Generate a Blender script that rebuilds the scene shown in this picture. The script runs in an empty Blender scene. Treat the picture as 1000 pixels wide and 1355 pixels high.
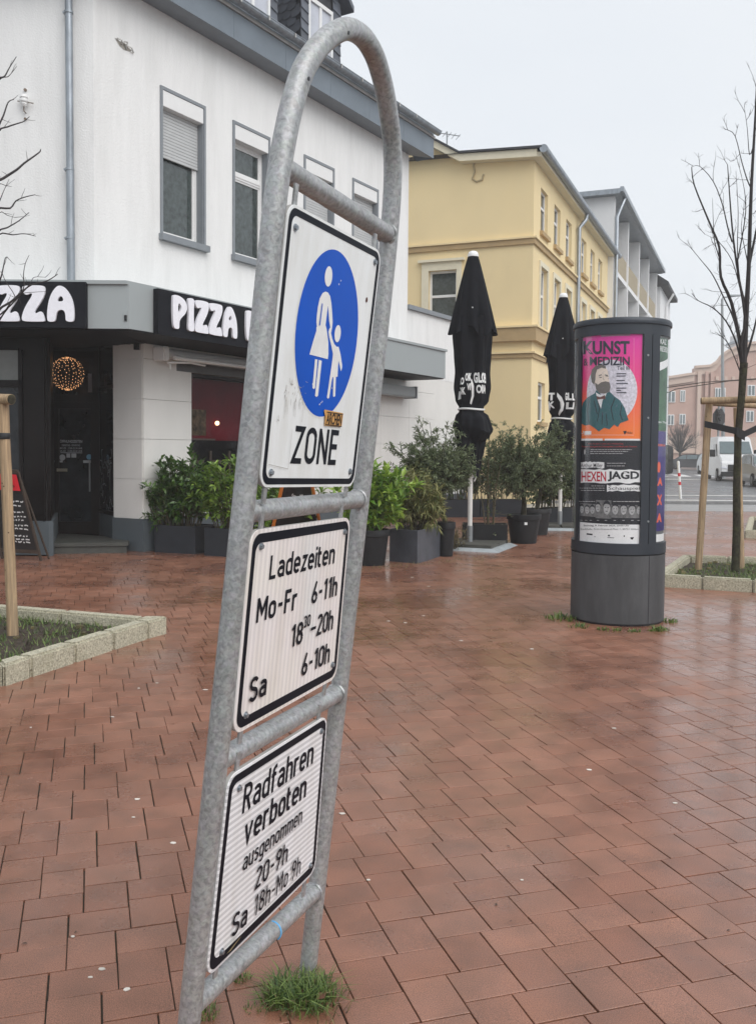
import bpy, bmesh, math, random
from math import sin, cos, pi, radians, atan2, sqrt, hypot, floor
from mathutils import Vector, Matrix

random.seed(7)
SC = bpy.context.scene
COL = SC.collection

# ------------------------------------------------------------------ camera
FOC, PCX, PCY, HZ, CAMH = 1220.0, 500.0, 650.0, 596.0, 1.6
TH = math.atan((PCY - HZ) / FOC)
RO = radians(0.45)
cam_d = bpy.data.cameras.new('camera')
cam_d.sensor_fit = 'VERTICAL'
cam_d.sensor_height = 36.0
cam_d.lens = 36.0 * FOC / 1355.0
cam_d.shift_y = -(677.5 - PCY) / 1355.0
cam_d.clip_start = 0.05
cam_d.clip_end = 2000.0
cam = bpy.data.objects.new('camera', cam_d)
COL.objects.link(cam)
cam.matrix_world = Matrix.Translation((0, 0, CAMH)) @ Matrix.Rotation(pi / 2 - TH, 4, 'X') @ Matrix.Rotation(RO, 4, 'Z')
SC.camera = cam

# ------------------------------------------------------------------ world, sun, exposure
world = bpy.data.worlds.new('World')
SC.world = world
world.use_nodes = True
wn = world.node_tree
for n_ in list(wn.nodes):
    wn.nodes.remove(n_)
w_out = wn.nodes.new('ShaderNodeOutputWorld')
w_bg = wn.nodes.new('ShaderNodeBackground')
w_sky = wn.nodes.new('ShaderNodeTexSky')
w_sky.sky_type = 'NISHITA'
w_sky.sun_disc = False
w_sky.sun_elevation = radians(48)
w_sky.sun_rotation = radians(140)
w_sky.air_density = 1.0
w_sky.dust_density = 3.0
w_mix = wn.nodes.new('ShaderNodeMixRGB')
w_tc = wn.nodes.new('ShaderNodeTexCoord')
w_noise = wn.nodes.new('ShaderNodeTexNoise')
w_noise.inputs['Scale'].default_value = 1.6
w_noise.inputs['Detail'].default_value = 4
w_map = wn.nodes.new('ShaderNodeMapping')
w_map.inputs['Scale'].default_value = (1, 1, 2.5)
w_cl = wn.nodes.new('ShaderNodeValToRGB')
w_cl.color_ramp.elements[0].position = 0.3
w_cl.color_ramp.elements[0].color = (8.2, 8.65, 9.2, 1)
w_cl.color_ramp.elements[1].position = 0.72
w_cl.color_ramp.elements[1].color = (9.1, 9.4, 9.7, 1)
wn.links.new(w_tc.outputs['Generated'], w_map.inputs['Vector'])
wn.links.new(w_map.outputs[0], w_noise.inputs['Vector'])
wn.links.new(w_noise.outputs['Fac'], w_cl.inputs['Fac'])
w_mix.inputs['Fac'].default_value = 0.88       # a closed cloud deck with a trace of the sky behind
wn.links.new(w_sky.outputs['Color'], w_mix.inputs['Color1'])
wn.links.new(w_cl.outputs['Color'], w_mix.inputs['Color2'])
wn.links.new(w_mix.outputs['Color'], w_bg.inputs['Color'])
w_bg.inputs['Strength'].default_value = 0.075
wn.links.new(w_bg.outputs[0], w_out.inputs['Surface'])

sun_d = bpy.data.lights.new('sun', 'SUN')
sun_d.energy = 1.5
sun_d.angle = radians(60)
sun_d.color = (1.0, 0.975, 0.95)
sun = bpy.data.objects.new('sun', sun_d)
COL.objects.link(sun)
_sd = Vector((sin(radians(140)) * cos(radians(48)), cos(radians(140)) * cos(radians(48)), sin(radians(48))))
sun.rotation_euler = _sd.to_track_quat('Z', 'Y').to_euler()
sun.location = (6, -8, 20)

SC.view_settings.view_transform = 'Standard'
SC.view_settings.look = 'None'
SC.view_settings.exposure = 0.52
SC.view_settings.gamma = 1.0
SC.view_settings.use_curve_mapping = False
SC.render.engine = 'CYCLES'
SC.cycles.max_bounces = 8
SC.cycles.volume_bounces = 2
SC.cycles.transparent_max_bounces = 12

# ------------------------------------------------------------------ measuring helpers
def ray(px, py):
    x = (px - PCX) / FOC; y = (py - PCY) / FOC
    x2 = x * cos(RO) + y * sin(RO); y2 = -x * sin(RO) + y * cos(RO)
    return Vector((x2, cos(TH) - y2 * sin(TH), -y2 * cos(TH) - sin(TH)))

def G(px, py, z=0.0):
    d = ray(px, py); k = (z - CAMH) / d.z
    return Vector((d.x * k, d.y * k, z))

def AT(px, py, Y):
    d = ray(px, py); k = Y / d.y
    return Vector((d.x * k, Y, CAMH + d.z * k))

class Plane:
    """vertical plane through p0 along d (unit, horizontal); n points towards the street"""
    def __init__(s, p0, ang, flip=False):
        s.p0 = Vector((p0[0], p0[1], 0)); s.d = Vector((sin(ang), cos(ang), 0))
        s.n = Vector((cos(ang), -sin(ang), 0))
        if flip: s.n = -s.n
    def pt(s, t, off, z):
        return s.p0 + s.d * t + s.n * off + Vector((0, 0, z))
    def hit(s, px, py, off=0.0):
        d = ray(px, py); o = Vector((0, 0, CAMH))
        q = s.p0 + s.n * off
        k = (q - o).dot(s.n) / d.dot(s.n)
        p = o + d * k
        return ((p - s.p0).dot(s.d), p.z)

# ------------------------------------------------------------------ mesh helpers
class MB:
    def __init__(s):
        s.v = []; s.f = []
    def quad(s, a, b, c, d):
        i = len(s.v); s.v += [tuple(a), tuple(b), tuple(c), tuple(d)]; s.f.append((i, i + 1, i + 2, i + 3)); return s
    def poly(s, pts):
        i = len(s.v); s.v += [tuple(p) for p in pts]; s.f.append(tuple(range(i, i + len(pts)))); return s
    def tri(s, a, b, c):
        return s.poly([a, b, c])
    def hexa(s, p):      # 8 points: bottom 4 (ccw), top 4
        i = len(s.v); s.v += [tuple(q) for q in p]
        for f in ((3, 2, 1, 0), (4, 5, 6, 7), (0, 1, 5, 4), (1, 2, 6, 5), (2, 3, 7, 6), (3, 0, 4, 7)):
            s.f.append(tuple(i + k for k in f))
        return s
    def box(s, x0, x1, y0, y1, z0, z1):
        return s.hexa([(x0, y0, z0), (x1, y0, z0), (x1, y1, z0), (x0, y1, z0), (x0, y0, z1), (x1, y0, z1), (x1, y1, z1), (x0, y1, z1)])
    def pbox(s, P, t0, t1, o0, o1, z0, z1):
        return s.hexa([P.pt(t0, o0, z0), P.pt(t1, o0, z0), P.pt(t1, o1, z0), P.pt(t0, o1, z0), P.pt(t0, o0, z1), P.pt(t1, o0, z1), P.pt(t1, o1, z1), P.pt(t0, o1, z1)])
    def prism(s, pts, z0, z1):
        n = len(pts); i = len(s.v)
        s.v += [(p[0], p[1], z0) for p in pts] + [(p[0], p[1], z1) for p in pts]
        s.f.append(tuple(i + k for k in reversed(range(n)))); s.f.append(tuple(i + n + k for k in range(n)))
        for k in range(n):
            s.f.append((i + k, i + (k + 1) % n, i + n + (k + 1) % n, i + n + k))
        return s
    def tube(s, path, r, seg=10, cap=True):
        path = [Vector(p) for p in path]; n = len(path)
        if not hasattr(r, '__len__'): r = [r] * n
        base = len(s.v); up = None
        for k in range(n):
            a = path[max(k - 1, 0)]; b = path[min(k + 1, n - 1)]
            t = (b - a)
            if t.length < 1e-9: t = Vector((0, 0, 1))
            t.normalize()
            if up is None:
                up = Vector((0, 0, 1)) if abs(t.z) < .9 else Vector((1, 0, 0))
            u = (up - t * up.dot(t)); u.normalize(); w = t.cross(u); up = u
            for j in range(seg):
                an = 2 * pi * j / seg
                s.v.append(tuple(path[k] + (u * cos(an) + w * sin(an)) * r[k]))
        for k in range(n - 1):
            for j in range(seg):
                a = base + k * seg + j; b = base + k * seg + (j + 1) % seg
                s.f.append((a, b, b + seg, a + seg))
        if cap:
            s.f.append(tuple(base + j for j in reversed(range(seg))))
            s.f.append(tuple(base + (n - 1) * seg + j for j in range(seg)))
        return s
    def lathe(s, c, prof, seg=32, a0=0.0, a1=2 * pi, closed=True):
        c = Vector(c); base = len(s.v); n = len(prof)
        m = seg if closed else seg + 1
        for (r, z) in prof:
            for j in range(m):
                an = a0 + (a1 - a0) * j / seg
                s.v.append((c.x + r * cos(an), c.y + r * sin(an), c.z + z))
        for k in range(n - 1):
            for j in range(seg):
                j2 = (j + 1) % m
                s.f.append((base + k * m + j, base + k * m + j2, base + (k + 1) * m + j2, base + (k + 1) * m + j))
        return s
    def build(s, name, mat, parent=None, smooth=False, kind=None, label=None):
        me = bpy.data.meshes.new(name)
        me.from_pydata([tuple(v) for v in s.v], [], s.f)
        me.materials.append(mat)
        if smooth:
            me.polygons.foreach_set('use_smooth', [True] * len(me.polygons))
        me.update()
        o = bpy.data.objects.new(name, me)
        COL.objects.link(o)
        if parent is not None:
            o.parent = parent
            if parent.type == 'EMPTY' or True:
                o.matrix_parent_inverse = parent_world(parent).inverted()
        if kind: o['kind'] = kind
        if label: o['label'] = label
        if smooth: auto_smooth(me)
        return o

def parent_world(p):
    m = Matrix.LocRotScale(p.location, p.rotation_euler, p.scale)
    if p.parent is not None:
        return parent_world(p.parent) @ p.matrix_parent_inverse @ m
    return m

def auto_smooth(me, ang=40):
    bm = bmesh.new(); bm.from_mesh(me)
    lim = radians(ang)
    for e in bm.edges:
        if len(e.link_faces) == 2:
            e.smooth = e.calc_face_angle(0) < lim
        else:
            e.smooth = False
    bm.to_mesh(me); bm.free()

def bevel(o, w, seg=2):
    bm = bmesh.new(); bm.from_mesh(o.data)
    bmesh.ops.remove_doubles(bm, verts=bm.verts, dist=1e-5)
    ed = [e for e in bm.edges if len(e.link_faces) == 2 and e.calc_face_angle(0) > radians(30)]
    bmesh.ops.bevel(bm, geom=ed, offset=w, segments=seg, affect='EDGES', clamp_overlap=True)
    bm.to_mesh(o.data); bm.free()
    return o

def tag(o, label=None, cat=None, group=None, kind=None):
    if label: o['label'] = label
    if cat: o['category'] = cat
    if group: o['group'] = group
    if kind: o['kind'] = kind
    return o

def thing(name, loc, label, cat, group=None):
    o = bpy.data.objects.new(name, None)
    o.empty_display_size = .2
    o.location = loc
    COL.objects.link(o)
    tag(o, label, cat, group)
    return o

def inst(src, loc, rotz=0.0, parent=None, scale=None, rot=None):
    o = src.copy(); COL.objects.link(o)
    o.location = loc; o.rotation_euler = rot if rot else (0, 0, rotz)
    if scale: o.scale = scale
    if parent is not None:
        o.parent = parent; o.matrix_parent_inverse = parent_world(parent).inverted()
    return o

def copy_tree(o, dloc, label, parent=None):
    """copy of a thing with its parts and sub-parts, moved by dloc"""
    c = o.copy(); COL.objects.link(c)
    if parent is None:
        c.location = o.location + dloc; c['label'] = label
    else:
        c.parent = parent
    for ch in [q for q in KIDS.get(o.name, o.children)]:
        copy_tree(ch, dloc, None, c)
    return c
KIDS = {}

# ------------------------------------------------------------------ materials
def new_mat(name):
    m = bpy.data.materials.new(name); m.use_nodes = True
    nt = m.node_tree; b = nt.nodes['Principled BSDF']
    return m, nt, b

def mat(name, col, rough=0.6, metal=0.0, var=0.12, vscale=6.0, bump=0.0, bscale=40.0, spec=0.5, coat=0.0, dirt=None, dscale=1.5, damt=0.5, island=0.0, stretch=None, rvar=0.0):
    """principled with two octaves of colour variation, optional dirt stains, per-piece variation and fine relief"""
    m, nt, b = new_mat(name)
    L = nt.links; N = nt.nodes
    b.inputs['Roughness'].default_value = rough
    b.inputs['Metallic'].default_value = metal
    b.inputs['Specular IOR Level'].default_value = spec
    b.inputs['Coat Weight'].default_value = coat
    b.inputs['Coat Roughness'].default_value = .08
    tc = N.new('ShaderNodeTexCoord'); src = tc.outputs['Object']
    if stretch:
        mp = N.new('ShaderNodeMapping'); mp.inputs['Scale'].default_value = stretch
        L.new(src, mp.inputs['Vector']); src = mp.outputs[0]
    n1 = N.new('ShaderNodeTexNoise'); n1.inputs['Scale'].default_value = vscale; n1.inputs['Detail'].default_value = 6
    n1.inputs['Roughness'].default_value = .6
    L.new(src, n1.inputs['Vector'])
    cr = N.new('ShaderNodeValToRGB')
    lo = [max(c * (1 - var), 0) for c in col[:3]]; hi = [min(c * (1 + var), 1) for c in col[:3]]
    cr.color_ramp.elements[0].position = .3; cr.color_ramp.elements[0].color = (*lo, 1)
    cr.color_ramp.elements[1].position = .7; cr.color_ramp.elements[1].color = (*hi, 1)
    L.new(n1.outputs['Fac'], cr.inputs['Fac'])
    out = cr.outputs['Color']
    if dirt:
        n2 = N.new('ShaderNodeTexNoise'); n2.inputs['Scale'].default_value = dscale; n2.inputs['Detail'].default_value = 8
        n2.inputs['Roughness'].default_value = .7
        L.new(src, n2.inputs['Vector'])
        r2 = N.new('ShaderNodeValToRGB'); r2.color_ramp.elements[0].position = .48; r2.color_ramp.elements[1].position = .75
        r2.color_ramp.elements[0].color = (0, 0, 0, 1); r2.color_ramp.elements[1].color = (damt, damt, damt, 1)
        L.new(n2.outputs['Fac'], r2.inputs['Fac'])
        mx = N.new('ShaderNodeMixRGB'); mx.inputs['Color2'].default_value = (*dirt[:3], 1)
        L.new(r2.outputs['Color'], mx.inputs['Fac']); L.new(out, mx.inputs['Color1']); out = mx.outputs['Color']
    if island:
        ge = N.new('ShaderNodeNewGeometry'); oi = N.new('ShaderNodeObjectInfo')
        ad = N.new('ShaderNodeMath'); ad.operation = 'ADD'
        L.new(ge.outputs['Random Per Island'], ad.inputs[0]); L.new(oi.outputs['Random'], ad.inputs[1])
        fr = N.new('ShaderNodeMath'); fr.operation = 'FRACT'; L.new(ad.outputs[0], fr.inputs[0])
        mr = N.new('ShaderNodeMapRange'); mr.inputs['To Min'].default_value = 1 - island; mr.inputs['To Max'].default_value = 1 + island
        L.new(fr.outputs[0], mr.inputs['Value'])
        hs = N.new('ShaderNodeHueSaturation'); L.new(mr.outputs[0], hs.inputs['Value']); L.new(out, hs.inputs['Color']); out = hs.outputs['Color']
    L.new(out, b.inputs['Base Color'])
    if rvar:
        n4 = N.new('ShaderNodeTexNoise'); n4.inputs['Scale'].default_value = vscale * .7; n4.inputs['Detail'].default_value = 5
        L.new(src, n4.inputs['Vector'])
        mr2 = N.new('ShaderNodeMapRange'); mr2.inputs['From Min'].default_value = .3; mr2.inputs['From Max'].default_value = .7
        mr2.inputs['To Min'].default_value = max(rough - rvar, .03); mr2.inputs['To Max'].default_value = min(rough + rvar, 1)
        L.new(n4.outputs['Fac'], mr2.inputs['Value']); L.new(mr2.outputs[0], b.inputs['Roughness'])
    if bump:
        n3 = N.new('ShaderNodeTexNoise'); n3.inputs['Scale'].default_value = bscale; n3.inputs['Detail'].default_value = 5
        L.new(tc.outputs['Object'], n3.inputs['Vector'])
        bp = N.new('ShaderNodeBump'); bp.inputs['Strength'].default_value = min(bump, 1); bp.inputs['Distance'].default_value = .006
        L.new(n3.outputs['Fac'], bp.inputs['Height']); L.new(bp.outputs[0], b.inputs['Normal'])
    return m

def leaf_mat(name, c1, c2, rough=.45, trans=.25):
    m, nt, b = new_mat(name); L = nt.links; N = nt.nodes
    ge = N.new('ShaderNodeNewGeometry'); cr = N.new('ShaderNodeValToRGB')
    cr.color_ramp.elements[0].color = (*c1, 1); cr.color_ramp.elements[1].color = (*c2, 1)
    cr.color_ramp.elements[0].position = .15; cr.color_ramp.elements[1].position = .95
    L.new(ge.outputs['Random Per Island'], cr.inputs['Fac']); L.new(cr.outputs['Color'], b.inputs['Base Color'])
    b.inputs['Roughness'].default_value = rough
    tr = N.new('ShaderNodeBsdfTranslucent'); L.new(cr.outputs['Color'], tr.inputs['Color'])
    mx = N.new('ShaderNodeMixShader'); mx.inputs['Fac'].default_value = trans
    out = N['Material Output']
    L.new(b.outputs[0], mx.inputs[1]); L.new(tr.outputs[0], mx.inputs[2]); L.new(mx.outputs[0], out.inputs['Surface'])
    return m

def glass_mat(name, tint=(.985, .99, .992), refl=.12):
    m, nt, b = new_mat(name); L = nt.links; N = nt.nodes
    N.remove(b)
    t = N.new('ShaderNodeBsdfTransparent'); t.inputs['Color'].default_value = (*tint, 1)
    g = N.new('ShaderNodeBsdfGlossy'); g.inputs['Roughness'].default_value = .03
    fr = N.new('ShaderNodeLayerWeight'); fr.inputs['Blend'].default_value = .35
    ad = N.new('ShaderNodeMath'); ad.operation = 'MULTIPLY_ADD'; ad.inputs[1].default_value = .10; ad.inputs[2].default_value = refl * .08
    L.new(fr.outputs['Fresnel'], ad.inputs[0])
    mx = N.new('ShaderNodeMixShader'); L.new(ad.outputs[0], mx.inputs['Fac'])
    L.new(t.outputs[0], mx.inputs[1]); L.new(g.outputs[0], mx.inputs[2])
    L.new(mx.outputs[0], N['Material Output'].inputs['Surface'])
    return m

def flat(name, col, rough=.5, spec=.4, coat=0):
    return mat(name, col, rough, var=.05, vscale=20, spec=spec, coat=coat)

M = {}
M['render_white'] = mat('white_roughcast', (.80, .80, .79), .9, var=.035, vscale=2.2, bump=.9, bscale=38, dirt=(.55, .55, .53), dscale=.7, damt=.40, stretch=(3, 3, .45))
M['smooth_white'] = mat('white_cladding', (.74, .73, .70), .75, var=.03, vscale=3, bump=.15, bscale=60, dirt=(.5, .49, .46), dscale=1.2, damt=.25, stretch=(1, 1, .4))
M['yellow'] = mat('yellow_render', (.80, .645, .37), .85, var=.05, vscale=1.0, bump=.35, bscale=12, dirt=(.70, .54, .28), dscale=.5, damt=.35, stretch=(1, 1, .5))
M['yellow_trim'] = mat('ochre_trim', (.43, .305, .155), .8, var=.10, vscale=3)
M['yellow_frame'] = mat('cream_trim', (.72, .66, .50), .7, var=.05)
M['grey_paint'] = mat('grey_trim', (.22, .24, .26), .55, var=.06, vscale=8)
M['fascia'] = mat('blue_grey_fascia', (.17, .205, .24), .5, var=.08, vscale=1.3, dirt=(.12, .14, .16), damt=.4)
M['soffit'] = mat('soffit_grey', (.18, .20, .225), .6, var=.05)
M['zinc'] = mat('zinc', (.30, .33, .36), .42, .7, var=.22, vscale=9, rvar=.1, stretch=(1, 1, .3))
M['zinc_light'] = mat('zinc_edge', (.50, .49, .47), .5, .4, var=.15, vscale=5)
M['slate'] = mat('slate', (.085, .095, .115), .45, var=.25, vscale=5, island=.28, bump=.3, bscale=30)
M['slate_backing'] = mat('slate_backing', (.03, .033, .04), .7)
M['frame_white'] = mat('white_frame', (.78, .78, .77), .4, var=.03)
M['shutter'] = mat('roller_shutter', (.50, .51, .51), .5, var=.04)
M['pane'] = mat('window_glass', (.055, .070, .068), .04, var=.55, vscale=11, spec=.8, dirt=(.015, .022, .018), dscale=1.6, damt=.8)  # tone and dark blotches paint in the reflection of trees
M['door_glass'] = mat('door_glass', (.012, .014, .017), .05, var=.9, vscale=4, spec=.3)
M['pane_light'] = mat('pale_reflection_glass', (.50, .52, .58), .12, var=.12, vscale=3, spec=.8)  # bright reflection of the dormer panes painted in; headlight lenses share it
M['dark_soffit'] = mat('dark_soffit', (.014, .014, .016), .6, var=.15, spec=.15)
M['black_panel'] = mat('black_brown_panel', (.008, .006, .006), .4, var=.25, vscale=3, spec=.15)
M['black_sign'] = mat('black_sign_board', (.010, .011, .015), .6, var=.1, spec=.12)
M['letter_white'] = flat('white_letters', (.84, .84, .89), .4)
M['canopy'] = mat('canopy_grey', (.33, .36, .365), .5, var=.05, vscale=1.5, dirt=(.24, .26, .26), damt=.35, stretch=(1, 1, .3))
M['base_grey'] = mat('slate_grey_plinth', (.085, .105, .12), .7, var=.1, vscale=3, dirt=(.06, .065, .06), damt=.5)
M['stone_step'] = mat('step_stone', (.060, .062, .056), .6, var=.3, vscale=6, dirt=(.05, .055, .04), damt=.7)
M['red_wall'] = mat('red_interior', (.095, .004, .010), .7, var=.45, vscale=1.2, spec=.1)
M['dark_interior'] = mat('dark_interior', (.006, .006, .007), .8, spec=.08)
M['plastic_black'] = mat('black_plastic', (.014, .015, .017), .55, var=.2, vscale=8, dirt=(.05, .05, .045), damt=.25, spec=.3)
M['planter_dark'] = mat('dark_fibre_planter', (.024, .028, .035), .6, var=.15, vscale=5, dirt=(.05, .055, .06), damt=.3, spec=.3)
M['planter_metal'] = mat('slate_planter', (.075, .083, .10), .42, .1, var=.2, vscale=5, rvar=.12)
M['soil'] = mat('soil', (.045, .032, .022), .95, var=.5, vscale=25, bump=1, bscale=30)
M['bark'] = mat('bark', (.040, .036, .026), .9, var=.55, vscale=30, bump=1, bscale=45, dirt=(.085, .095, .04), dscale=9, damt=.7, spec=.2)
M['twig'] = mat('twig_bark', (.030, .026, .026), .8, var=.2)
M['stem'] = mat('green_brown_stem', (.10, .085, .05), .8, var=.3, vscale=10)
M['wood'] = mat('pale_stake_wood', (.37, .26, .155), .75, var=.42, vscale=9, bump=.5, bscale=40, stretch=(7, 7, .35), dirt=(.22, .18, .12), dscale=3, damt=.7)
M['strap'] = mat('black_strap', (.015, .016, .018), .6)
M['kerb'] = mat('pebbled_concrete', (.42, .395, .30), .9, var=.55, vscale=70, bump=1, bscale=80, dirt=(.22, .21, .13), dscale=5, damt=.5)
M['galv'] = None
M['canvas'] = mat('black_canvas', (.009, .010, .013), .9, var=.25, vscale=3, bump=.15, bscale=90, spec=.15)
M['pole_white'] = mat('white_pole', (.70, .69, .66), .4, var=.06)
M['pole_grey'] = mat('grey_metal', (.30, .32, .33), .45, .6, var=.1)
M['slab'] = mat('dark_slab', (.07, .07, .06), .7, var=.25, vscale=8)
M['plate'] = mat('galvanised_plate', (.46, .50, .52), .42, .35, var=.15, vscale=6)
M['column_dark'] = mat('anthracite_paint', (.034, .041, .052), .42, .2, var=.10, vscale=4, rvar=.08)
M['column_base'] = mat('anthracite_base', (.062, .064, .068), .6, .1, var=.28, vscale=3, dirt=(.115, .12, .125), dscale=2.6, damt=.6, stretch=(1.4, 1.4, .4))
M['glass'] = glass_mat('clear_glass')
M['glass_far'] = mat('vehicle_glass', (.10, .14, .15), .08, spec=.9)
M['grass'] = leaf_mat('grass_blades', (.04, .085, .018), (.21, .29, .075))
M['laurel_dark'] = leaf_mat('laurel_dark', (.035, .085, .018), (.12, .22, .045), .32)
M['laurel_mid'] = leaf_mat('laurel_mid', (.08, .17, .025), (.27, .40, .065), .34)
M['laurel_bright'] = leaf_mat('laurel_bright', (.11, .23, .03), (.34, .48, .08), .34)
M['olive'] = leaf_mat('olive_leaves', (.07, .10, .045), (.25, .30, .16), .5)
M['bamboo'] = leaf_mat('bamboo_leaves', (.11, .14, .04), (.38, .36, .15), .5)
M['dry'] = leaf_mat('dry_leaves', (.10, .08, .04), (.30, .25, .12), .7)
M['hedge'] = leaf_mat('hedge_leaves', (.03, .055, .018), (.12, .16, .055), .45)
M['orange_wood'] = mat('orange_wood', (.62, .20, .035), .5, var=.12)
M['board_black'] = mat('chalkboard', (.016, .017, .018), .5, var=.15)
M['chalk'] = flat('chalk', (.70, .71, .71), .8)
M['brown_wood'] = mat('dark_brown_wood', (.055, .038, .028), .6, var=.2, vscale=9)
M['red_card'] = flat('red_card', (.70, .02, .035), .5)
M['tarmac'] = mat('wet_tarmac', (.11, .112, .12), .33, var=.14, vscale=.6, rvar=.13, dirt=(.075, .078, .085), dscale=.25, damt=.6, bump=.3, bscale=40)
M['footway'] = mat('pale_footway', (.26, .26, .26), .4, var=.1, vscale=1.0, rvar=.12)
M['marking'] = mat('road_paint', (.62, .62, .60), .5, var=.15, vscale=3)
M['kerb_far'] = mat('granite_kerb', (.20, .20, .20), .6, var=.15)
M['pink'] = mat('pink_brick', (.50, .33, .27), .85, var=.06, vscale=.8, dirt=(.42, .26, .20), dscale=.25, damt=.4)
M['pink_trim'] = mat('pink_sandstone_trim', (.58, .44, .36), .8, var=.05)
M['light_wall'] = mat('pale_grey_render', (.74, .74, .73), .85, var=.05, vscale=.6, dirt=(.55, .55, .54), dscale=.35, damt=.5, stretch=(1, 1, .3))
M['loggia_white'] = mat('loggia_white', (.78, .78, .78), .8, var=.04)
M['van_white'] = mat('van_white', (.66, .67, .68), .3, var=.03, coat=.6)
M['car_black'] = mat('car_black', (.016, .017, .02), .25, var=.1, coat=.7)
M['car_silver'] = mat('car_silver', (.33, .34, .35), .3, .5, var=.04, coat=.7)
M['tyre'] = mat('tyre', (.015, .015, .016), .85)
M['white_plain'] = flat('white_plain', (.80, .80, .79), .45)
M['red_plain'] = flat('red_plain', (.55, .02, .03), .45)
M['black_plain'] = flat('black_plain', (.012, .012, .016), .4)
M['traffic_black'] = mat('signal_black', (.02, .022, .024), .5)
# ---- special materials
def galv_mat():
    m, nt, b = new_mat('hot_dip_galvanised'); L = nt.links; N = nt.nodes
    tc = N.new('ShaderNodeTexCoord')
    n1 = N.new('ShaderNodeTexNoise'); n1.inputs['Scale'].default_value = 95; n1.inputs['Detail'].default_value = 6; n1.inputs['Distortion'].default_value = .7
    v = N.new('ShaderNodeTexVoronoi'); v.inputs['Scale'].default_value = 75
    n2 = N.new('ShaderNodeTexNoise'); n2.inputs['Scale'].default_value = 7; n2.inputs['Detail'].default_value = 6
    for q in (n1, v, n2): L.new(tc.outputs['Object'], q.inputs['Vector'])
    cr = N.new('ShaderNodeValToRGB')
    e = cr.color_ramp.elements; e[0].position = .32; e[0].color = (.26, .285, .292, 1); e[1].position = .70; e[1].color = (.47, .505, .51, 1)
    L.new(n1.outputs['Fac'], cr.inputs['Fac'])
    mx = N.new('ShaderNodeMixRGB'); mx.blend_type = 'OVERLAY'; mx.inputs['Fac'].default_value = .10
    L.new(cr.outputs['Color'], mx.inputs['Color1']); L.new(v.outputs['Color'], mx.inputs['Color2'])
    hs = N.new('ShaderNodeHueSaturation'); hs.inputs['Saturation'].default_value = .25; L.new(mx.outputs['Color'], hs.inputs['Color'])
    m2 = N.new('ShaderNodeMixRGB'); m2.blend_type = 'MULTIPLY'; m2.inputs['Fac'].default_value = .6
    c2 = N.new('ShaderNodeValToRGB'); c2.color_ramp.elements[0].position = .35; c2.color_ramp.elements[0].color = (.76, .76, .75, 1); c2.color_ramp.elements[1].position = .62
    L.new(n2.outputs['Fac'], c2.inputs['Fac']); L.new(hs.outputs['Color'], m2.inputs['Color1']); L.new(c2.outputs['Color'], m2.inputs['Color2'])
    L.new(m2.outputs['Color'], b.inputs['Base Color'])
    b.inputs['Metallic'].default_value = .45
    mr = N.new('ShaderNodeMapRange'); mr.inputs['To Min'].default_value = .30; mr.inputs['To Max'].default_value = .62
    L.new(n1.outputs['Fac'], mr.inputs['Value']); L.new(mr.outputs[0], b.inputs['Roughness'])
    bp = N.new('ShaderNodeBump'); bp.inputs['Strength'].default_value = .18; bp.inputs['Distance'].default_value = .002
    L.new(n1.outputs['Fac'], bp.inputs['Height']); L.new(bp.outputs[0], b.inputs['Normal'])
    return m
M['galv'] = galv_mat()

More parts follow.
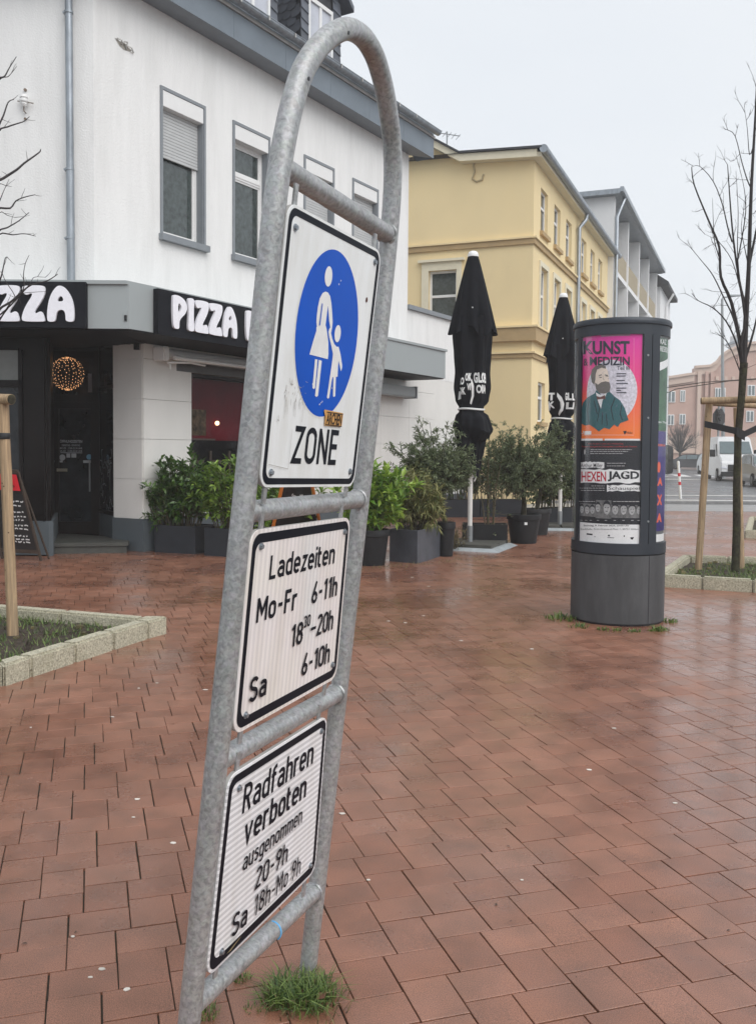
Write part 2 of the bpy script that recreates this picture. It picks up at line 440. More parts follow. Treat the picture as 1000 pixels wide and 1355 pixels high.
def paver_mat(name, joints=False, ang=0.0):
    """brownish red concrete, fine aggregate grain, rain-wet in irregular patches"""
    m, nt, b = new_mat(name); L = nt.links; N = nt.nodes
    ge = N.new('ShaderNodeNewGeometry'); oi = N.new('ShaderNodeObjectInfo')
    pos = ge.outputs['Position']
    ad = N.new('ShaderNodeMath'); ad.operation = 'ADD'; L.new(ge.outputs['Random Per Island'], ad.inputs[0]); L.new(oi.outputs['Random'], ad.inputs[1])
    fr = N.new('ShaderNodeMath'); fr.operation = 'FRACT'; L.new(ad.outputs[0], fr.inputs[0])
    cr = N.new('ShaderNodeValToRGB'); e = cr.color_ramp.elements
    e[0].position = 0; e[0].color = (.240, .106, .066, 1); e[1].position = 1; e[1].color = (.290, .140, .093, 1)
    x = e.new(.5); x.color = (.262, .122, .078, 1)
    L.new(fr.outputs[0], cr.inputs['Fac']); out = cr.outputs['Color']
    g = N.new('ShaderNodeTexNoise'); g.inputs['Scale'].default_value = 300; g.inputs['Detail'].default_value = 3; L.new(pos, g.inputs['Vector'])
    gr = N.new('ShaderNodeValToRGB'); gr.color_ramp.elements[0].position = .3; gr.color_ramp.elements[0].color = (.42, .42, .42, 1)
    gr.color_ramp.elements[1].position = .72; gr.color_ramp.elements[1].color = (1.62, 1.58, 1.54, 1)
    L.new(g.outputs['Fac'], gr.inputs['Fac'])
    mu = N.new('ShaderNodeMixRGB'); mu.blend_type = 'MULTIPLY'; mu.inputs['Fac'].default_value = .9
    L.new(out, mu.inputs['Color1']); L.new(gr.outputs['Color'], mu.inputs['Color2']); out = mu.outputs['Color']
    # broad stains
    s = N.new('ShaderNodeTexNoise'); s.inputs['Scale'].default_value = .8; s.inputs['Detail'].default_value = 7; s.inputs['Roughness'].default_value = .62; L.new(pos, s.inputs['Vector'])
    wet = N.new('ShaderNodeMapRange'); wet.inputs['From Min'].default_value = .40; wet.inputs['From Max'].default_value = .60
    L.new(s.outputs['Fac'], wet.inputs['Value'])
    dk = N.new('ShaderNodeMixRGB'); dk.blend_type = 'MULTIPLY'; dk.inputs['Color2'].default_value = (.80, .77, .76, 1)
    L.new(wet.outputs[0], dk.inputs['Fac']); L.new(out, dk.inputs['Color1']); out = dk.outputs['Color']
    s2 = N.new('ShaderNodeTexNoise'); s2.inputs['Scale'].default_value = 5.5; s2.inputs['Detail'].default_value = 6; L.new(pos, s2.inputs['Vector'])
    r2 = N.new('ShaderNodeValToRGB'); r2.color_ramp.elements[0].position = .34; r2.color_ramp.elements[0].color = (.74, .75, .74, 1); r2.color_ramp.elements[1].position = .60; r2.color_ramp.elements[1].color = (1.08, 1.06, 1.05, 1)
    L.new(s2.outputs['Fac'], r2.inputs['Fac'])
    m3 = N.new('ShaderNodeMixRGB'); m3.blend_type = 'MULTIPLY'; m3.inputs['Fac'].default_value = .8
    L.new(out, m3.inputs['Color1']); L.new(r2.outputs['Color'], m3.inputs['Color2']); out = m3.outputs['Color']
    bh = g.outputs['Fac']
    if joints:
        mp = N.new('ShaderNodeMapping'); mp.inputs['Rotation'].default_value = (0, 0, -ang); L.new(pos, mp.inputs['Vector'])
        bk = N.new('ShaderNodeTexBrick'); bk.inputs['Scale'].default_value = 1; bk.inputs['Brick Width'].default_value = .2; bk.inputs['Row Height'].default_value = .15
        bk.inputs['Mortar Size'].default_value = .006; bk.inputs['Color1'].default_value = (.9, .9, .9, 1); bk.inputs['Color2'].default_value = (1.08, 1.08, 1.08, 1); bk.inputs['Mortar'].default_value = (.28, .28, .27, 1)
        L.new(mp.outputs[0], bk.inputs['Vector'])
        m4 = N.new('ShaderNodeMixRGB'); m4.blend_type = 'MULTIPLY'; m4.inputs['Fac'].default_value = 1
        L.new(out, m4.inputs['Color1']); L.new(bk.outputs['Color'], m4.inputs['Color2']); out = m4.outputs['Color']
    L.new(out, b.inputs['Base Color'])
    ro = N.new('ShaderNodeMapRange'); ro.inputs['To Min'].default_value = .36; ro.inputs['To Max'].default_value = .13
    L.new(wet.outputs[0], ro.inputs['Value']); 
    rr = N.new('ShaderNodeMath'); rr.operation = 'MULTIPLY_ADD'; rr.inputs[1].default_value = .14; L.new(s2.outputs['Fac'], rr.inputs[0]); L.new(ro.outputs[0], rr.inputs[2])
    L.new(rr.outputs[0], b.inputs['Roughness'])
    b.inputs['Specular IOR Level'].default_value = .55
    cw = N.new('ShaderNodeMapRange'); cw.inputs['To Min'].default_value = .05; cw.inputs['To Max'].default_value = .38; L.new(wet.outputs[0], cw.inputs['Value']); L.new(cw.outputs[0], b.inputs['Coat Weight']); b.inputs['Coat Roughness'].default_value = .14
    bp = N.new('ShaderNodeBump'); bp.inputs['Strength'].default_value = .30; bp.inputs['Distance'].default_value = .0015
    L.new(bh, bp.inputs['Height']); L.new(bp.outputs[0], b.inputs['Normal'])
    return m
PA = radians(17.4)
M['paver'] = paver_mat('brown_red_paver')
M['paver_far'] = paver_mat('brown_red_paving_far', True, PA)
M['joint'] = mat('joint_sand', (.050, .042, .032), .9, var=.5, vscale=12, dirt=(.05, .07, .02), dscale=3, damt=.5)

# ================================================================== SETTING
# ground out to the horizon
gb = MB(); gb.quad((-400, -30, -.02), (400, -30, -.02), (400, 700, -.02), (-400, 700, -.02))
tag(gb.build('ground', M['tarmac']), kind='structure')

# the plaza: base sheet with loose pavers on it
PL_L, PL_W, GAP = .2, .151, .0044
pv = thing('pavement', (0, 5, 0), None, None); pv['kind'] = 'structure'
pb = MB(); pb.quad((-14, -3, -.0105), (16, -3, -.0105), (16, 18.2, -.0105), (-14, 18.2, -.0105)); pb.build('joint_bed', M['joint'], pv)
pb = MB(); pb.quad((-14, 18.2, -.002), (16, 18.2, -.002), (16, 25.2, -.002), (-14, 27, -.002)); pb.build('far_paving', M['paver_far'], pv)

def paver_geo(L, W):
    """one paver with a chamfered edge, top face at z=0"""
    hx, hy, c, h = L / 2 - GAP / 2, W / 2 - GAP / 2, .0018, .011
    v = [(-hx, -hy, -h), (hx, -hy, -h), (hx, hy, -h), (-hx, hy, -h), (-hx, -hy, -.0013), (hx, -hy, -.0013), (hx, hy, -.0013), (-hx, hy, -.0013),
         (-hx + c, -hy + c, 0), (hx - c, -hy + c, 0), (hx - c, hy - c, 0), (-hx + c, hy - c, 0)]
    f = []
    for a in (0, 4):
        for k in range(4): f.append((a + k, a + (k + 1) % 4, a + 4 + (k + 1) % 4, a + 4 + k))
    f.append((8, 9, 10, 11))
    return v, f
PV, PF = paver_geo(PL_L, PL_W)
O0 = G(588.8, 1289)[:2]        # a paver corner seen in the photograph fixes the bond
ca, sa = cos(PA), sin(PA)
u_ax = Vector((ca, sa)); v_ax = Vector((-sa, ca))
cells = []
Lp, Wp = PL_L, PL_W
NN = 170
for s_ in range(-60, 61):
    for k in range(-NN, NN):
        # lying paver k of strip s_: [kW, kW+L] x [kW, kW+W]; standing one: [kW-W, kW] x [kW, kW+L]
        ox, oy = s_ * -Lp, s_ * Lp
        for kind, cx_, cy_ in (('l', k * Wp + Lp / 2, k * Wp + Wp / 2), ('s', k * Wp - Wp / 2, k * Wp + Lp / 2)):
            a, b_ = cx_ + ox, -(cy_ + oy)
            p = Vector(O0) + u_ax * a + v_ax * b_
            Y = p.y
            if Y < 1.0 or Y > 18.2: continue
            if abs(p.x) > .43 * Y + 1.6: continue
            cells.append((p.x, p.y, kind))
def in_beds(x, y):
    return False
def view_px(x, y, z=0):
    dz = z - CAMH
    f = y * cos(TH) - dz * sin(TH); up = y * sin(TH) + dz * cos(TH)
    X = x / f; Y_ = -up / f
    return PCX + FOC * (X * cos(RO) - Y_ * sin(RO)), PCY + FOC * (X * sin(RO) + Y_ * cos(RO))
vis = []
for i, (x, y, kd) in enumerate(cells):
    px, py = view_px(x, y)
    if -15 < px < 1015 and py < 1368: vis.append((y, i))
vis.sort()
near = set(i for _, i in vis[:292])
pm = bpy.data.meshes.new('brick'); pm.from_pydata(PV, [], PF); pm.materials.append(M['paver']); pm.update()
rng = random.Random(3)
far_v, far_f = [], []
for i, (x, y, kd) in enumerate(cells):
    an = PA + (pi / 2 if kd == 's' else 0) + rng.gauss(0, .0035)
    tx, ty = rng.gauss(0, .0028), rng.gauss(0, .0028)
    dz = rng.uniform(-.0008, .0004)
    jx, jy = rng.gauss(0, .0008), rng.gauss(0, .0008)
    if i in near:
        o = bpy.data.objects.new('brick', pm); COL.objects.link(o)
        o.parent = pv; o.matrix_parent_inverse = Matrix.Translation((0, -5, 0))
        o.location = (x + jx, y + jy, dz); o.rotation_euler = (tx, ty, an)
    else:
        b0 = len(far_v); c_, s__ = cos(an), sin(an)
        for vx, vy, vz in PV:
            far_v.append((x + jx + vx * c_ - vy * s__, y + jy + vx * s__ + vy * c_, dz + vz + vx * ty * .6 + vy * tx * .6))
        far_f += [tuple(b0 + q for q in f) for f in PF]
fb = MB(); fb.v = far_v; fb.f = far_f
fb.build('paver_field', M['paver'], pv, kind='stuff')

# road beyond the plaza
rd = MB(); rd.quad((2.0, 25.25, -.012), (40, 25.25, -.012), (60, 80, -.012), (-6, 80, -.012)); tag(rd.build('road', M['tarmac']), kind='structure')
fw = MB()
fw.quad((2.2, 25.3, .0), (30, 25.3, .0), (30, 28.6, .0), (2.2, 28.8, .0))
tag(fw.build('footway', M['footway']), kind='structure')
kb = MB()
for k in range(26):
    kb.box(2.2 + k * 1.0, 3.19 + k * 1.0, 28.75, 28.95, -.01, .075)
o = kb.build('road_kerb', M['kerb_far']); tag(o, kind='structure')
mk = MB()
for (x0, x1, y0, y1) in ((8, 26, 31.0, 31.5), (8, 26, 34.5, 35.0), (6, 30, 55, 57)):
    mk.quad((x0, y0, -.006), (x1, y0, -.006), (x1, y1, -.006), (x0, y1, -.006))
for k in range(9):
    mk.quad((9 + k * 1.6, 62, -.006), (9.9 + k * 1.6, 62, -.006), (10.6 + k * 1.7, 68, -.006), (9.6 + k * 1.7, 68, -.006))
tag(mk.build('road_markings', M['marking']), kind='structure')

# ================================================================== WHITE CORNER BUILDING
A1 = math.atan(725 / FOC)
P0 = G(190, 730)
F = Plane(P0, A1)                               # street facade, t runs away from the camera
tC = F.hit(125, 300)[0]                         # upper corner
C0 = F.pt(tC, 0, 0)
tE = F.hit(540, 300)[0]                         # far end of the tall part
WL = Plane((C0.x, C0.y), radians(-90), True)    # left facade, t runs to the left; n towards the camera
ZT = 8.38
bw = thing('corner_building', (P0.x - 2, P0.y + 4, 0), 'white rendered corner house with grey eaves, slate dormers and a pizza shop below', 'building')

def wall_holes(P, t0, t1, z0, z1, holes, mt, parent, name='wall', depth=.2, off=0.0):
    mb = MB(); ts = sorted({t0, t1, *[h[0] for h in holes], *[h[1] for h in holes]}); zs = sorted({z0, z1, *[h[2] for h in holes], *[h[3] for h in holes]})
    for i in range(len(ts) - 1):
        for j in range(len(zs) - 1):
            a, b_, c, d = ts[i], ts[i + 1], zs[j], zs[j + 1]
            if any(h[0] - 1e-6 <= a and b_ <= h[1] + 1e-6 and h[2] - 1e-6 <= c and d <= h[3] + 1e-6 for h in holes): continue
            mb.quad(P.pt(a, off, c), P.pt(b_, off, c), P.pt(b_, off, d), P.pt(a, off, d))
    for (a, b_, c, d) in holes:
        q = off - depth
        mb.quad(P.pt(a, off, c), P.pt(a, q, c), P.pt(a, q, d), P.pt(a, off, d))
        mb.quad(P.pt(b_, off, c), P.pt(b_, q, c), P.pt(b_, q, d), P.pt(b_, off, d))
        mb.quad(P.pt(a, off, d), P.pt(a, q, d), P.pt(b_, q, d), P.pt(b_, off, d))
        mb.quad(P.pt(a, off, c), P.pt(a, q, c), P.pt(b_, q, c), P.pt(b_, off, c))
    return mb.build(name, mt, parent)

# upper windows
W_t = [F.hit(211.8, 200)[0], F.hit(307.5, 250)[0], F.hit(401.5, 260)[0], F.hit(465.6, 280)[0]]
WW = F.hit(271.5, 200)[0] - W_t[0]
zWt = F.hit(211.8, 112.5)[1]; zWb = F.hit(212, 309)[1]
holes = [(t + .05, t + WW - .05, zWb, zWt - .05) for t in W_t]
wall_holes(F, tC, tE, 3.35, ZT, holes, M['render_white'], bw, 'wall', .22)
# ground floor facade right of the entrance, with the shop windows
tw0 = F.hit(253, 560)[0]; tw1 = tw0 + 1.9
zsw1 = F.hit(253, 493)[1]
gh = [(tw0, tw1, .85, zsw1), (tw1 + 1.1, tw1 + 2.9, .85, zsw1)]
wall_holes(F, 0, tE + 3.25, .50, 3.35, gh, M['smooth_white'], bw, 'shop_wall', .25, -.02)
mb = MB(); mb.pbox(F, .521, tE + 3.25, -.5, .03, 0, .5); mb.build('plinth', M['base_grey'], bw)
# end face of the pier beside the door, plus its plinth
PE = Plane((P0.x, P0.y), A1 - pi / 2)           # runs back-left from the corner of the pier
mb = MB(); q = [F.pt(0, -.02, 0), F.pt(.5, -.02, 0), F.pt(.5, -.64, 0), F.pt(0, -.64, 0)]
mb.hexa([Vector((a.x, a.y, .5)) for a in q] + [Vector((a.x, a.y, 3.34)) for a in q]); mb.build('pier', M['smooth_white'], bw)
mb = MB(); q = [F.pt(-.03, .03, 0), F.pt(.52, .03, 0), F.pt(.52, -.64, 0), F.pt(-.03, -.64, 0)]
mb.hexa([Vector((a.x, a.y, 0)) for a in q] + [Vector((a.x, a.y, .505)) for a in q]); mb.build('plinth', M['base_grey'], bw)
# cladding panels with open joints
zr = [.507, 1.127, 1.747, 2.367, 2.987, 3.345]
pmat = M['smooth_white']
def panel(P, t0, t1, z0, z1, off=0.0):
    m_ = MB(); m_.pbox(P, t0 + .003, t1 - .003, off - .02, off + .012, z0 + .003, z1 - .003); m_.build('cladding_panel', pmat, bw)
for j in range(5):
    panel(F, .0, tw0, zr[j], zr[j + 1])
    for a, b_ in ((tw1, tw1 + 1.1), (tw1 + 2.9, tw1 + 4.2), (tw1 + 4.2, tw1 + 5.5), (tw1 + 5.5, tw1 + 6.8)):
        if b_ < tE + 3.2: panel(F, a, b_, zr[j], zr[j + 1])
    # end face panels
    m_ = MB(); P_ = F
    a = [F.pt(-.012, -.008, 0), F.pt(.0, -.008, 0), F.pt(.0, -.63, 0), F.pt(-.012, -.63, 0)]
    m_.hexa([Vector((w.x, w.y, zr[j] + .003)) for w in a] + [Vector((w.x, w.y, zr[j + 1] - .003)) for w in a]); m_.build('cladding_panel', pmat, bw)
# body of the house (mass behind the faces)
mb = MB()
back = [F.pt(tC + .02, -.30, 0), F.pt(tE - .02, -.30, 0), F.pt(tE - .02, -9, 0), Vector((-14, 22.5, 0)), Vector((-14, C0.y + .30, 0)), Vector((C0.x - .12, C0.y + .30, 0))]
mb.prism([(p.x, p.y) for p in back], 3.37, ZT - .02); mb.build('upper_body', M['render_white'], bw)
mb = MB()
low = [F.pt(.52, -.30, 0), F.pt(tE + 3.2, -.30, 0), F.pt(tE + 3.2, -6, 0), F.pt(.52, -6, 0)]
mb.prism([(p.x, p.y) for p in low], 0, 3.33); mb.build('shop_interior', M['dark_interior'], bw)
mb = MB(); mb.quad(F.pt(tE, 0, 3.2), F.pt(tE, -8, 3.2), F.pt(tE, -8, ZT), F.pt(tE, 0, ZT)); mb.build('end_wall', M['render_white'], bw)
# left facade
wall_holes(WL, 0, 9.5, 3.35, ZT, [(3.2, 4.3, 4.6, 6.6)], M['render_white'], bw, 'wall', .22)
# single storey annex beyond
zA = F.hit(560, 414.5)[1]
mb = MB(); mb.pbox(F, tE + .002, tE + 3.3, -5, -.015, 3.35, zA); mb.build('annex_wall', M['render_white'], bw)
mb = MB(); mb.pbox(F, tE + .004, tE + 3.36, -5.05, .06, zA + .002, zA + .10); mb.build('annex_coping', M['grey_paint'], bw)

def house_window(t, z0, z1, w, closed):
    """window in a grey surround with a boxed roller shutter over it"""
    hz_ = z1 - z0
    f = MB()
    f.pbox(F, t, t + .05, -.0, .022, z0, z1); f.pbox(F, t + w - .05, t + w, -.0, .022, z0, z1); f.pbox(F, t + .05, t + w - .05, 0, .022, z1 - .05, z1)
    f.pbox(F, t + .05, t + .062, -.2, -.001, z0, z1 - .05); f.pbox(F, t + w - .062, t + w - .05, -.2, -.001, z0, z1 - .05)
    win = f.build('window', M['grey_paint'], bw)
    s = MB(); s.pbox(F, t + .05, t + w - .05, -.15, .012, z1 - .30, z1 - .052); bevel(s.build('shutter_box', M['frame_white'], win), .006, 1)
    s = MB(); s.pbox(F, t - .03, t + w + .03, -.12, .09, z0 - .10, z0); s.build('sill', M['grey_paint'], win)
    fr = MB(); a, b_ = t + .064, t + w - .064; tz = z0 + hz_ * .62
    for (x0, x1, y0, y1) in ((a, a + .05, z0, z1 - .3), (b_ - .05, b_, z0, z1 - .3), (a + .05, b_ - .05, z0, z0 + .06), (a + .05, b_ - .05, z1 - .35, z1 - .30), (a + .05, b_ - .05, tz - .05, tz + .05)):
        fr.pbox(F, x0, x1, -.19, -.13, y0, y1)
    fr.build('frame', M['frame_white'], win)
    fr = MB(); fr.pbox(F, a + .05, b_ - .05, -.19, -.12, tz - .012, tz + .012)
    for (y0, y1) in ((z0 + .06, tz - .05), (tz + .05, z1 - .35)):
        x0, x1 = a + .05, b_ - .05
        fr.pbox(F, x0, x0 + .035, -.185, -.145, y0, y1); fr.pbox(F, x1 - .035, x1, -.185, -.145, y0, y1); fr.pbox(F, x0 + .035, x1 - .035, -.185, -.145, y0, y0 + .035); fr.pbox(F, x0 + .035, x1 - .035, -.185, -.145, y1 - .035, y1)
    fr.build('sash', M['frame_white'], win)
    p = MB(); p.pbox(F, a + .06, b_ - .06, -.175, -.165, z0 + .06, z1 - .36); p.build('pane', M['pane'], win)
    if closed > 0:
        s = MB(); zz = z1 - .30; n = int((hz_ - .36) * closed / .05)
        for k in range(n):
            s.pbox(F, t + .068, t + w - .068, -.115 + .004, -.100, zz - .05 * (k + 1) + .006, zz - .05 * k - .002)
            s.pbox(F, t + .068, t + w - .068, -.118, -.111, zz - .05 * (k + 1), zz - .05 * k)
        s.build('shutter_slats', M['shutter'], win, kind='stuff')
    return win
for t, c in zip(W_t, (.40, 0, .78, .85)):
    w_ = house_window(t, zWb, zWt, WW, c)
    if t == W_t[0]:     # plant in a pot behind the glass
        q = F.pt(t + .42, -.06, zWb + .1)
# eaves: sloping soffit, fascia, edge strip and gutter
OH = .40
ex = .46
def eave(P, t0, t1, parent, m0, m1, nseg):
    s = MB()
    s.quad(P.pt(t0 - m0 * 0, -.05, ZT), P.pt(t1, -.05, ZT), P.pt(t1 + m1, OH, ZT - .02), P.pt(t0 - m0, OH, ZT - .02)); s.build('soffit', M['soffit'], parent)
    L_ = (t1 + m1 - (t0 - m0)) / nseg
    for k in range(nseg):
        a = t0 - m0 + k * L_
        s = MB(); s.pbox(P, a + .003, a + L_ - .003, OH - .02, OH, ZT - .02, ZT + .42); s.build('fascia_panel', M['fascia'], parent)
    s = MB(); s.pbox(P, t0 - m0, t1 + m1 + .01, OH - .02, OH + .035, ZT + .425, ZT + .475); s.build('drip_edge', M['zinc_light'], parent)
    s = MB(); s.pbox(P, t0 - m0, t1 + m1, OH - .03, OH - .002, ZT + .476, ZT + .62); s.build('gutter_board', M['zinc'], parent)
    s = MB(); N_ = 8
    pr = [(OH + .03 + .085 * (1 - cos(pi * k / N_)), ZT + .56 - .085 * sin(pi * k / N_)) for k in range(N_ + 1)]
    for k in range(N_):
        (o0, z0), (o1, z1) = pr[k], pr[k + 1]
        s.quad(P.pt(t0 - m0, o0, z0), P.pt(t1 + m1, o0, z0), P.pt(t1 + m1, o1, z1), P.pt(t0 - m0, o1, z1))
    s.tube([P.pt(t0 - m0, OH + .20, ZT + .565), P.pt(t1 + m1, OH + .20, ZT + .565)], .011, 6)
    s.build('gutter', M['zinc'], parent)
    for k in range(int((t1 - t0) / .75)):
        a = t0 + .3 + k * .75
        s = MB(); s.pbox(P, a, a + .03, OH + .01, OH + .215, ZT + .555, ZT + .575); s.pbox(P, a, a + .03, OH + .2, OH + .215, ZT + .50, ZT + .575); s.build('gutter_bracket', M['zinc_light'], parent)
mC = OH * math.tan((pi / 2 - A1) / 2)
eave(F, tC, tE, bw, mC, ex, 7)
eave(WL, 0, 9.5, bw, mC, 0, 4)
mb = MB(); mb.quad(F.pt(tE + ex, OH, ZT - .02), F.pt(tE + ex, -.05, ZT - .02), F.pt(tE + ex, -.4, ZT + .42), F.pt(tE + ex, OH, ZT + .42)); mb.build('eave_end', M['fascia'], bw)
# slate roof: steep lower slope all round, flat-ish top
ZR = ZT + .45
def offp(o, e=0): return [F.pt(tC - o * -.0, -o, 0), F.pt(tE + .3 - e, -o, 0)]
mb = MB()
rz = .75
mb.quad(F.pt(tC, .28, ZR), F.pt(tE + ex - .05, .28, ZR), F.pt(tE - .6, -4.2, ZR + rz), F.pt(tC - 2, -4.2, ZR + rz))
mb.quad(Vector((-14, C0.y - .28, ZR)), F.pt(tC, .28, ZR), F.pt(tC - 2, -4.2, ZR + rz), Vector((-14, C0.y + 4, ZR + rz)))
mb.quad(F.pt(tE + ex - .05, .28, ZR), F.pt(tE + ex - .05, -8, ZR), F.pt(tE - .6, -7, ZR + rz), F.pt(tE - .6, -4.2, ZR + rz))
mb.poly([F.pt(tC - 2, -4.2, ZR + rz), F.pt(tE - .6, -4.2, ZR + rz), F.pt(tE - .6, -7, ZR + rz), Vector((-14, 23, ZR + rz)), Vector((-14, C0.y + 4, ZR + rz))])
mb.build('roof', M['slate'], bw)

# dormers
sl_me = {}
def slate_obj(parent, P, t, z, w, h, off, ang=0.0, end=False):
    """one slate: thin shield-shaped tile lying on a vertical face"""
    key = (round(w, 3), round(h, 3))
    if key not in sl_me:
        m_ = MB(); c = .010
        pts = [(-w / 2, h / 2), (-w / 2, -h * .20), (-w * .30, -h * .42), (w * .18, -h / 2), (w / 2, -h * .30), (w / 2, h / 2)] if w > .2 and h < .25 else [(-w / 2, h / 2), (-w / 2, -h * .28), (w / 2, -h / 2), (w / 2, h / 2)]
        n = len(pts)
        m_.v = [(x, 0.0, y) for x, y in pts] + [(x, -c, y) for x, y in pts]
        m_.f = [tuple(range(n, 2 * n))] + [(k, (k + 1) % n, n + (k + 1) % n, n + k) for k in range(n)]
        me = bpy.data.meshes.new('slate_tile'); me.from_pydata(m_.v, [], [tuple(reversed(f)) for f in m_.f]); me.materials.append(M['slate']); me.update(); sl_me[key] = me
    o = bpy.data.objects.new('slate_tile', sl_me[key]); COL.objects.link(o)
    o.parent = parent; o.matrix_parent_inverse = parent_world(parent).inverted()
    p = P.pt(t, off, z)
    # local x along P.d, local -y along P.n
    R_ = Matrix((( P.d.x, -P.n.x, 0), (P.d.y, -P.n.y, 0), (0, 0, 1))).to_4x4()
    Mt = Matrix.Translation(p) @ R_ @ Matrix.Rotation(ang, 4, 'Y') @ Matrix.Rotation(radians(-5.5), 4, 'X')
    o.matrix_basis = Mt
    return o
DO = -.30                                       # dormer fronts stand back from the wall
def dormer(px0, px1, pw0, pw1, label, gable):
    t0 = F.hit(px0, 60, DO)[0]; t1 = F.hit(px1, 60, DO)[0]; w0 = F.hit(pw0, 60, DO)[0]; w1 = F.hit(pw1, 60, DO)[0]
    zb = ZR - .25; zw0 = ZR + .12; zw1 = ZR + 1.62; ze = ZR + 1.95
    d = MB(); d.pbox(F, t0 + .02, t1 - .02, -2.4, DO - .02, zb, ze)
    dm = d.build('dormer', M['slate_backing'], bw)
    # slates on the two front strips
    for (a, b_) in ((t0, w0), (w1, t1)):
        n = int((ze - zb) / .20)
        for k in range(n + 1):
            slate_obj(dm, F, (a + b_) / 2, zb + k * .20 + .1, (b_ - a) - .008, .27, DO + .012, 0)
    # cheek facing the camera: diagonal slates
    CK = Plane((F.pt(t0, DO, 0).x, F.pt(t0, DO, 0).y), A1 - pi / 2)
    CK.d = -F.n.copy(); CK.n = -F.d.copy()
    for i in range(9):
        for j in range(14):
            a = .10 + i * .205 + (.10 if j % 2 else 0); z = zb + .05 + j * .15
            if z > ze: continue
            slate_obj(dm, CK, a, z, .215, .23, .012, radians(12))
    # window
    f = MB()
    for (x0, x1, y0, y1) in ((w0, w0 + .06, zw0, zw1), (w1 - .06, w1, zw0, zw1), (w0, w1, zw0 - .06, zw0), (w0, w1, zw1, zw1 + .08)):
        f.pbox(F, x0, x1, DO - .015, DO + .03, y0, y1)
    f.pbox(F, (w0 + w1) / 2 - .04, (w0 + w1) / 2 + .04, DO - .014, DO + .02, zw0 + .001, zw1 - .001)
    f.build('window_frame', M['frame_white'], dm)
    f = MB(); f.pbox(F, w0, w1, DO - .02, DO - .008, zw0 - .06, zw1 + .08); 
    f = MB(); f.pbox(F, w0 + .05, w1 - .05, DO - .016, DO - .006, zw0, zw1); f.build('pane', M['pane_light'], dm)
    # verge roof
    tm = (t0 + t1) / 2
    g = MB()
    if gable:
        zp = ze + (t1 - t0) * .42
        g.poly([F.pt(t0, DO, ze), F.pt(t1, DO, ze), F.pt(tm, DO, zp)])
        for s_, (a, za), (b_, zb_) in ((0, (t0 - .2, ze - .10), (tm, zp + .06)), (1, (t1 + .2, ze - .10), (tm, zp + .06))):
            g.hexa([F.pt(a, DO + .22, za), F.pt(b_, DO + .22, zb_), F.pt(b_, -3, zb_), F.pt(a, -3, za), F.pt(a, DO + .22, za + .12), F.pt(b_, DO + .22, zb_ + .12), F.pt(b_, -3, zb_ + .12), F.pt(a, -3, za + .12)])
        g.build('dormer_roof', M['slate'], dm)
        for k in range(7):
            for j in range(3):
                z = ze + .08 + j * .2
                hw = (zp - z) / .42 / 1.0
                tt = tm - (t1 - t0) / 2 + (k + .5) * (t1 - t0) / 7
                if abs(tt - tm) < (zp - z) / (zp - ze) * (t1 - t0) / 2 - .06:
                    slate_obj(dm, F, tt, z, (t1 - t0) / 7, .25, DO + .006, 0)
    else:
        g.hexa([F.pt(t0 - .15, DO + .2, ze), F.pt(t1 + .15, DO + .2, ze), F.pt(t1 + .15, -3, ze + .3), F.pt(t0 - .15, -3, ze + .3)] + [F.pt(t0 - .15, DO + .2, ze + .12), F.pt(t1 + .15, DO + .2, ze + .12), F.pt(t1 + .15, -3, ze + .42), F.pt(t0 - .15, -3, ze + .42)])
        g.build('dormer_roof', M['slate'], dm)
dormer(297, 366, 311, 356, None, False)
dormer(397, 449.5, 407, 439, None, True)

# canopy over the shop
CO = 1.0
K = AT(171.5, 435, 12.7); zc0, zc1 = K.z, K.z + .60
tK = (Vector((K.x, K.y, 0)) - F.p0).dot(F.d)
YK = K.y
tN = tE - .02
mb = MB()
# street side section (grey box) and left section
ring = [(K.x, K.y), tuple(F.pt(tN, CO, 0)[:2]), tuple(F.pt(tN, -.01, 0)[:2]), tuple(F.pt(tC, -.01, 0)[:2]), (-14, C0.y + .0), (-14, YK)]
mb.prism(ring, zc0, zc1)
cn = mb.build('canopy', M['canopy'], bw)
mb = MB()
def shift(o):
    a = F.pt(tN + .02, CO + o, 0)
    return a
mb.hexa([Vector((K.x - .03, K.y - .035, zc1)), F.pt(tN + .03, CO + .035, zc1), F.pt(tN + .03, CO - .08, zc1), Vector((K.x - .03, K.y + .08, zc1)), Vector((K.x - .03, K.y - .035, zc1 + .05)), F.pt(tN + .03, CO + .035, zc1 + .05), F.pt(tN + .03, CO - .08, zc1 + .05), Vector((K.x - .03, K.y + .08, zc1 + .05))])
mb.box(-14, K.x - .031, YK - .035, YK + .08, zc1, zc1 + .05)
mb.build('canopy_edge', M['canopy'], cn)
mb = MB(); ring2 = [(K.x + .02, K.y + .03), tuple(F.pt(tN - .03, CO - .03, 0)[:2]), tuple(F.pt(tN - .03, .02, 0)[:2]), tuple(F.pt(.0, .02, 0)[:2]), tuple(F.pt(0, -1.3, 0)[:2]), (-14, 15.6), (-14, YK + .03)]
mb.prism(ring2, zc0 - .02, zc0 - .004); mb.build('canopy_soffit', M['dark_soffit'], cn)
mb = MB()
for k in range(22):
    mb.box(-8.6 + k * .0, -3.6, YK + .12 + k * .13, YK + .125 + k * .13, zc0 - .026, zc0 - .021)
mb.build('soffit_joints', M['slate_backing'], cn)

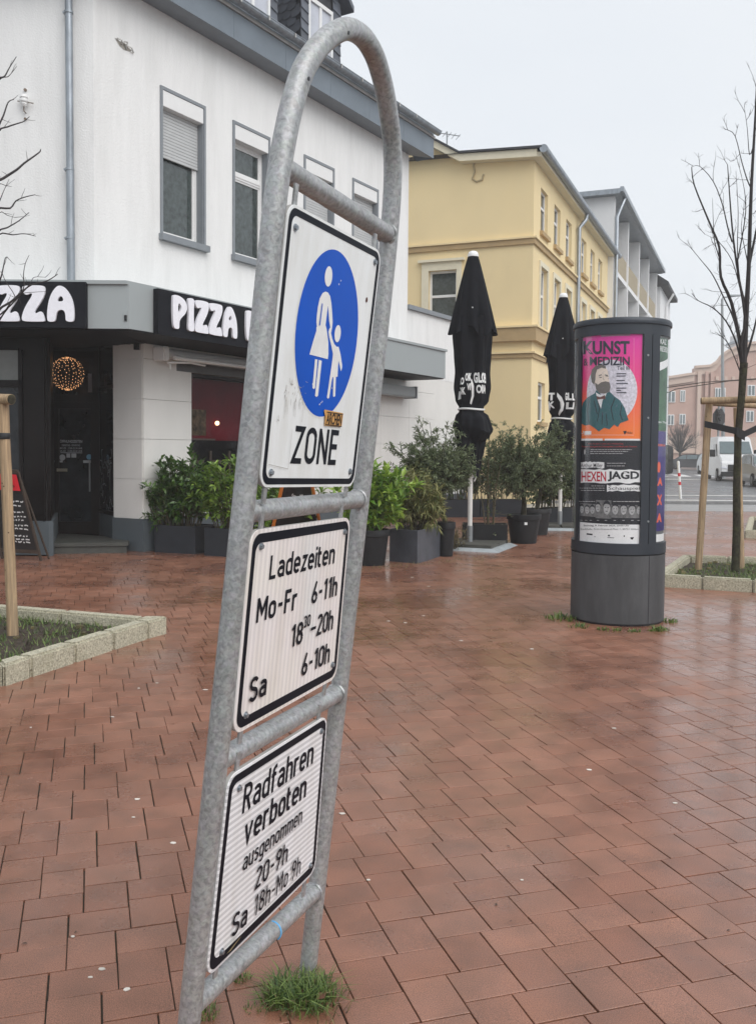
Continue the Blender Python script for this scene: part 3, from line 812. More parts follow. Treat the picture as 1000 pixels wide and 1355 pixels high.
# shop front left of the pier
DZ = .165
bay = MB(); bay.box(-14, -4.84, 13.55, 13.62, .02, .52); bay.build('bay_plinth', M['base_grey'], bw)
q = [(-4.86, 13.56), (-4.79, 13.62), (-5.33, 15.42), (-5.40, 15.36)]
mb = MB(); mb.prism([(-4.84, 13.55), (-4.80, 13.62), (-5.36, 15.45), (-5.9, 15.45), (-5.9, 13.70), (-4.9, 13.68)], 0, .52); mb.build('bay_plinth', M['base_grey'], bw)
mb = MB(); mb.prism([(-14, 13.60), (-4.87, 13.60), (-4.84, 13.66), (-5.42, 15.45), (-14, 15.45)], .52, 3.25); mb.build('bay_front', M['black_panel'], bw)
# large panel, mullions and transom of the bay
def bx(name, x0, x1, y0, y1, z0, z1, mt, par):
    m_ = MB(); m_.box(x0, x1, y0, y1, z0, z1); return m_.build(name, mt, par)
xb = lambda px: AT(px, 600, 13.57).x
zb_ = lambda py: AT(30, py, 13.57).z
for (a, b_, c, d) in ((-14, 26, 461, 463.5), (-14, 31, 503, 513), (26, 31, 463, 690), (57, 60, 450, 690)):
    bx('mullion', max(xb(a), -8), xb(b_), 13.55, 13.60, zb_(d), zb_(c), M['black_panel'], bw)
bx('transom_pane', xb(-20), xb(26), 13.575, 13.60, zb_(503), zb_(463.5), mat('grey_transom', (.17, .18, .17), .3), bw)
bx('door_pane', xb(-20), xb(25), 13.58, 13.60, zb_(692), zb_(513), M['door_glass'], bw)
bx('black_panel', xb(31.5), xb(57), 13.585, 13.60, zb_(699), zb_(463.5), M['black_panel'], bw)
# steps
mb = MB(); st = [G(72, 733), G(168, 731.5), Vector((-4.1, 14.75, 0)), Vector((-5.4, 15.5, 0)), Vector((-5.3, 14.5, 0))]
mb.prism([(p.x, p.y) for p in st], 0, .10); mb.build('step', M['stone_step'], bw)
mb = MB(); st2 = [(st[0].x - .02, st[0].y - .03), (st[1].x + .03, st[1].y - .02), (-4.0, 14.9), (-5.45, 15.5), (-5.32, 14.4)]
mb.prism(st2, .103, DZ); bevel(mb.build('step', M['stone_step'], bw), .008, 2)
# door wall
YD = 15.4
xd = lambda px: AT(px, 600, YD).x
zd = lambda py: AT(100, py, YD).z
bx('entrance_wall', -6, -3.7, YD + .12, YD + .3, 0, 3.3, M['dark_interior'], bw)
dr = bx('door', xd(73), xd(79), YD - .02, YD + .06, DZ, zd(532), M['black_panel'], bw)
for (a, b_, c, d) in ((79, 121, 532, 541), (79, 121, 690, 706), (121, 127, 532, 706)):
    bx('door_frame', xd(a), xd(b_), YD - .02, YD + .06, zd(d), zd(c), M['black_panel'], dr)
bx('door_glass', xd(79), xd(121), YD + .015, YD + .03, zd(690), zd(541), M['door_glass'], dr)
bx('handle', xd(120), xd(121.5), YD - .09, YD - .06, zd(650), zd(610), M['pole_grey'], dr)
bx('letter_slot', xd(76), xd(90), YD - .03, YD - .021, zd(624), zd(620), mat('brass_slot', (.35, .33, .26), .4, .6), dr)
bx('transom', xd(68), xd(133), YD - .03, YD + .07, zd(532), zd(522), M['black_panel'], bw)
bx('transom_glass', xd(68), xd(126), YD + .02, YD + .03, zd(522), zd(474), M['door_glass'], bw)
bx('door_side_post', xd(127), xd(133), YD - .04, YD + .08, DZ, 3.3, M['black_panel'], bw)
bx('vertical_blind', xd(117), xd(122), YD + .012, YD + .019, zd(519), zd(494), mat('pale_blind', (.14, .15, .17), .5), bw)
# angled glazed side panel between door and pier
a = Vector((xd(133), YD - .02, 0)); b_ = F.pt(0, -.62, 0)
sp = Plane((a.x, a.y), atan2(b_.x - a.x, b_.y - a.y))
Ls = (b_ - a).length
if sp.n.y > 0: sp.n = -sp.n
mb = MB(); mb.pbox(sp, 0, Ls, -.06, 0, DZ + .36, 3.28); mb.build('side_glazing', M['door_glass'], bw)
mb = MB(); mb.pbox(sp, 0, Ls, -.08, .02, 0, DZ + .36); mb.build('plinth', M['base_grey'], bw)
for z in (DZ + .37, 2.55):
    mb = MB(); mb.pbox(sp, 0, Ls, 0.0, .02, z, z + .06); mb.build('mullion', M['black_panel'], bw)
# shop windows with red interior
for i, (a, b_, c, d) in enumerate(gh):
    m_ = MB()
    for (x0, x1, y0, y1) in ((a, a + .06, c, d), (b_ - .06, b_, c, d), (a + .06, b_ - .06, d - .06, d), (a + .06, b_ - .06, c, c + .06)):
        m_.pbox(F, x0, x1, -.14, -.05, y0, y1)
    w_ = m_.build('shop_window', M['black_panel'], bw)
    m_ = MB(); m_.pbox(F, a + .06, b_ - .06, -.235, -.23, c + .9, d - .06); m_.build('red_backdrop', M['red_wall'], w_)
    m_ = MB(); m_.pbox(F, a + .06, b_ - .06, -.235, -.23, c + .06, c + .9); m_.build('dark_backdrop', M['dark_interior'], w_)
    m_ = MB(); m_.pbox(F, a + .07, a + .62, -.228, -.222, c + .98, c + 1.42); pf = m_.build('picture', bpy.data.materials.get('dim_picture') or mat('dim_picture', (.075, .050, .028), .8, var=.9, vscale=9, spec=.1), w_)
    m_ = MB(); m_.pbox(F, a + .07, a + .85, -.228, -.215, c + .90, c + .93); m_.build('shelf', M['brown_wood'], w_)
    for q_ in (.25, .7, 1.2): m_ = MB(); m_.pbox(F, a + q_, a + q_ + .05, -.226, -.205, c + .1, c + .72); m_.pbox(F, a + q_, a + q_ + .3, -.226, -.205, c + .5, c + .56); m_.build('chair_back', M['brown_wood'], w_)
    m_ = MB(); m_.quad(F.pt(a + .06, -.10, c + .06), F.pt(b_ - .06, -.10, c + .06), F.pt(b_ - .06, -.10, d - .06), F.pt(a + .06, -.10, d - .06)); m_.build('glass', M['glass'], w_)
    m_ = MB(); m_.pbox(F, a - .35, b_ + .2, -.02, .02, d, 3.0); m_.build('lintel_panel', M['grey_paint'] if False else mat('lintel_grey', (.10, .102, .104), .7), w_)
# emissive pendant lamp glimpsed through the window
em, nt_, b_s = new_mat('warm_bulb'); b_s.inputs['Emission Color'].default_value = (1, .62, .3, 1); b_s.inputs['Emission Strength'].default_value = 2.2
tl, zl = F.hit(287.5, 560, -.17)
m_ = MB(); m_.lathe(F.pt(tl, -.17, zl), [(0.001, -.04), (.03, -.028), (.04, 0), (.03, .028), (.001, .04)], 12)
lm = m_.build('pendant_lamp', em, None, True); tag(lm, 'small round lit lamp glowing behind the red shop window', 'lamp')
# ================================================================== flat print and lettering tools
from mathutils.geometry import tessellate_polygon

def chaikin(pts, it=2):
    for _ in range(it):
        q = []
        n = len(pts)
        for i in range(n):
            a = pts[i]; b_ = pts[(i + 1) % n]
            q.append((a[0] * .75 + b_[0] * .25, a[1] * .75 + b_[1] * .25)); q.append((a[0] * .25 + b_[0] * .75, a[1] * .25 + b_[1] * .75))
        pts = q
    return pts

def tess(loops):
    """2-D loops (outline, then holes) -> (verts2d, tris)"""
    vs = [Vector((p[0], p[1], 0)) for l in loops for p in l]
    tr = tessellate_polygon([[Vector((p[0], p[1], 0)) for p in l] for l in loops])
    return [(v.x, v.y) for v in vs], [tuple(t) for t in tr]

class Print:
    """collects flat 2-D shapes; every shape gets its own tiny lift so that no two faces share a plane"""
    def __init__(s): s.v = []; s.f = []; s.k = 0
    def add(s, vs, fs):
        b_ = len(s.v); s.v += [(x, y, s.k) for x, y in vs]; s.f += [tuple(b_ + i for i in f) for f in fs]; s.k += 1; return s
    def loops(s, ls): return s.add(*tess(ls))
    def rect(s, x0, y0, x1, y1): return s.add([(x0, y0), (x1, y0), (x1, y1), (x0, y1)], [(0, 1, 2, 3)])
    def ell(s, cx, cy, rx, ry, n=40): return s.add([(cx + rx * cos(2 * pi * i / n), cy + ry * sin(2 * pi * i / n)) for i in range(n)], [tuple(range(n))])
    def ribbon(s, pts, w, closed=False):
        P_ = [Vector(p) for p in pts]; n = len(P_); vs = []
        for i in range(n):
            if closed: a, c = P_[(i - 1) % n], P_[(i + 1) % n]
            else: a, c = P_[max(i - 1, 0)], P_[min(i + 1, n - 1)]
            d1 = (P_[i] - a); d2 = (c - P_[i])
            if d1.length < 1e-9: d1 = d2
            if d2.length < 1e-9: d2 = d1
            d1 = d1.normalized(); d2 = d2.normalized()
            t = (d1 + d2)
            t = t.normalized() if t.length > 1e-6 else d1
            nn = Vector((-t.y, t.x)); k = 1 / max(nn.dot(Vector((-d1.y, d1.x))), .45)
            vs += [P_[i] + nn * w / 2 * k, P_[i] - nn * w / 2 * k]
        fs = [(2 * i, 2 * i + 1, 2 * i + 3, 2 * i + 2) for i in range(n - 1)]
        if closed: fs.append((2 * n - 2, 2 * n - 1, 1, 0))
        return s.add([(v.x, v.y) for v in vs], fs)
    def split(s, step):
        """cut into strips so the print can follow a curved surface"""
        bm = bmesh.new(); bv = [bm.verts.new(v) for v in s.v]
        for f in s.f:
            try: bm.faces.new([bv[i] for i in f])
            except ValueError: pass
        xs = [v[0] for v in s.v]; x = min(xs) + step
        while x < max(xs):
            bmesh.ops.bisect_plane(bm, geom=bm.verts[:] + bm.edges[:] + bm.faces[:], plane_co=(x, 0, 0), plane_no=(1, 0, 0)); x += step
        bm.verts.index_update()
        s.v = [tuple(v.co) for v in bm.verts]; s.f = [tuple(v.index for v in f.verts) for f in bm.faces]; bm.free(); return s
    def map(s, fn, name, mt, parent, lift=.00006):
        mb = MB(); mb.v = [tuple(fn(x, y, k * lift)) for x, y, k in s.v]; mb.f = s.f
        return mb.build(name, mt, parent, kind='stuff' if s.k > 1 else None)

# ---- road-sign lettering, drawn as constant-width strokes (cap height 1)
def arc(cx, cy, rx, ry, a0, a1, n=9):
    return [(cx + rx * cos(radians(a0 + (a1 - a0) * i / n)), cy + ry * sin(radians(a0 + (a1 - a0) * i / n))) for i in range(n + 1)]
SW = .135; HB = SW / 2; XH = .72; CW = .38
xt = XH - HB; xr = .16
GL = {
 'Z': (CW, [[(.0, 1 - HB), (CW, 1 - HB), (0, HB), (CW + .02, HB)]]),
 'O': (CW + .02, [arc(.2, .72, .2, .72 - 1 + HB + .42 - .0 if False else .21, 0, 180) + arc(.2, .28, .2, .21, 180, 360) + [(.4, .72)]]),
 'N': (CW, [[(0, 0), (0, 1)], [(.0, .95), (CW, .05)], [(CW, 0), (CW, 1)]]),
 'E': (.33, [[(.35, 1 - HB), (0, 1 - HB), (0, HB), (.35, HB)], [(0, .52), (.32, .52)]]),
 'L': (.30, [[(0, 1), (0, HB), (.33, HB)]]),
 'M': (.48, [[(0, 0), (0, 1)], [(0, .97), (.24, .36), (.48, .97)], [(.48, 0), (.48, 1)]]),
 'F': (.29, [[(.32, 1 - HB), (0, 1 - HB), (0, 0)], [(0, .52), (.27, .52)]]),
 'S': (.36, [arc(.18, .74, .175, .19, 20, 180, 9) + arc(.18, .70, .175, .18, 180, 255, 4) + arc(.18, .30, .185, .20, 75, 0, 4) + arc(.18, .27, .185, .205, 0, -160, 9)]),
 'R': (.36, [[(0, 0), (0, 1 - HB), (.15, 1 - HB)] + arc(.17, .725, .18, .2075, 90, -90, 9) + [(0, .5175)], [(.17, .50), (.36, 0)]]),
 'a': (2 * xr, [arc(xr, xt - .15, xr, .15, 150, 0, 7) + [(2 * xr, 0)], [(2 * xr, .40), (xr, .40)] + arc(xr, .235, xr, .168, 90, 270, 7) + [(2 * xr, .12)]]),
 'd': (2 * xr, [[(2 * xr, 0), (2 * xr, 1)], [(2 * xr, xt - .06), (xr + .02, xt)] + arc(xr, xt - .17, xr, .17, 90, 180, 5) + arc(xr, .235, xr, .168, 180, 270, 5) + [(2 * xr, .12)]]),
 'e': (2 * xr, [[(0, .36), (2 * xr, .36)] + arc(xr, xt - .17, xr, .17, 0, 180, 9) + arc(xr, .235, xr, .168, 180, 325, 8)]),
 'z': (.28, [[(0, xt), (.28, xt), (0, HB), (.30, HB)]]),
 'i': (0, [[(0, 0), (0, XH)], [(0, .84), (0, .99)]]),
 't': (.16, [[(.0, .95), (0, .22)] + arc(.13, .20, .13, .133, 180, 270, 5) + [(.18, HB)], [(-.10, XH - HB), (.17, XH - HB)]]),
 'n': (2 * xr, [[(0, 0), (0, XH)], [(0, xt - .1)] + arc(xr, xt - .16, xr, .16, 130, 0, 7) + [(2 * xr, 0)]]),
 'm': (.52, [[(0, 0), (0, XH)], [(0, xt - .1)] + arc(.13, xt - .14, .13, .14, 130, 0, 6) + [(.26, 0)], [(.26, xt - .1)] + arc(.39, xt - .14, .13, .14, 130, 0, 6) + [(.52, 0)]]),
 'h': (2 * xr, [[(0, 0), (0, 1)], [(0, xt - .1)] + arc(xr, xt - .16, xr, .16, 130, 0, 7) + [(2 * xr, 0)]]),
 'u': (2 * xr, [[(2 * xr, 0), (2 * xr, XH)], [(2 * xr, .17)] + arc(xr, .227, xr, .16, -50, -180, 7) + [(0, XH)]]),
 'r': (.20, [[(0, 0), (0, XH)], [(0, xt - .12)] + arc(.15, xt - .14, .15, .14, 150, 60, 6)]),
 'f': (.20, [[(.05, 0), (.05, .80)] + arc(.19, .80, .14, .133, 180, 90, 5) + [(.24, 1 - HB)], [(-.07, XH - HB), (.21, XH - HB)]]),
 'v': (.34, [[(0, XH), (.17, .02), (.34, XH)]]),
 'b': (2 * xr, [[(0, 0), (0, 1)], [(0, xt - .06), (xr - .02, xt)] + arc(xr, xt - .17, xr, .17, 90, 0, 5) + arc(xr, .235, xr, .168, 0, -90, 5) + [(0, .12)]]),
 's': (.27, [arc(.135, xt - .13, .13, .13, 30, 200, 8) + arc(.135, .24, .14, .172, 60, -150, 9)]),
 'g': (2 * xr, [[(2 * xr, XH), (2 * xr, 0)] + arc(xr, -.05, xr, .15, 0, -150, 7), [(2 * xr, xt - .06), (xr + .02, xt)] + arc(xr, xt - .17, xr, .17, 90, 180, 5) + arc(xr, .235, xr, .168, 180, 270, 5) + [(2 * xr, .12)]]),
 'o': (2 * xr, [arc(xr, xt - .17, xr, .17, 0, 180) + arc(xr, .235, xr, .168, 180, 360) + [(2 * xr, xt - .17)]]),
 '-': (.24, [[(0, .46), (.24, .46)]]),
 '6': (.36, [arc(.18, .27, .175, .205, 0, 360, 16), [(.012, .33), (.27, 1.0)]]),
 '9': (.36, [arc(.18, .73, .175, .205, 0, 360, 16), [(.348, .67), (.09, 0)]]),
 '1': (.20, [[(0, .76), (.15, .95)], [(.17, 0), (.17, 1)]]),
 '8': (.36, [arc(.18, .74, .155, .193, 0, 360, 16), arc(.18, .29, .18, .225, 0, 360, 16)]),
 '0': (.36, [arc(.18, .72, .18, .2125, 0, 180) + arc(.18, .28, .18, .2125, 180, 360) + [(.36, .72)]]),
 '2': (.36, [arc(.18, .745, .17, .19, 165, -25, 10) + [(0, HB), (.38, HB)]]),
 '3': (.34, [arc(.16, .74, .16, .19, 150, -85, 9), arc(.16, .30, .18, .235, 85, -150, 10)]),
 ' ': (.16, []),
}
def din(pr, text, x0, y0, x1, cap, asp, sw=SW, gap=.20, fat=1.0):
    """text fitted between x0 and x1 (fractions of the sign, y down) with the given cap height; asp = width/height of the sign"""
    adv = 0; items = []
    for ch in text:
        w, st = GL[ch]; items.append((adv, st)); adv += w + gap
        if ch == ' ': adv -= .06
    total = adv - gap + SW
    sx = (x1 - x0) / total; sy = cap
    mean = (sx * asp + sy) / 2 * fat
    for a, st in items:
        for s_ in st:
            # strokes are built in metric-like space (x*asp) so their width stays even
            pts = [((x0 + (a + p[0] + HB) * sx) * asp, y0 - p[1] * sy) for p in s_]
            pr.ribbon(pts, sw * mean)
    return pr

# ---- built-in font for small print and posters
TXT = {}
def text_geo(s, bold=0.0):
    key = (s, bold)
    if key in TXT: return TXT[key]
    cu = bpy.data.curves.new('t', 'FONT'); cu.body = s; cu.size = 1; cu.resolution_u = 3; cu.offset = bold; cu.fill_mode = 'BOTH' if hasattr(cu, 'fill_mode') else cu.fill_mode
    ob = bpy.data.objects.new('t', cu); COL.objects.link(ob)
    bpy.context.view_layer.update()
    me = ob.to_mesh(); vs = [(v.co.x, v.co.y) for v in me.vertices]; fs = [tuple(p.vertices) for p in me.polygons]
    ob.to_mesh_clear(); bpy.data.objects.remove(ob); bpy.data.curves.remove(cu)
    x0 = min(v[0] for v in vs); x1 = max(v[0] for v in vs); y0 = min(v[1] for v in vs); y1 = max(v[1] for v in vs)
    vs = [((x - x0) / (x1 - x0), (y - y0) / (y1 - y0)) for x, y in vs]
    TXT[key] = (vs, fs); return TXT[key]
def put_text(pr, s, x0, y0, x1, y1, bold=0.0, shear=0.0):
    vs, fs = text_geo(s, bold)
    return pr.add([(x0 + x * (x1 - x0) + shear * y * (y1 - y0), y0 + y * (y1 - y0)) for x, y in vs], fs)

# ================================================================== THE PEDESTRIAN ZONE SIGN STAND
ST = Vector((-.2001, 2.0218, 2.1424)); SU = Vector((.3608, .9326, -.0094)); SV = Vector((-.1043, .0304, -.9941)); SN = Vector((-.9268, .3596, .1082))
def SP(u, v, n=0.0): return ST + SU * u + SV * v + SN * n     # +n: away from the camera
TD = .030                                                     # tube axis behind the sheets
ss = thing('sign_stand', SP(.27, 2.2, TD), 'leaning galvanised tube frame carrying three white pedestrian zone and loading time signs', 'sign')
ss.location.z = 0
archp = [(-.010, 2.52), (-.0085, 1.85), (-.005, 1.25), (-.0022, .70), (-.0008, .12), (.001, -.02), (.009, -.10), (.0215, -.1704), (.0365, -.2264), (.0646, -.2955), (.1163, -.3626), (.178, -.4184), (.2619, -.4713), (.355, -.4929), (.4346, -.4836), (.4879, -.459), (.5358, -.4251), (.5793, -.380), (.6151, -.3353), (.6386, -.293), (.6575, -.2447), (.673, -.17), (.683, -.05), (.6885, .2), (.690, .6), (.6885, 1.1), (.688, 1.7), (.690, 2.26)]
def catmull(pts, n=4):
    out = []
    for i in range(len(pts) - 1):
        p0, p1, p2, p3 = [Vector(pts[min(max(j, 0), len(pts) - 1)]) for j in (i - 1, i, i + 1, i + 2)]
        for k in range(n):
            t = k / n
            out.append(.5 * ((2 * p1) + (p2 - p0) * t + (2 * p0 - 5 * p1 + 4 * p2 - p3) * t * t + (3 * p1 - p0 - 3 * p2 + p3) * t ** 3))
    out.append(Vector(pts[-1])); return out
TR = .0262
mb = MB(); mb.tube([SP(p[0], p[1], TD) for p in catmull(archp, 3)], TR, 28); tf = mb.build('tube_frame', M['galv'], ss, True)
barv = [(-.0705, -.0755), (.690, .6865), (1.262, 1.266), (1.848, 1.876)]
for v0, v1 in barv:
    mb = MB(); mb.tube([SP(.004, v0 + (v0 - v1) * .01, TD), SP(.672, v1, TD)], TR * .97, 26); br = mb.build('crossbar', M['galv'], ss, True)
    # weld bead where the bar meets the far post
    mb = MB(); rng = random.Random(int(v0 * 100) + 50)
    ring = []
    for k in range(25):
        an = 2 * pi * k / 24
        c = SP(.6625 + .002 * sin(3 * an) - .004 * abs(sin(an)) ** 2 + .004, v1, TD)
        ring.append(c + SV * (cos(an) * TR * 1.02) + SN * (sin(an) * TR * 1.02))
    mb.tube(ring, [.0042 + rng.uniform(-.001, .002) for _ in ring], 6, False); mb.build('weld', M['galv'], br, True)
    if v0 > 1.8:
        bl = [SP(.39, (v0 + v1) / 2 + .004, TD) + SV * (cos(a_) * TR * .985) - SN * (sin(a_) * TR * .985) for k, a_ in enumerate([pi + i * pi / 10 for i in range(0, -11, -1)])]
        bl = [SP(.40, v0 + (v1 - v0) * .62, TD) + SV * (-cos(t_) * TR * .985) - SN * (sin(t_) * TR * .985) for t_ in [radians(x_) for x_ in range(-10, 150, 16)]]
        mb = MB(); mb.tube(bl, .0030, 6); mb.build('blue_mark', mat('blue_paint', (.12, .42, .75), .6), br, True)
# drill holes in the arch
for (pa, pb_) in (((.047, -.272), 0), ((.222, -.444), 0)):
    c = SP(pa[0], pa[1], TD) - SN * (TR + .0003)
    mb = MB(); mb.tube([c + SN * .001, c - SN * .0004], .0045, 12); mb.build('drill_hole', M['black_plain'], ss)

def quad_map(c, n0=0.0):
    """bilinear-projective map of the unit square onto a sheet given by its four corners (in stand coordinates)"""
    (x0, y0), (x1, y1), (x2, y2), (x3, y3) = c
    dx1, dx2, dx3 = x1 - x2, x3 - x2, x0 - x1 + x2 - x3; dy1, dy2, dy3 = y1 - y2, y3 - y2, y0 - y1 + y2 - y3
    g = (dx3 * dy2 - dx2 * dy3) / (dx1 * dy2 - dx2 * dy1); h = (dx1 * dy3 - dx3 * dy1) / (dx1 * dy2 - dx2 * dy1)
    a, b_, d, e = x1 - x0 + g * x1, x3 - x0 + h * x3, y1 - y0 + g * y1, y3 - y0 + h * y3
    def f(x, y, n=0.0):
        w = g * x + h * y + 1
        return SP((a * x + b_ * y + x0) / w, (d * x + e * y + y0) / w, n0 - n)
    return f
def rrect(x0, y0, x1, y1, rx, ry, n=7):
    o = []
    for cx, cy, a in ((x1 - rx, y0 + ry, -90), (x1 - rx, y1 - ry, 0), (x0 + rx, y1 - ry, 90), (x0 + rx, y0 + ry, 180)):
        o += [(cx + rx * cos(radians(a + 90 * i / n)), cy + ry * sin(radians(a + 90 * i / n))) for i in range(n + 1)]
    return o
def sheet_mat(name, col, mode):
    m, nt, b = new_mat(name); L = nt.links; N = nt.nodes
    tc = N.new('ShaderNodeTexCoord'); at = N.new('ShaderNodeAttribute'); at.attribute_name = 'uvw'
    sx = N.new('ShaderNodeSeparateXYZ'); L.new(at.outputs['Vector'], sx.inputs[0])
    base = N.new('ShaderNodeRGB'); base.outputs[0].default_value = (*col, 1); out = base.outputs[0]
    if mode:
        mul = N.new('ShaderNodeMath'); mul.operation = 'MULTIPLY'; mul.inputs[1].default_value = 30 if mode == 'h' else 27
        L.new(sx.outputs[1 if mode == 'h' else 0], mul.inputs[0])
        fr = N.new('ShaderNodeMath'); fr.operation = 'FRACT'; L.new(mul.outputs[0], fr.inputs[0])
        cr = N.new('ShaderNodeValToRGB'); e = cr.color_ramp.elements
        k = .72 if mode == 'h' else .88
        e[0].position = .40; e[0].color = (1, 1, 1, 1); e[1].position = .50; e[1].color = (k, k, k * 1.01, 1)
        x = e.new(.93); x.color = (k, k, k * 1.01, 1); x = e.new(.99); x.color = (1, 1, 1, 1)
        L.new(fr.outputs[0], cr.inputs['Fac'])
        mm = N.new('ShaderNodeMixRGB'); mm.blend_type = 'MULTIPLY'; mm.inputs['Fac'].default_value = 1
        L.new(out, mm.inputs['Color1']); L.new(cr.outputs['Color'], mm.inputs['Color2']); out = mm.outputs['Color']
    # grime, runs and scuffs
    mp = N.new('ShaderNodeMapping'); mp.inputs['Scale'].default_value = (9, 9, 2.2); L.new(tc.outputs['Object'], mp.inputs['Vector'])
    n = N.new('ShaderNodeTexNoise'); n.inputs['Scale'].default_value = 1.6; n.inputs['Detail'].default_value = 8; n.inputs['Roughness'].default_value = .65; L.new(mp.outputs[0], n.inputs['Vector'])
    r = N.new('ShaderNodeValToRGB'); r.color_ramp.elements[0].position = .42; r.color_ramp.elements[0].color = (1, 1, 1, 1); r.color_ramp.elements[1].position = .78; r.color_ramp.elements[1].color = (.80, .78, .73, 1)
    L.new(n.outputs['Fac'], r.inputs['Fac'])
    m2 = N.new('ShaderNodeMixRGB'); m2.blend_type = 'MULTIPLY'; m2.inputs['Fac'].default_value = .8
    L.new(out, m2.inputs['Color1']); L.new(r.outputs['Color'], m2.inputs['Color2']); out = m2.outputs['Color']
    if mode == 'v':      # iridescent retro-reflective film
        n5 = N.new('ShaderNodeTexNoise'); n5.inputs['Scale'].default_value = 2.4; L.new(tc.outputs['Object'], n5.inputs['Vector'])
        c5 = N.new('ShaderNodeValToRGB'); e = c5.color_ramp.elements; e[0].position = .3; e[0].color = (.93, .97, 1, 1); e[1].position = .7; e[1].color = (1, .97, .88, 1); x = e.new(.5); x.color = (1, .93, .93, 1)
        L.new(n5.outputs['Fac'], c5.inputs['Fac']); m5 = N.new('ShaderNodeMixRGB'); m5.blend_type = 'MULTIPLY'; m5.inputs['Fac'].default_value = .8
        L.new(out, m5.inputs['Color1']); L.new(c5.outputs['Color'], m5.inputs['Color2']); out = m5.outputs['Color']
    L.new(out, b.inputs['Base Color']); b.inputs['Roughness'].default_value = .42; b.inputs['Specular IOR Level'].default_value = .35
    return m
M['sheet_plain'] = sheet_mat('sign_sheet_plain', (.83, .85, .85), '')
M['sheet_v'] = sheet_mat('sign_sheet_ribbed', (.88, .87, .85), 'v')
M['sheet_h'] = sheet_mat('sign_sheet_striped', (.90, .90, .92), 'h')
M['sign_black'] = mat('sign_black', (.008, .010, .016), .5, var=.15, spec=.12)
M['sign_blue'] = mat('sign_blue', (.0, .085, .52), .45, var=.07, vscale=5, spec=.15)

def sign_panel(corners, asp, mt, label, bw_x, bw_y, inset):
    f = quad_map(corners)
    out = rrect(0, 0, 1, 1, .065, .065 * asp)
    n = len(out); mb = MB()
    mb.v = [tuple(f(x, y, 0)) for x, y in out] + [tuple(f(x, y, -.0030)) for x, y in out]
    mb.f = [tuple(range(n)), tuple(reversed(range(n, 2 * n)))] + [(k, (k + 1) % n, n + (k + 1) % n, n + k) for k in range(n)]
    # front face as a grid-free polygon carries the sheet coordinates for its stripes
    o = mb.build('sign_panel', mt, ss, label=label)
    at = o.data.attributes.new('uvw', 'FLOAT_VECTOR', 'POINT')
    for i, (x, y) in enumerate(out + out): at.data[i].vector = (x, y, 0)
    # folded grey rim standing behind the sheet
    mb = MB()
    for k in range(n):
        a, b_ = out[k], out[(k + 1) % n]
        mb.quad(f(a[0], a[1], -.003), f(b_[0], b_[1], -.003), f(b_[0], b_[1], -.012), f(a[0], a[1], -.012))
    mb.build('rim', M['zinc_light'], o)
    pr = Print(); ix, iy = inset, inset * asp
    o1 = rrect(ix, iy, 1 - ix, 1 - iy, .056, .056 * asp); o2 = rrect(ix + bw_x, iy + bw_y, 1 - ix - bw_x, 1 - iy - bw_y, .040, .040 * asp)
    m_ = len(o1)
    pr.add(o1 + o2, [(k, (k + 1) % m_, m_ + (k + 1) % m_, m_ + k) for k in range(m_)])
    pr.map(lambda x, y, k: f(x, y, .0006 + k), 'border', M['sign_black'], o)
    return o, f
def bolt(f, x, y, o, streak=0):
    a = f(x, y, 0); b_ = f(x, y, .007); c = f(x, y, .0095)
    mb = MB(); mb.tube([a, f(x, y, .0022)], .0088, 14); mb.tube([f(x, y, .0021), f(x, y, .0072)], .0056, 6)
    mb.build('bolt', M['zinc'], o)
def lugs(us, v0, v1):
    for u, a, b_ in us:
        mb = MB(); w = .0085
        mb.hexa([SP(u - w, a, .004), SP(u + w, a, .004), SP(u + w, a, .009), SP(u - w, a, .009), SP(u - w, b_, .004), SP(u + w, b_, .004), SP(u + w, b_, .009), SP(u - w, b_, .009)])
        mb.build('lug', M['galv'], ss)

S1 = [(.0068, .0028), (.565, -.0062), (.5536, .6413), (.0071, .6303)]
S2 = [(-.0075, .7269), (.556, .728), (.5824, 1.192), (.0037, 1.1991)]
S3 = [(.0041, 1.2949), (.5476, 1.2924), (.5854, 1.7671), (-.0036, 1.7743)]
A1_, A2_, A3_ = .88, 1.21, 1.15        # width / height of the three sheets
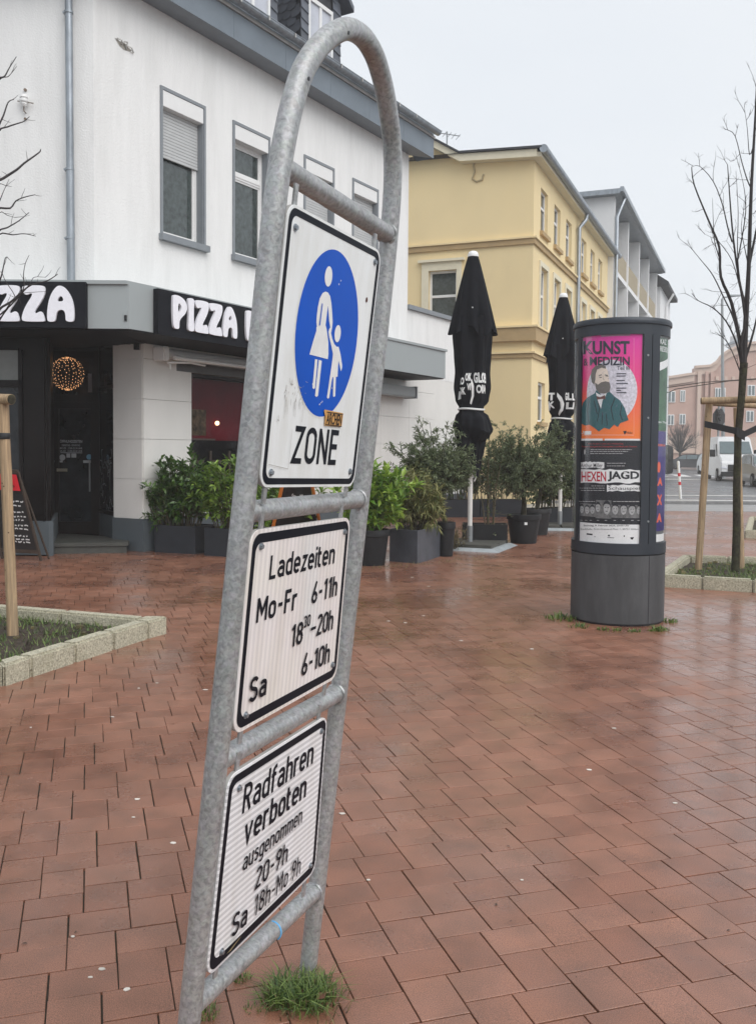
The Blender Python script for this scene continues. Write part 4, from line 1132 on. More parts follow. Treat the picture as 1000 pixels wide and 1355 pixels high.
# zone sign
o1, f1 = sign_panel(S1, A1_, M['sheet_plain'], 'tall white sheet with a blue disc of a woman and child above the word ZONE', .030, .024, .012)
pr = Print(); pr.ell(.5, .4005, .333, .326, 64); pr.map(lambda x, y, k: f1(x, y, .0004), 'disc_outline', M['white_plain'], o1)
pr = Print(); pr.ell(.5, .4005, .326, .319, 64); pr.map(lambda x, y, k: f1(x, y, .0009), 'blue_disc', M['sign_blue'], o1)
BODY = [(0.42, 0.247), (0.393, 0.256), (0.37, 0.279), (0.361, 0.314), (0.36, 0.345), (0.363, 0.37), (0.373, 0.384), (0.368, 0.388), (0.372, 0.4), (0.353, 0.437), (0.329, 0.493), (0.521, 0.493), (0.522, 0.473), (0.506, 0.427), (0.477, 0.385), (0.458, 0.368), (0.459, 0.358), (0.46, 0.333), (0.461, 0.298), (0.463, 0.296), (0.476, 0.321), (0.493, 0.351), (0.51, 0.371), (0.5, 0.379), (0.496, 0.391), (0.511, 0.41), (0.537, 0.433), (0.571, 0.468), (0.571, 0.485), (0.569, 0.521), (0.566, 0.555), (0.558, 0.64), (0.571, 0.645), (0.583, 0.64), (0.59, 0.572), (0.595, 0.558), (0.603, 0.556), (0.623, 0.631), (0.633, 0.634), (0.647, 0.629), (0.631, 0.554), (0.649, 0.551), (0.642, 0.515), (0.64, 0.488), (0.68, 0.528), (0.688, 0.511), (0.685, 0.501), (0.653, 0.461), (0.622, 0.434), (0.603, 0.437), (0.572, 0.429), (0.543, 0.41), (0.526, 0.392), (0.53, 0.369), (0.529, 0.35), (0.514, 0.317), (0.493, 0.281), (0.472, 0.257), (0.447, 0.247)]
pr = Print(); pr.loops([BODY])
pr.loops([[(0.39, 0.505), (0.416, 0.504), (0.422, 0.612), (0.411, 0.618), (0.395, 0.614)]])
pr.loops([[(0.429, 0.504), (0.46, 0.505), (0.461, 0.64), (0.446, 0.646), (0.43, 0.642)]])
pr.ell(.434, .1885, .038, .0375); pr.ell(.596, .386, .0335, .0335)
rng = random.Random(5)
for (x, y) in ((.55, .20), (.565, .185), (.50, .665), (.485, .672), (.43, .62), (.60, .60), (.51, .66), (.39, .60)):
    pr.loops([[(x + rng.uniform(.002, .006) * cos(a), y + rng.uniform(.002, .005) * sin(a)) for a in (0, 1.2, 2.5, 3.7, 5)]])
pr.map(lambda x, y, k: f1(x, y, .0013 + k), 'pictogram', M['white_plain'], o1)
pr = Print(); pr.loops([[(0.394, 0.294), (0.402, 0.295), (0.4, 0.376), (0.39, 0.378)]]); pr.map(lambda x, y, k: f1(x, y, .0026), 'arm_gap', M['sign_blue'], o1)
pr = Print(); din(pr, 'ZONE', .262, .908, .75, .142, A1_, SW * .98, .21); pr.map(lambda x, y, k: f1(x / A1_, y, .0008 + k), 'lettering', M['sign_black'], o1)
# tape residue and scribble
M['scuff'] = mat('tape_residue', (.42, .40, .37), .8, var=.3, vscale=60)
pr = Print(); rng = random.Random(9)
for k in range(34):
    x, y = .135 + rng.random() * .20, .59 + rng.random() * .085; l = rng.uniform(.006, .03); a = rng.choice((pi / 2, pi / 2 + .5, .2, 1.2)) + rng.gauss(0, .2)
    pr.ribbon([(x, y), (x + cos(a) * l, y + sin(a) * l)], rng.uniform(.0015, .0035))
for k in range(12):
    x, y = .14 + rng.random() * .2, .675; pr.ribbon([(x, y), (x + .003, y + rng.uniform(.02, .10))], .0018)
pr.ribbon([(.235, .78), (.235, .93)], .0022); pr.ribbon([(.05, .915), (.235, .93)], .0022); pr.ribbon([(.09, .735), (.10, .755), (.085, .75)], .003)
pr.map(lambda x, y, k: f1(x, y, .0005 + k), 'tape_residue', M['scuff'], o1)
pr = Print(); pr.ell(.885, .215, .011, .011, 10); pr.map(lambda x, y, k: f1(x, y, .0012), 'rust_spot', mat('rust', (.10, .03, .02), .8), o1)
pr = Print(); pr.loops([[(.540, .689), (.753, .693), (.752, .750), (.560, .752), (.553, .715), (.535, .694)]]); pr.map(lambda x, y, k: f1(x, y, .0035), 'sticker', mat('orange_sticker', (.62, .33, .10), .6, var=.2, vscale=30), o1)
pr = Print(); put_text(pr, 'ARCHEN', .570, .745, .742, .700, .02); pr.ribbon([(.565, .698), (.748, .698)], .0035); pr.ribbon([(.565, .7475), (.748, .7475)], .0035)
pr.map(lambda x, y, k: f1(x, y, .0041 + k), 'sticker_lettering', M['sign_black'], o1)
for x, y in ((.075, .075), (.93, .055), (.085, .945), (.925, .935)): bolt(f1, x, y, o1)
# loading times
o2, f2 = sign_panel(S2, A2_, M['sheet_v'], 'ribbed white sheet with loading times under the zone sign', .030, .048, .016)
pr = Print()
m2 = lambda x, y, k: f2(x / A2_, y, .0008 + k)
for t, x0, y, x1 in (('Ladezeiten', .178, .266, .838), ('Mo-Fr', .098, .471, .462), ('6-11h', .612, .470, .900), ('18', .432, .676, .552), ('20h', .700, .672, .885), ('6-10h', .570, .870, .878), ('Sa', .092, .869, .238)):
    din(pr, t, x0, y, x1, .124, A2_)
din(pr, '30', .546, .592, .614, .066, A2_, SW * 1.25); pr.ribbon([(.628 * A2_, .616), (.682 * A2_, .616)], .017)
pr.map(m2, 'lettering', M['sign_black'], o2)
for x, y in ((.085, .085), (.935, .085), (.085, .925), (.93, .90)): bolt(f2, x, y, o2)
# cycling ban
o3, f3 = sign_panel(S3, A3_, M['sheet_h'], 'striped white sheet about cycling, lowest on the stand', .030, .045, .012)
pr = Print()
m3 = lambda x, y, k: f3(x / A3_, y, .0008 + k)
din(pr, 'Radfahren', .150, .262, .855, .158, A3_)
din(pr, 'verboten', .190, .447, .800, .150, A3_)
din(pr, 'ausgenommen', .205, .592, .775, .104, A3_, SW * .80)
din(pr, '20-9h', .335, .757, .645, .118, A3_, SW * .9)
din(pr, 'Sa', .160, .902, .290, .116, A3_, SW * .95); din(pr, '18h-Mo', .346, .904, .668, .113, A3_, SW * .8, .22); din(pr, '9h', .700, .905, .800, .113, A3_, SW * .8)
pr.map(m3, 'lettering', M['sign_black'], o3)
for x, y in ((.10, .10), (.935, .085), (.10, .93), (.93, .93)): bolt(f3, x, y, o3)
mb = MB(); mb.v = [tuple(f3(x, y, n_)) for x, y, n_ in ((.13, .955, .006), (.20, .915, .014), (.235, .925, .010), (.17, .965, .004))]; mb.f = [(0, 1, 2, 3)]; mb.build('dry_leaf', mat('dry_leaf', (.30, .26, .14), .8, var=.3), o3)
lugs([(.045, -.045, .02), (.525, -.045, .02), (.045, .60, .67), (.515, .60, .67), (.045, .69, .75), (.50, .69, .75), (.05, 1.18, 1.23), (.52, 1.17, 1.23), (.05, 1.25, 1.31), (.50, 1.25, 1.31), (.05, 1.76, 1.80), (.53, 1.75, 1.82)], 0, 0)
# ================================================================== SHOP SIGNS, AWNINGS, FITTINGS
GA = [[(.49, 1), (.35, .965), (.17, .77), (.07, .545), (.02, .27), (.02, .045), (.08, 0), (.26, 0), (.32, .04), (.34, .17), (.39, .295), (.515, .34), (.635, .31), (.685, .2), (.685, .045), (.745, .01), (.93, 0), (.99, .045), (1, .27), (.96, .545), (.84, .77), (.655, .955)], [(.52, .75), (.35, .555), (.655, .565)]]
GZ = [[(.10, .99), (.9, 1), (1.0, .93), (.97, .74), (.80, .52), (.52, .27), (.60, .215), (.76, .28), (.87, .27), (.95, .12), (.98, .02), (.9, 0), (.08, 0), (0, .06), (.03, .20), (.17, .43), (.48, .74), (.40, .79), (.20, .72), (.06, .80), (.02, .92)]]
GP = [[(.08, 1), (.45, 1), (.85, .90), (1, .70), (.88, .50), (.55, .34), (.44, .22), (.45, .05), (.38, 0), (.14, 0), (.05, .08), (0, .5), (.02, .93)], [(.40, .80), (.60, .70), (.56, .57), (.40, .48), (.35, .62)]]
GI = [[(.12, 1), (.88, 1), (1, .92), (.90, .5), (1, .08), (.88, 0), (.12, 0), (0, .08), (.12, .5), (0, .92)]]
def raised_letter(g, fn, name, parent, thick=.035):
    """fn(x, y, out): unit box -> world"""
    ls = [chaikin(l, 2) for l in g]
    vs, tr = tess(ls); mb = MB()
    mb.v = [tuple(fn(x, y, thick)) for x, y in vs]; mb.f = list(tr)
    k = 0
    for l in ls:
        n = len(l); b0 = len(mb.v)
        mb.v += [tuple(fn(x, y, thick)) for x, y in l] + [tuple(fn(x, y, 0)) for x, y in l]
        mb.f += [(b0 + i, b0 + (i + 1) % n, b0 + n + (i + 1) % n, b0 + n + i) for i in range(n)]
    return mb.build(name, M['letter_white'], parent)

# left board: frontal
ys = YK - .10
lx = lambda px: AT(px, 400, ys).x
lz = lambda py: AT(60, py, ys).z
sg = thing('shop_sign', (lx(40), ys, 3), 'black fascia board with the white letters ZZA at the left edge of the corner shop', 'sign', None)
mb = MB(); mb.box(lx(-150), lx(113.5), ys, YK - .002, lz(433.5), lz(372.5)); mb.build('board', M['black_sign'], sg)
for g, a, b_ in ((GZ, -3, 28), (GZ, 30, 61.5), (GA, 63, 99.5), (GI, -22, -7), (GP, -52, -26)):
    x0, x1, z0, z1 = lx(a), lx(b_), lz(426), lz(378)
    raised_letter(g, lambda x, y, t: Vector((x0 + x * (x1 - x0), ys - t, z0 + y * (z1 - z0))), 'letter', sg)
# street-side board, on the long face of the canopy
FO = CO + .09
tb0 = F.hit(209.5, 400, FO)[0]; zb1 = F.hit(212, 382, FO)[1]; zb0 = F.hit(212, 442.5, FO)[1]
sg2 = thing('shop_sign', F.pt(tb0, FO, 3), 'long black board reading PIZZA P in white on the street side of the canopy', 'sign')
mb = MB(); mb.pbox(F, tb0, tb0 + 5.0, CO + .002, FO, zb0, zb1); mb.build('board', M['black_sign'], sg2)
for g, a, b_ in ((GP, 226.5, 246), (GI, 247, 255), (GZ, 256, 274.5), (GZ, 274.5, 292.5), (GA, 293, 312), (GP, 323.5, 341)):
    t0 = F.hit(a, 420, FO)[0]; t1 = F.hit(b_, 420, FO)[0]; z1 = F.hit(228, 390, FO)[1]; z0 = F.hit(230, 435, FO)[1]
    raised_letter(g, lambda x, y, o: F.pt(t0 + x * (t1 - t0), FO + o, z0 + y * (z1 - z0)), 'letter', sg2)
tt0 = F.hit(341, 420, FO)[0] + .1
for k, g in enumerate((GI, GA, GZ, GA)):
    t0 = tt0 + k * .52; t1 = t0 + (.2 if g is GI else .44)
    z1 = F.hit(228, 390, FO)[1]; z0 = F.hit(230, 435, FO)[1]
# awnings
def awning(px0, t1, py, label, py2=None):
    t0, z = F.hit(px0, py, .22)
    a = thing('awning_cassette', F.pt(t0, .2, z), label, 'awning')
    mb = MB(); mb.tube([F.pt(t0 + .18, .30, z - .05), F.pt(t1, .30, z - .05)], .035, 10); mb.build('front_bar', M['frame_white'], a, True)
    mb = MB(); mb.tube([F.pt(t0 + .14, .14, z + .03), F.pt(t1, .14, z + .03)], .075, 12); mb.build('fabric_roll', M['shutter'], a, True)
    for t in (t0, t1 - .1):
        mb = MB(); mb.pbox(F, t, t + .13, .01, .26, z - .10, z + .12); bevel(mb.build('bracket', M['frame_white'], a), .02, 2)
    mb = MB(); mb.tube([F.pt(t0 + .15, .18, z - .12), F.pt(t0 + .6, .26, z - .09), F.pt(t0 + 1.0, .2, z - .1)], .018, 6); mb.tube([F.pt(t0 + .22, .18, z - .22), F.pt(t0 + .22, .18, z - .12)], .012, 6); mb.build('folding_arm', M['frame_white'], a)
awning(215, F.hit(330, 480, .2)[0] + 1.2, 468, 'white folded awning under the canopy over the red shop window')
t0, z0 = F.hit(490, 507, .35); t1 = F.hit(550, 512, .35)[0]
aw = thing('awning_cassette', F.pt(t0, .3, z0), 'grey boxed awning under the far end of the canopy', 'awning')
zz0 = F.hit(549, 526, .35)[1]; zz1 = F.hit(549, 512.5, .35)[1]
mb = MB(); mb.pbox(F, t0 - 2, t1, .05, .35, zz0, zz1); bevel(mb.build('case', M['canopy'], aw), .02, 2)
mb = MB(); mb.pbox(F, t1, t1 + .05, .04, .37, zz0 - .02, zz1 + .02); mb.build('end_cap', M['grey_paint'], aw)
# small camera-like lamp under the soffit, by the pier
q = AT(181, 461, P0.y - .05)
wl = thing('soffit_lamp', (q.x, q.y, q.z), 'tiny black lamp fixed above the pier beside the entrance', 'lamp')
mb = MB(); mb.tube([q + Vector((0, 0, .10)), q - Vector((0, 0, .02))], .045, 12); mb.build('housing', M['plastic_black'], wl, True)
mb = MB(); mb.box(q.x - .05, q.x + .05, q.y - .05, q.y + .05, q.z + .10, q.z + .17); mb.build('base', M['plastic_black'], wl)
# downpipe on the left facade
dpx = AT(92.5, 200, C0.y - .09).x
dp = thing('downpipe', (dpx, C0.y - .09, 3.4), 'zinc rain pipe down the white wall above the pizza board', 'pipe')
zlist = [zc1 - .1, AT(92, 300, C0.y).z, AT(92, 14, C0.y).z, ZT + .02]
mb = MB(); mb.tube([(dpx + .01, C0.y - .09, zc1 - .05), (dpx + .005, C0.y - .09, AT(93, 226, C0.y).z)], .056, 20); mb.build('lower_pipe', M['zinc'], dp, True)
mb = MB(); mb.tube([(dpx + .005, C0.y - .09, AT(93, 228, C0.y).z), (dpx, C0.y - .09, ZT)], .052, 20); mb.build('upper_pipe', M['zinc'], dp, True)
for py in (16, 224, 315):
    z = AT(92, py, C0.y - .1).z
    mb = MB(); mb.tube([(dpx, C0.y - .09, z - .015), (dpx, C0.y - .09, z + .015)], .064, 20); mb.box(dpx - .08, dpx - .05, C0.y - .11, C0.y, z - .012, z + .012); mb.build('clamp', M['zinc'], dp)
# insulator and torn fixing on the render
q = AT(32, 133, C0.y - .07)
an = thing('wall_insulator', (q.x, C0.y, q.z), 'old white porcelain insulator with rusty stains on the upper left wall', 'insulator')
mb = MB(); mb.lathe((q.x, q.y, q.z - .09), [(.001, 0), (.03, .01), (.045, .04), (.04, .055), (.06, .075), (.06, .10), (.045, .115), (.06, .13), (.05, .165), (.02, .18), (.001, .182)], 14); mb.build('porcelain', M['frame_white'], an, True)
mb = MB(); mb.tube([(q.x, C0.y, q.z - .15), (q.x, q.y, q.z - .15), (q.x, q.y, q.z - .08)], .008, 6); mb.tube([(q.x, C0.y, q.z + .17), (q.x, C0.y - .03, q.z + .17)], .02, 8); mb.tube([(q.x - .10, C0.y - .05, q.z), (q.x + .13, C0.y - .05, q.z - .03)], .007, 6); mb.tube([(q.x, C0.y - .01, q.z - .24), (q.x, C0.y - .035, q.z - .24)], .018, 8); mb.build('iron_hook', mat('rusty_iron', (.20, .15, .11), .8, var=.4), an)
tq, zq = F.hit(166, 62, .01)
tn = thing('torn_fixing', F.pt(tq, .01, zq), 'broken plaster and bent metal clips near the top of the white corner', 'fixing')
mb = MB()
rng = random.Random(2)
mb.poly([F.pt(tq + x, .004, zq + z) for x, z in ((-.20, .06), (-.10, .045), (-.02, .06), (.05, .02), (.14, .00), (.10, -.03), (-.02, -.05), (-.11, -.02))]); mb.build('hole', mat('plaster_hole', (.30, .28, .25), .95, var=.5, vscale=20), tn)
mb = MB()
for a, b_ in (((-.16, .07), (-.06, .01)), ((-.05, .05), (.02, -.02)), ((.02, .03), (.16, -.03)), ((-.02, .07), (.03, .04))):
    mb.tube([F.pt(tq + a[0], .01, zq + a[1]), F.pt(tq + (a[0] + b_[0]) / 2, .05, zq + (a[1] + b_[1]) / 2 + .01), F.pt(tq + b_[0], .015, zq + b_[1])], .011, 6)
mb.build('clips', M['zinc_light'], tn, kind='stuff')
# switch plate on the canopy box
q = AT(166.5, 420, YK)
kp = thing('key_switch', (q.x, YK, q.z), 'small weathered key switch plate on the grey canopy corner', 'switch')
mb = MB(); mb.box(q.x - .028, q.x + .028, YK - .008, YK - .001, q.z - .05, q.z + .09); mb.build('plate', M['canopy'], kp)
mb = MB(); mb.prism([(q.x - .015, YK - .018), (q.x + .022, YK - .018), (q.x + .01, YK - .009), (q.x - .01, YK - .009)], q.z - .045, q.z + .03); mb.build('lock', M['plastic_black'], kp)

# light ball behind the door transom
em2, nt_, b2 = new_mat('warm_fairy_light'); b2.inputs['Base Color'].default_value = (1, .6, .35, 1); b2.inputs['Emission Color'].default_value = (1, .50, .22, 1); b2.inputs['Emission Strength'].default_value = .95
cb = AT(89.5, 494.5, 15.05); RB = .262
lb = thing('light_ball', cb, 'ball of glowing warm fairy lights hung over the shop door', 'light decoration')
mb = MB()
for k in range(14):
    a = pi * k / 14
    mb.tube([cb + Vector((RB * sin(t) * cos(a), RB * sin(t) * sin(a), RB * cos(t))) for t in [2 * pi * j / 24 for j in range(25)]], .0022, 4, False)
mb.build('wire_frame', M['plastic_black'], lb)
bulb = MB(); bulb.v = [(.0065, 0, 0), (0, .0065, 0), (-.0065, 0, 0), (0, -.0065, 0), (0, 0, .010), (0, 0, -.010)]; bulb.f = [(0, 1, 4), (1, 2, 4), (2, 3, 4), (3, 0, 4), (1, 0, 5), (2, 1, 5), (3, 2, 5), (0, 3, 5)]
b0 = bulb.build('fairy_light', em2, lb); b0.location = cb; b0.matrix_parent_inverse = parent_world(lb).inverted()
rng = random.Random(11); first = True; cnt = 0
for k in range(14):
    for j in range(15):
        t = pi * (j + .5) / 15 + rng.gauss(0, .03); a = 2 * pi * k / 14 + rng.gauss(0, .03)
        p = cb + Vector((RB * sin(t) * cos(a), RB * sin(t) * sin(a), RB * cos(t)))
        if first: b0.location = p; first = False; continue
        inst(b0, p, parent=lb)
mb = MB(); mb.tube([cb + Vector((0, 0, RB)), Vector((cb.x, cb.y, 3.24))], .003, 4); mb.build('cord', M['plastic_black'], lb)

# print on door glass
pr = Print()
dx = lambda px: xd(px); dz_ = lambda py: zd(py)
def dtext(pr, s, px0, py0, px1, py1, b=0.0): put_text(pr, s, dx(px0), dz_(py1), dx(px1), dz_(py0), b)
dtext(pr, 'ÖFFNUNGSZEITEN', 79.5, 581.5, 109, 586, .02)
dtext(pr, 'DIENSTAG - SONNTAG', 82, 588, 106, 590.5, .01)
dtext(pr, 'MO-FR   17.00-22.30 UHR', 79.5, 592, 109, 594.3, .01)
dtext(pr, 'SA-SO   12.00-22.30 UHR', 79.5, 595.6, 109, 598, .01)
pr.rect(dx(80), dz_(599.6), dx(109), dz_(598.8))
pr.rect(dx(88), dz_(605.5), dx(93), dz_(600.2)); pr.rect(dx(94.5), dz_(605.5), dx(101), dz_(600.2)); pr.ell(dx(82.5), dz_(605.5), .05, .05); pr.rect(dx(71.5), dz_(612), dx(83), dz_(609.5))
pr.rect(dx(110), dz_(612.5), dx(122), dz_(609))
pr.map(lambda x, y, k: Vector((x, YD + .013 - k * 1.5, y)), 'door_lettering', mat('grey_film', (.36, .38, .40), .6), dr)
pr = Print(); pr.ell(dx(118), dz_(604.5), .045, .045); pr.map(lambda x, y, k: Vector((x, YD + .012, y)), 'blue_sticker', mat('blue_sticker', (.10, .26, .38), .5), dr)
# chalk drawing on the side panel and on the left return
M['chalk_line'] = flat('chalk_line', (.36, .38, .40), .8)
pr = Print(); rng = random.Random(21)
for k in range(26):
    x0 = .12 + rng.random() * (Ls - .3); z0 = .62 + rng.random() * .85; a = rng.random() * 6; pts = []
    for j in range(9):
        a += rng.gauss(0, .5); x0 += cos(a) * .028; z0 += sin(a) * .032; pts.append((min(max(x0, .04), Ls - .04), min(max(z0, .56), 1.75)))
    pr.ribbon(pts, .009)
pr.map(lambda x, y, k: sp.pt(x, .004 + k, y), 'chalk_drawing', M['chalk_line'], bw, .00005)
# left return of the bay: panel with white line drawing and an S emblem
ra = Vector((-4.835, 13.67, 0)); rb_ = Vector((-5.40, 15.40, 0)); RP = Plane((ra.x, ra.y), atan2(rb_.x - ra.x, rb_.y - ra.y)); 
if RP.n.x < 0: RP.n = -RP.n
# the black return panel stands at the door side
px0_ = AT(60.5, 600, 13.9); 
mb = MB(); e0 = Vector((AT(62, 600, 13.60).x, 13.60, 0)); e1 = Vector((AT(72, 600, 15.3).x, 15.3, 0))
EP = Plane((e0.x, e0.y), atan2(e1.x - e0.x, e1.y - e0.y)); EL = (e1 - e0).length
if EP.n.x < 0: EP.n = -EP.n
mb.pbox(EP, 0, EL, -.05, .0, .55, 3.25); mb.build('return_panel', M['black_panel'], bw)
pr = Print()
def eh(px, py):
    t, z = EP.hit(px, py, .004); return (t, z)
for ln in ([(64, 628), (68, 634), (66, 642), (70, 650), (67, 640), (71, 630), (66, 626)], [(65, 646), (68, 640), (71, 644)], [(71, 650), (70, 660)]):
    pr.ribbon([eh(*p) for p in ln], .035)
cxs, czs = eh(67.5, 679); ex0 = eh(64.3, 679)[0]; rx_ = abs(cxs - ex0); rz_ = abs(eh(67.5, 668)[1] - czs)
pts = [(cxs + rx_ * sin(a) * (abs(sin(a)) ** .35), czs + rz_ * cos(a)) for a in [2 * pi * k / 28 for k in range(28)]]
pr.ribbon(pts, .028, True)
pr.ribbon([(cxs + rx_ * .5, czs + rz_ * .45), (cxs, czs + rz_ * .62), (cxs - rx_ * .5, czs + rz_ * .3), (cxs, czs), (cxs + rx_ * .5, czs - rz_ * .3), (cxs, czs - rz_ * .62), (cxs - rx_ * .5, czs - rz_ * .45)], .035)
pr.map(lambda x, y, k: EP.pt(x, .004 + k, y), 'white_emblem', M['letter_white'], bw)

# ================================================================== YELLOW HOUSE
AY = math.atan(500 / FOC)
YC = AT(704, 400, 28.0)
YF = Plane((YC.x, YC.y), AY)                    # street side
YG = Plane((YC.x, YC.y), AY - pi / 2); YG.n = -YF.d.copy(); YG.d = -YF.n.copy()   # gable side, t to the left
zE = AT(704, 211, 28.0).z; zS = AT(704, 319, 28.0).z; zCn = AT(704, 440, 28.0).z; zC2 = AT(704, 468, 28).z
yh = thing('yellow_house', (YC.x, YC.y, 0), 'yellow rendered town house with brown string courses behind the parasols', 'building')
tYE = YF.hit(807, 400)[0]
rows = [(247, 309, 'u'), (354, 437, 'm')]
def ywin(P, t0, t1, z0, z1, par, trans=.62, lite=False, shut=False, fm=None):
    f = MB()
    for (a, b_, c, d) in ((t0, t0 + .07, z0, z1), (t1 - .07, t1, z0, z1), (t0 + .07, t1 - .07, z0, z0 + .07), (t0 + .07, t1 - .07, z1 - .07, z1), (t0 + .07, t1 - .07, z0 + (z1 - z0) * trans - .04, z0 + (z1 - z0) * trans + .04)):
        f.pbox(P, a, b_, -.16, -.10, c, d)
    w = f.build('window', M['frame_white'], par)
    f = MB(); f.pbox(P, t0 + .06, t1 - .06, -.145, -.135, z0 + .06, z1 - .06); f.build('pane', M['pane_light'] if lite else M['pane'], w)
    f = MB(); f.pbox(P, t0 - .08, t1 + .08, -.10, .10, z0 - .13, z0 - .002); f.build('sill', M['yellow_trim'], w)
    return w
up_px = [715, 733, 749, 770, 782, 792.5]
hs = []
wid = YF.hit(723, 280)[0] - YF.hit(715, 280)[0]
zu1 = YF.hit(715, 247)[1]; zu0 = YF.hit(715, 306)[1]; zm1 = YF.hit(714, 352)[1]; zm0 = zm1 - 2.15; zg1 = YF.hit(712, 505)[1]; zg0 = zg1 - 1.25
tw_ = [YF.hit(p, 280)[0] for p in up_px]; wid = 1.02
for t in tw_:
    hs += [(t, t + wid, zu0, zu1), (t, t + wid, zm0, zm1), (t, t + wid, zg0, zg1)]
wall_holes(YF, 0, tYE, 0, zE, hs, M['yellow'], yh, 'wall', .16)
for (a, b_, c, d) in hs: ywin(YF, a, b_, c, d, yh, shut=True)
for t in tw_:
    f = MB()
    for (a, b_, c, d) in ((t - .14, t - .001, zm0 - .1, zm1 + .16), (t + wid + .001, t + wid + .14, zm0 - .1, zm1 + .16), (t, t + wid, zm1 + .002, zm1 + .16)):
        f.pbox(YF, a, b_, .001, .05, c, d)
    f.build('window_surround', M['yellow_frame'], yh)
# gable side window with cream surround
gt0 = YG.hit(610.5, 400)[0]; gt1 = YG.hit(558, 400)[0]; gz1 = YG.hit(585, 358)[1]; gz0 = gz1 - 2.3
wt0 = YG.hit(604, 400)[0]; wt1 = YG.hit(567, 400)[0]
gl = YG.hit(520, 300)[0] + 1
wall_holes(YG, 0, gl, 0, AT(704, 207, 28).z, [(wt0, wt1, gz0, gz1)], M['yellow'], yh, 'wall', .18)
ywin(YG, wt0, wt1, gz0, gz1, yh, .66)
f = MB()
for (a, b_, c, d) in ((gt0, wt0 - .001, gz0, gz1 + .26), (wt1 + .001, gt1, gz0, gz1 + .26), (wt0, wt1, gz1 + .002, gz1 + .26)):
    f.pbox(YG, a, b_, .001, .06, c, d)
f.build('window_surround', M['yellow_frame'], yh)
f = MB(); f.pbox(YG, gt0 - .1, gt1 + .1, .0, .14, gz1 + .262, gz1 + .34); f.build('window_surround', M['yellow_frame'], yh)
# string courses wrap the corner
for z, h, o, m_, nm in ((zS, .16, .07, 'yellow_trim', 'string_course'), (zCn - .05, .40, .16, 'yellow_trim', 'cornice'), (zC2 - .05, .13, .06, 'yellow_trim', 'string_course')):
    f = MB(); f.pbox(YF, -o, tYE, .001, o, z - h / 2, z + h / 2); f.build(nm, M[m_], yh)
    f = MB(); f.pbox(YG, .001, gl, .001, o, z - h / 2, z + h / 2); f.build(nm, M[m_], yh)
    f = MB(); f.pbox(YF, -o - .03, tYE, .001, o + .05, z + h / 2 + .002, z + h / 2 + .06); f.pbox(YG, .001, gl, .001, o + .05, z + h / 2 + .003, z + h / 2 + .058); f.build(nm, M['yellow'], yh)
# body, gable top and roof
f = MB(); pts = [YF.pt(.32, -.32, 0), YF.pt(tYE, -.32, 0), YF.pt(tYE, -14, 0), YF.pt(.32, -14, 0)]; f.prism([(p.x, p.y) for p in pts], 0, zE - .05); f.build('body', M['yellow'], yh)
def gz(px, py): return YG.hit(px, py)
g1 = gz(612, 212); g2 = gz(583, 200); g3 = gz(520, 168)
f = MB(); zf = AT(704, 207, 28).z - .02
zf += .021; f.poly([YG.pt(0, 0, zf), YG.pt(g1[0], 0, zf + .15), YG.pt(g3[0] + .5, 0, g3[1] + .35), YG.pt(g3[0] + .5, 0, zf)]); f.build('gable', M['yellow'], yh)
f = MB()
f.hexa([YG.pt(-.15, .0, zE - .02), YG.pt(g1[0], .0, zE + .10), YG.pt(g1[0], .34, zE + .10), YG.pt(-.15, .34, zE - .02), YG.pt(-.15, .0, zE + .20), YG.pt(g1[0], .0, zE + .32), YG.pt(g1[0], .34, zE + .32), YG.pt(-.15, .34, zE + .20)])
f.hexa([YG.pt(g1[0], .0, zE + .10), YG.pt(g3[0] + .5, .0, g3[1] + .3), YG.pt(g3[0] + .5, .34, g3[1] + .3), YG.pt(g1[0], .34, zE + .10), YG.pt(g1[0], .0, zE + .32), YG.pt(g3[0] + .5, .0, g3[1] + .52), YG.pt(g3[0] + .5, .34, g3[1] + .52), YG.pt(g1[0], .34, zE + .32)])
f.build('verge_board', M['yellow_frame'], yh)
f = MB()
f.hexa([YG.pt(-.3, -.0, zE + .21), YG.pt(g1[0], 0, zE + .33), YG.pt(g1[0], .42, zE + .33), YG.pt(-.3, .42, zE + .21), YG.pt(-.3, 0, zE + .27), YG.pt(g1[0], 0, zE + .39), YG.pt(g1[0], .42, zE + .39), YG.pt(-.3, .42, zE + .27)])
f.hexa([YG.pt(g1[0], 0, zE + .33), YG.pt(g3[0] + .5, 0, g3[1] + .53), YG.pt(g3[0] + .5, .42, g3[1] + .53), YG.pt(g1[0], .42, zE + .33), YG.pt(g1[0], 0, zE + .39), YG.pt(g3[0] + .5, 0, g3[1] + .60), YG.pt(g3[0] + .5, .42, g3[1] + .60), YG.pt(g1[0], .42, zE + .39)])
f.quad(YF.pt(-.4, .30, zE + .26), YF.pt(tYE, .30, zE + .26), YF.pt(tYE, -5.5, zE + .42), YF.pt(-.4, -5.5, zE + .42))
f.quad(YG.pt(g1[0], .0, zE + .36), YG.pt(g3[0] + .5, 0, g3[1] + .56), YG.pt(g3[0] + .5, -16, g3[1] + .56), YG.pt(g1[0], -16, zE + .36))
f.build('roof', M['slate_backing'], yh)
f = MB(); f.tube([YF.pt(-.42, .36, zE + .17), YF.pt(tYE, .36, zE + .17)], .12, 12); f.build('gutter', M['zinc'], yh)
f = MB(); f.pbox(YF, -.3, tYE, .001, .28, zE - .02, zE + .12); f.build('eave_board', M['yellow_frame'], yh)
td = YF.hit(766, 300, .12)[0]
f = MB(); f.tube([YF.pt(td + .35, .34, zE + .1), YF.pt(td + .3, .30, zE - .15), YF.pt(td, .12, zE - .5), YF.pt(td, .12, 0)], .075, 10); f.build('downpipe', M['zinc'], yh, True)
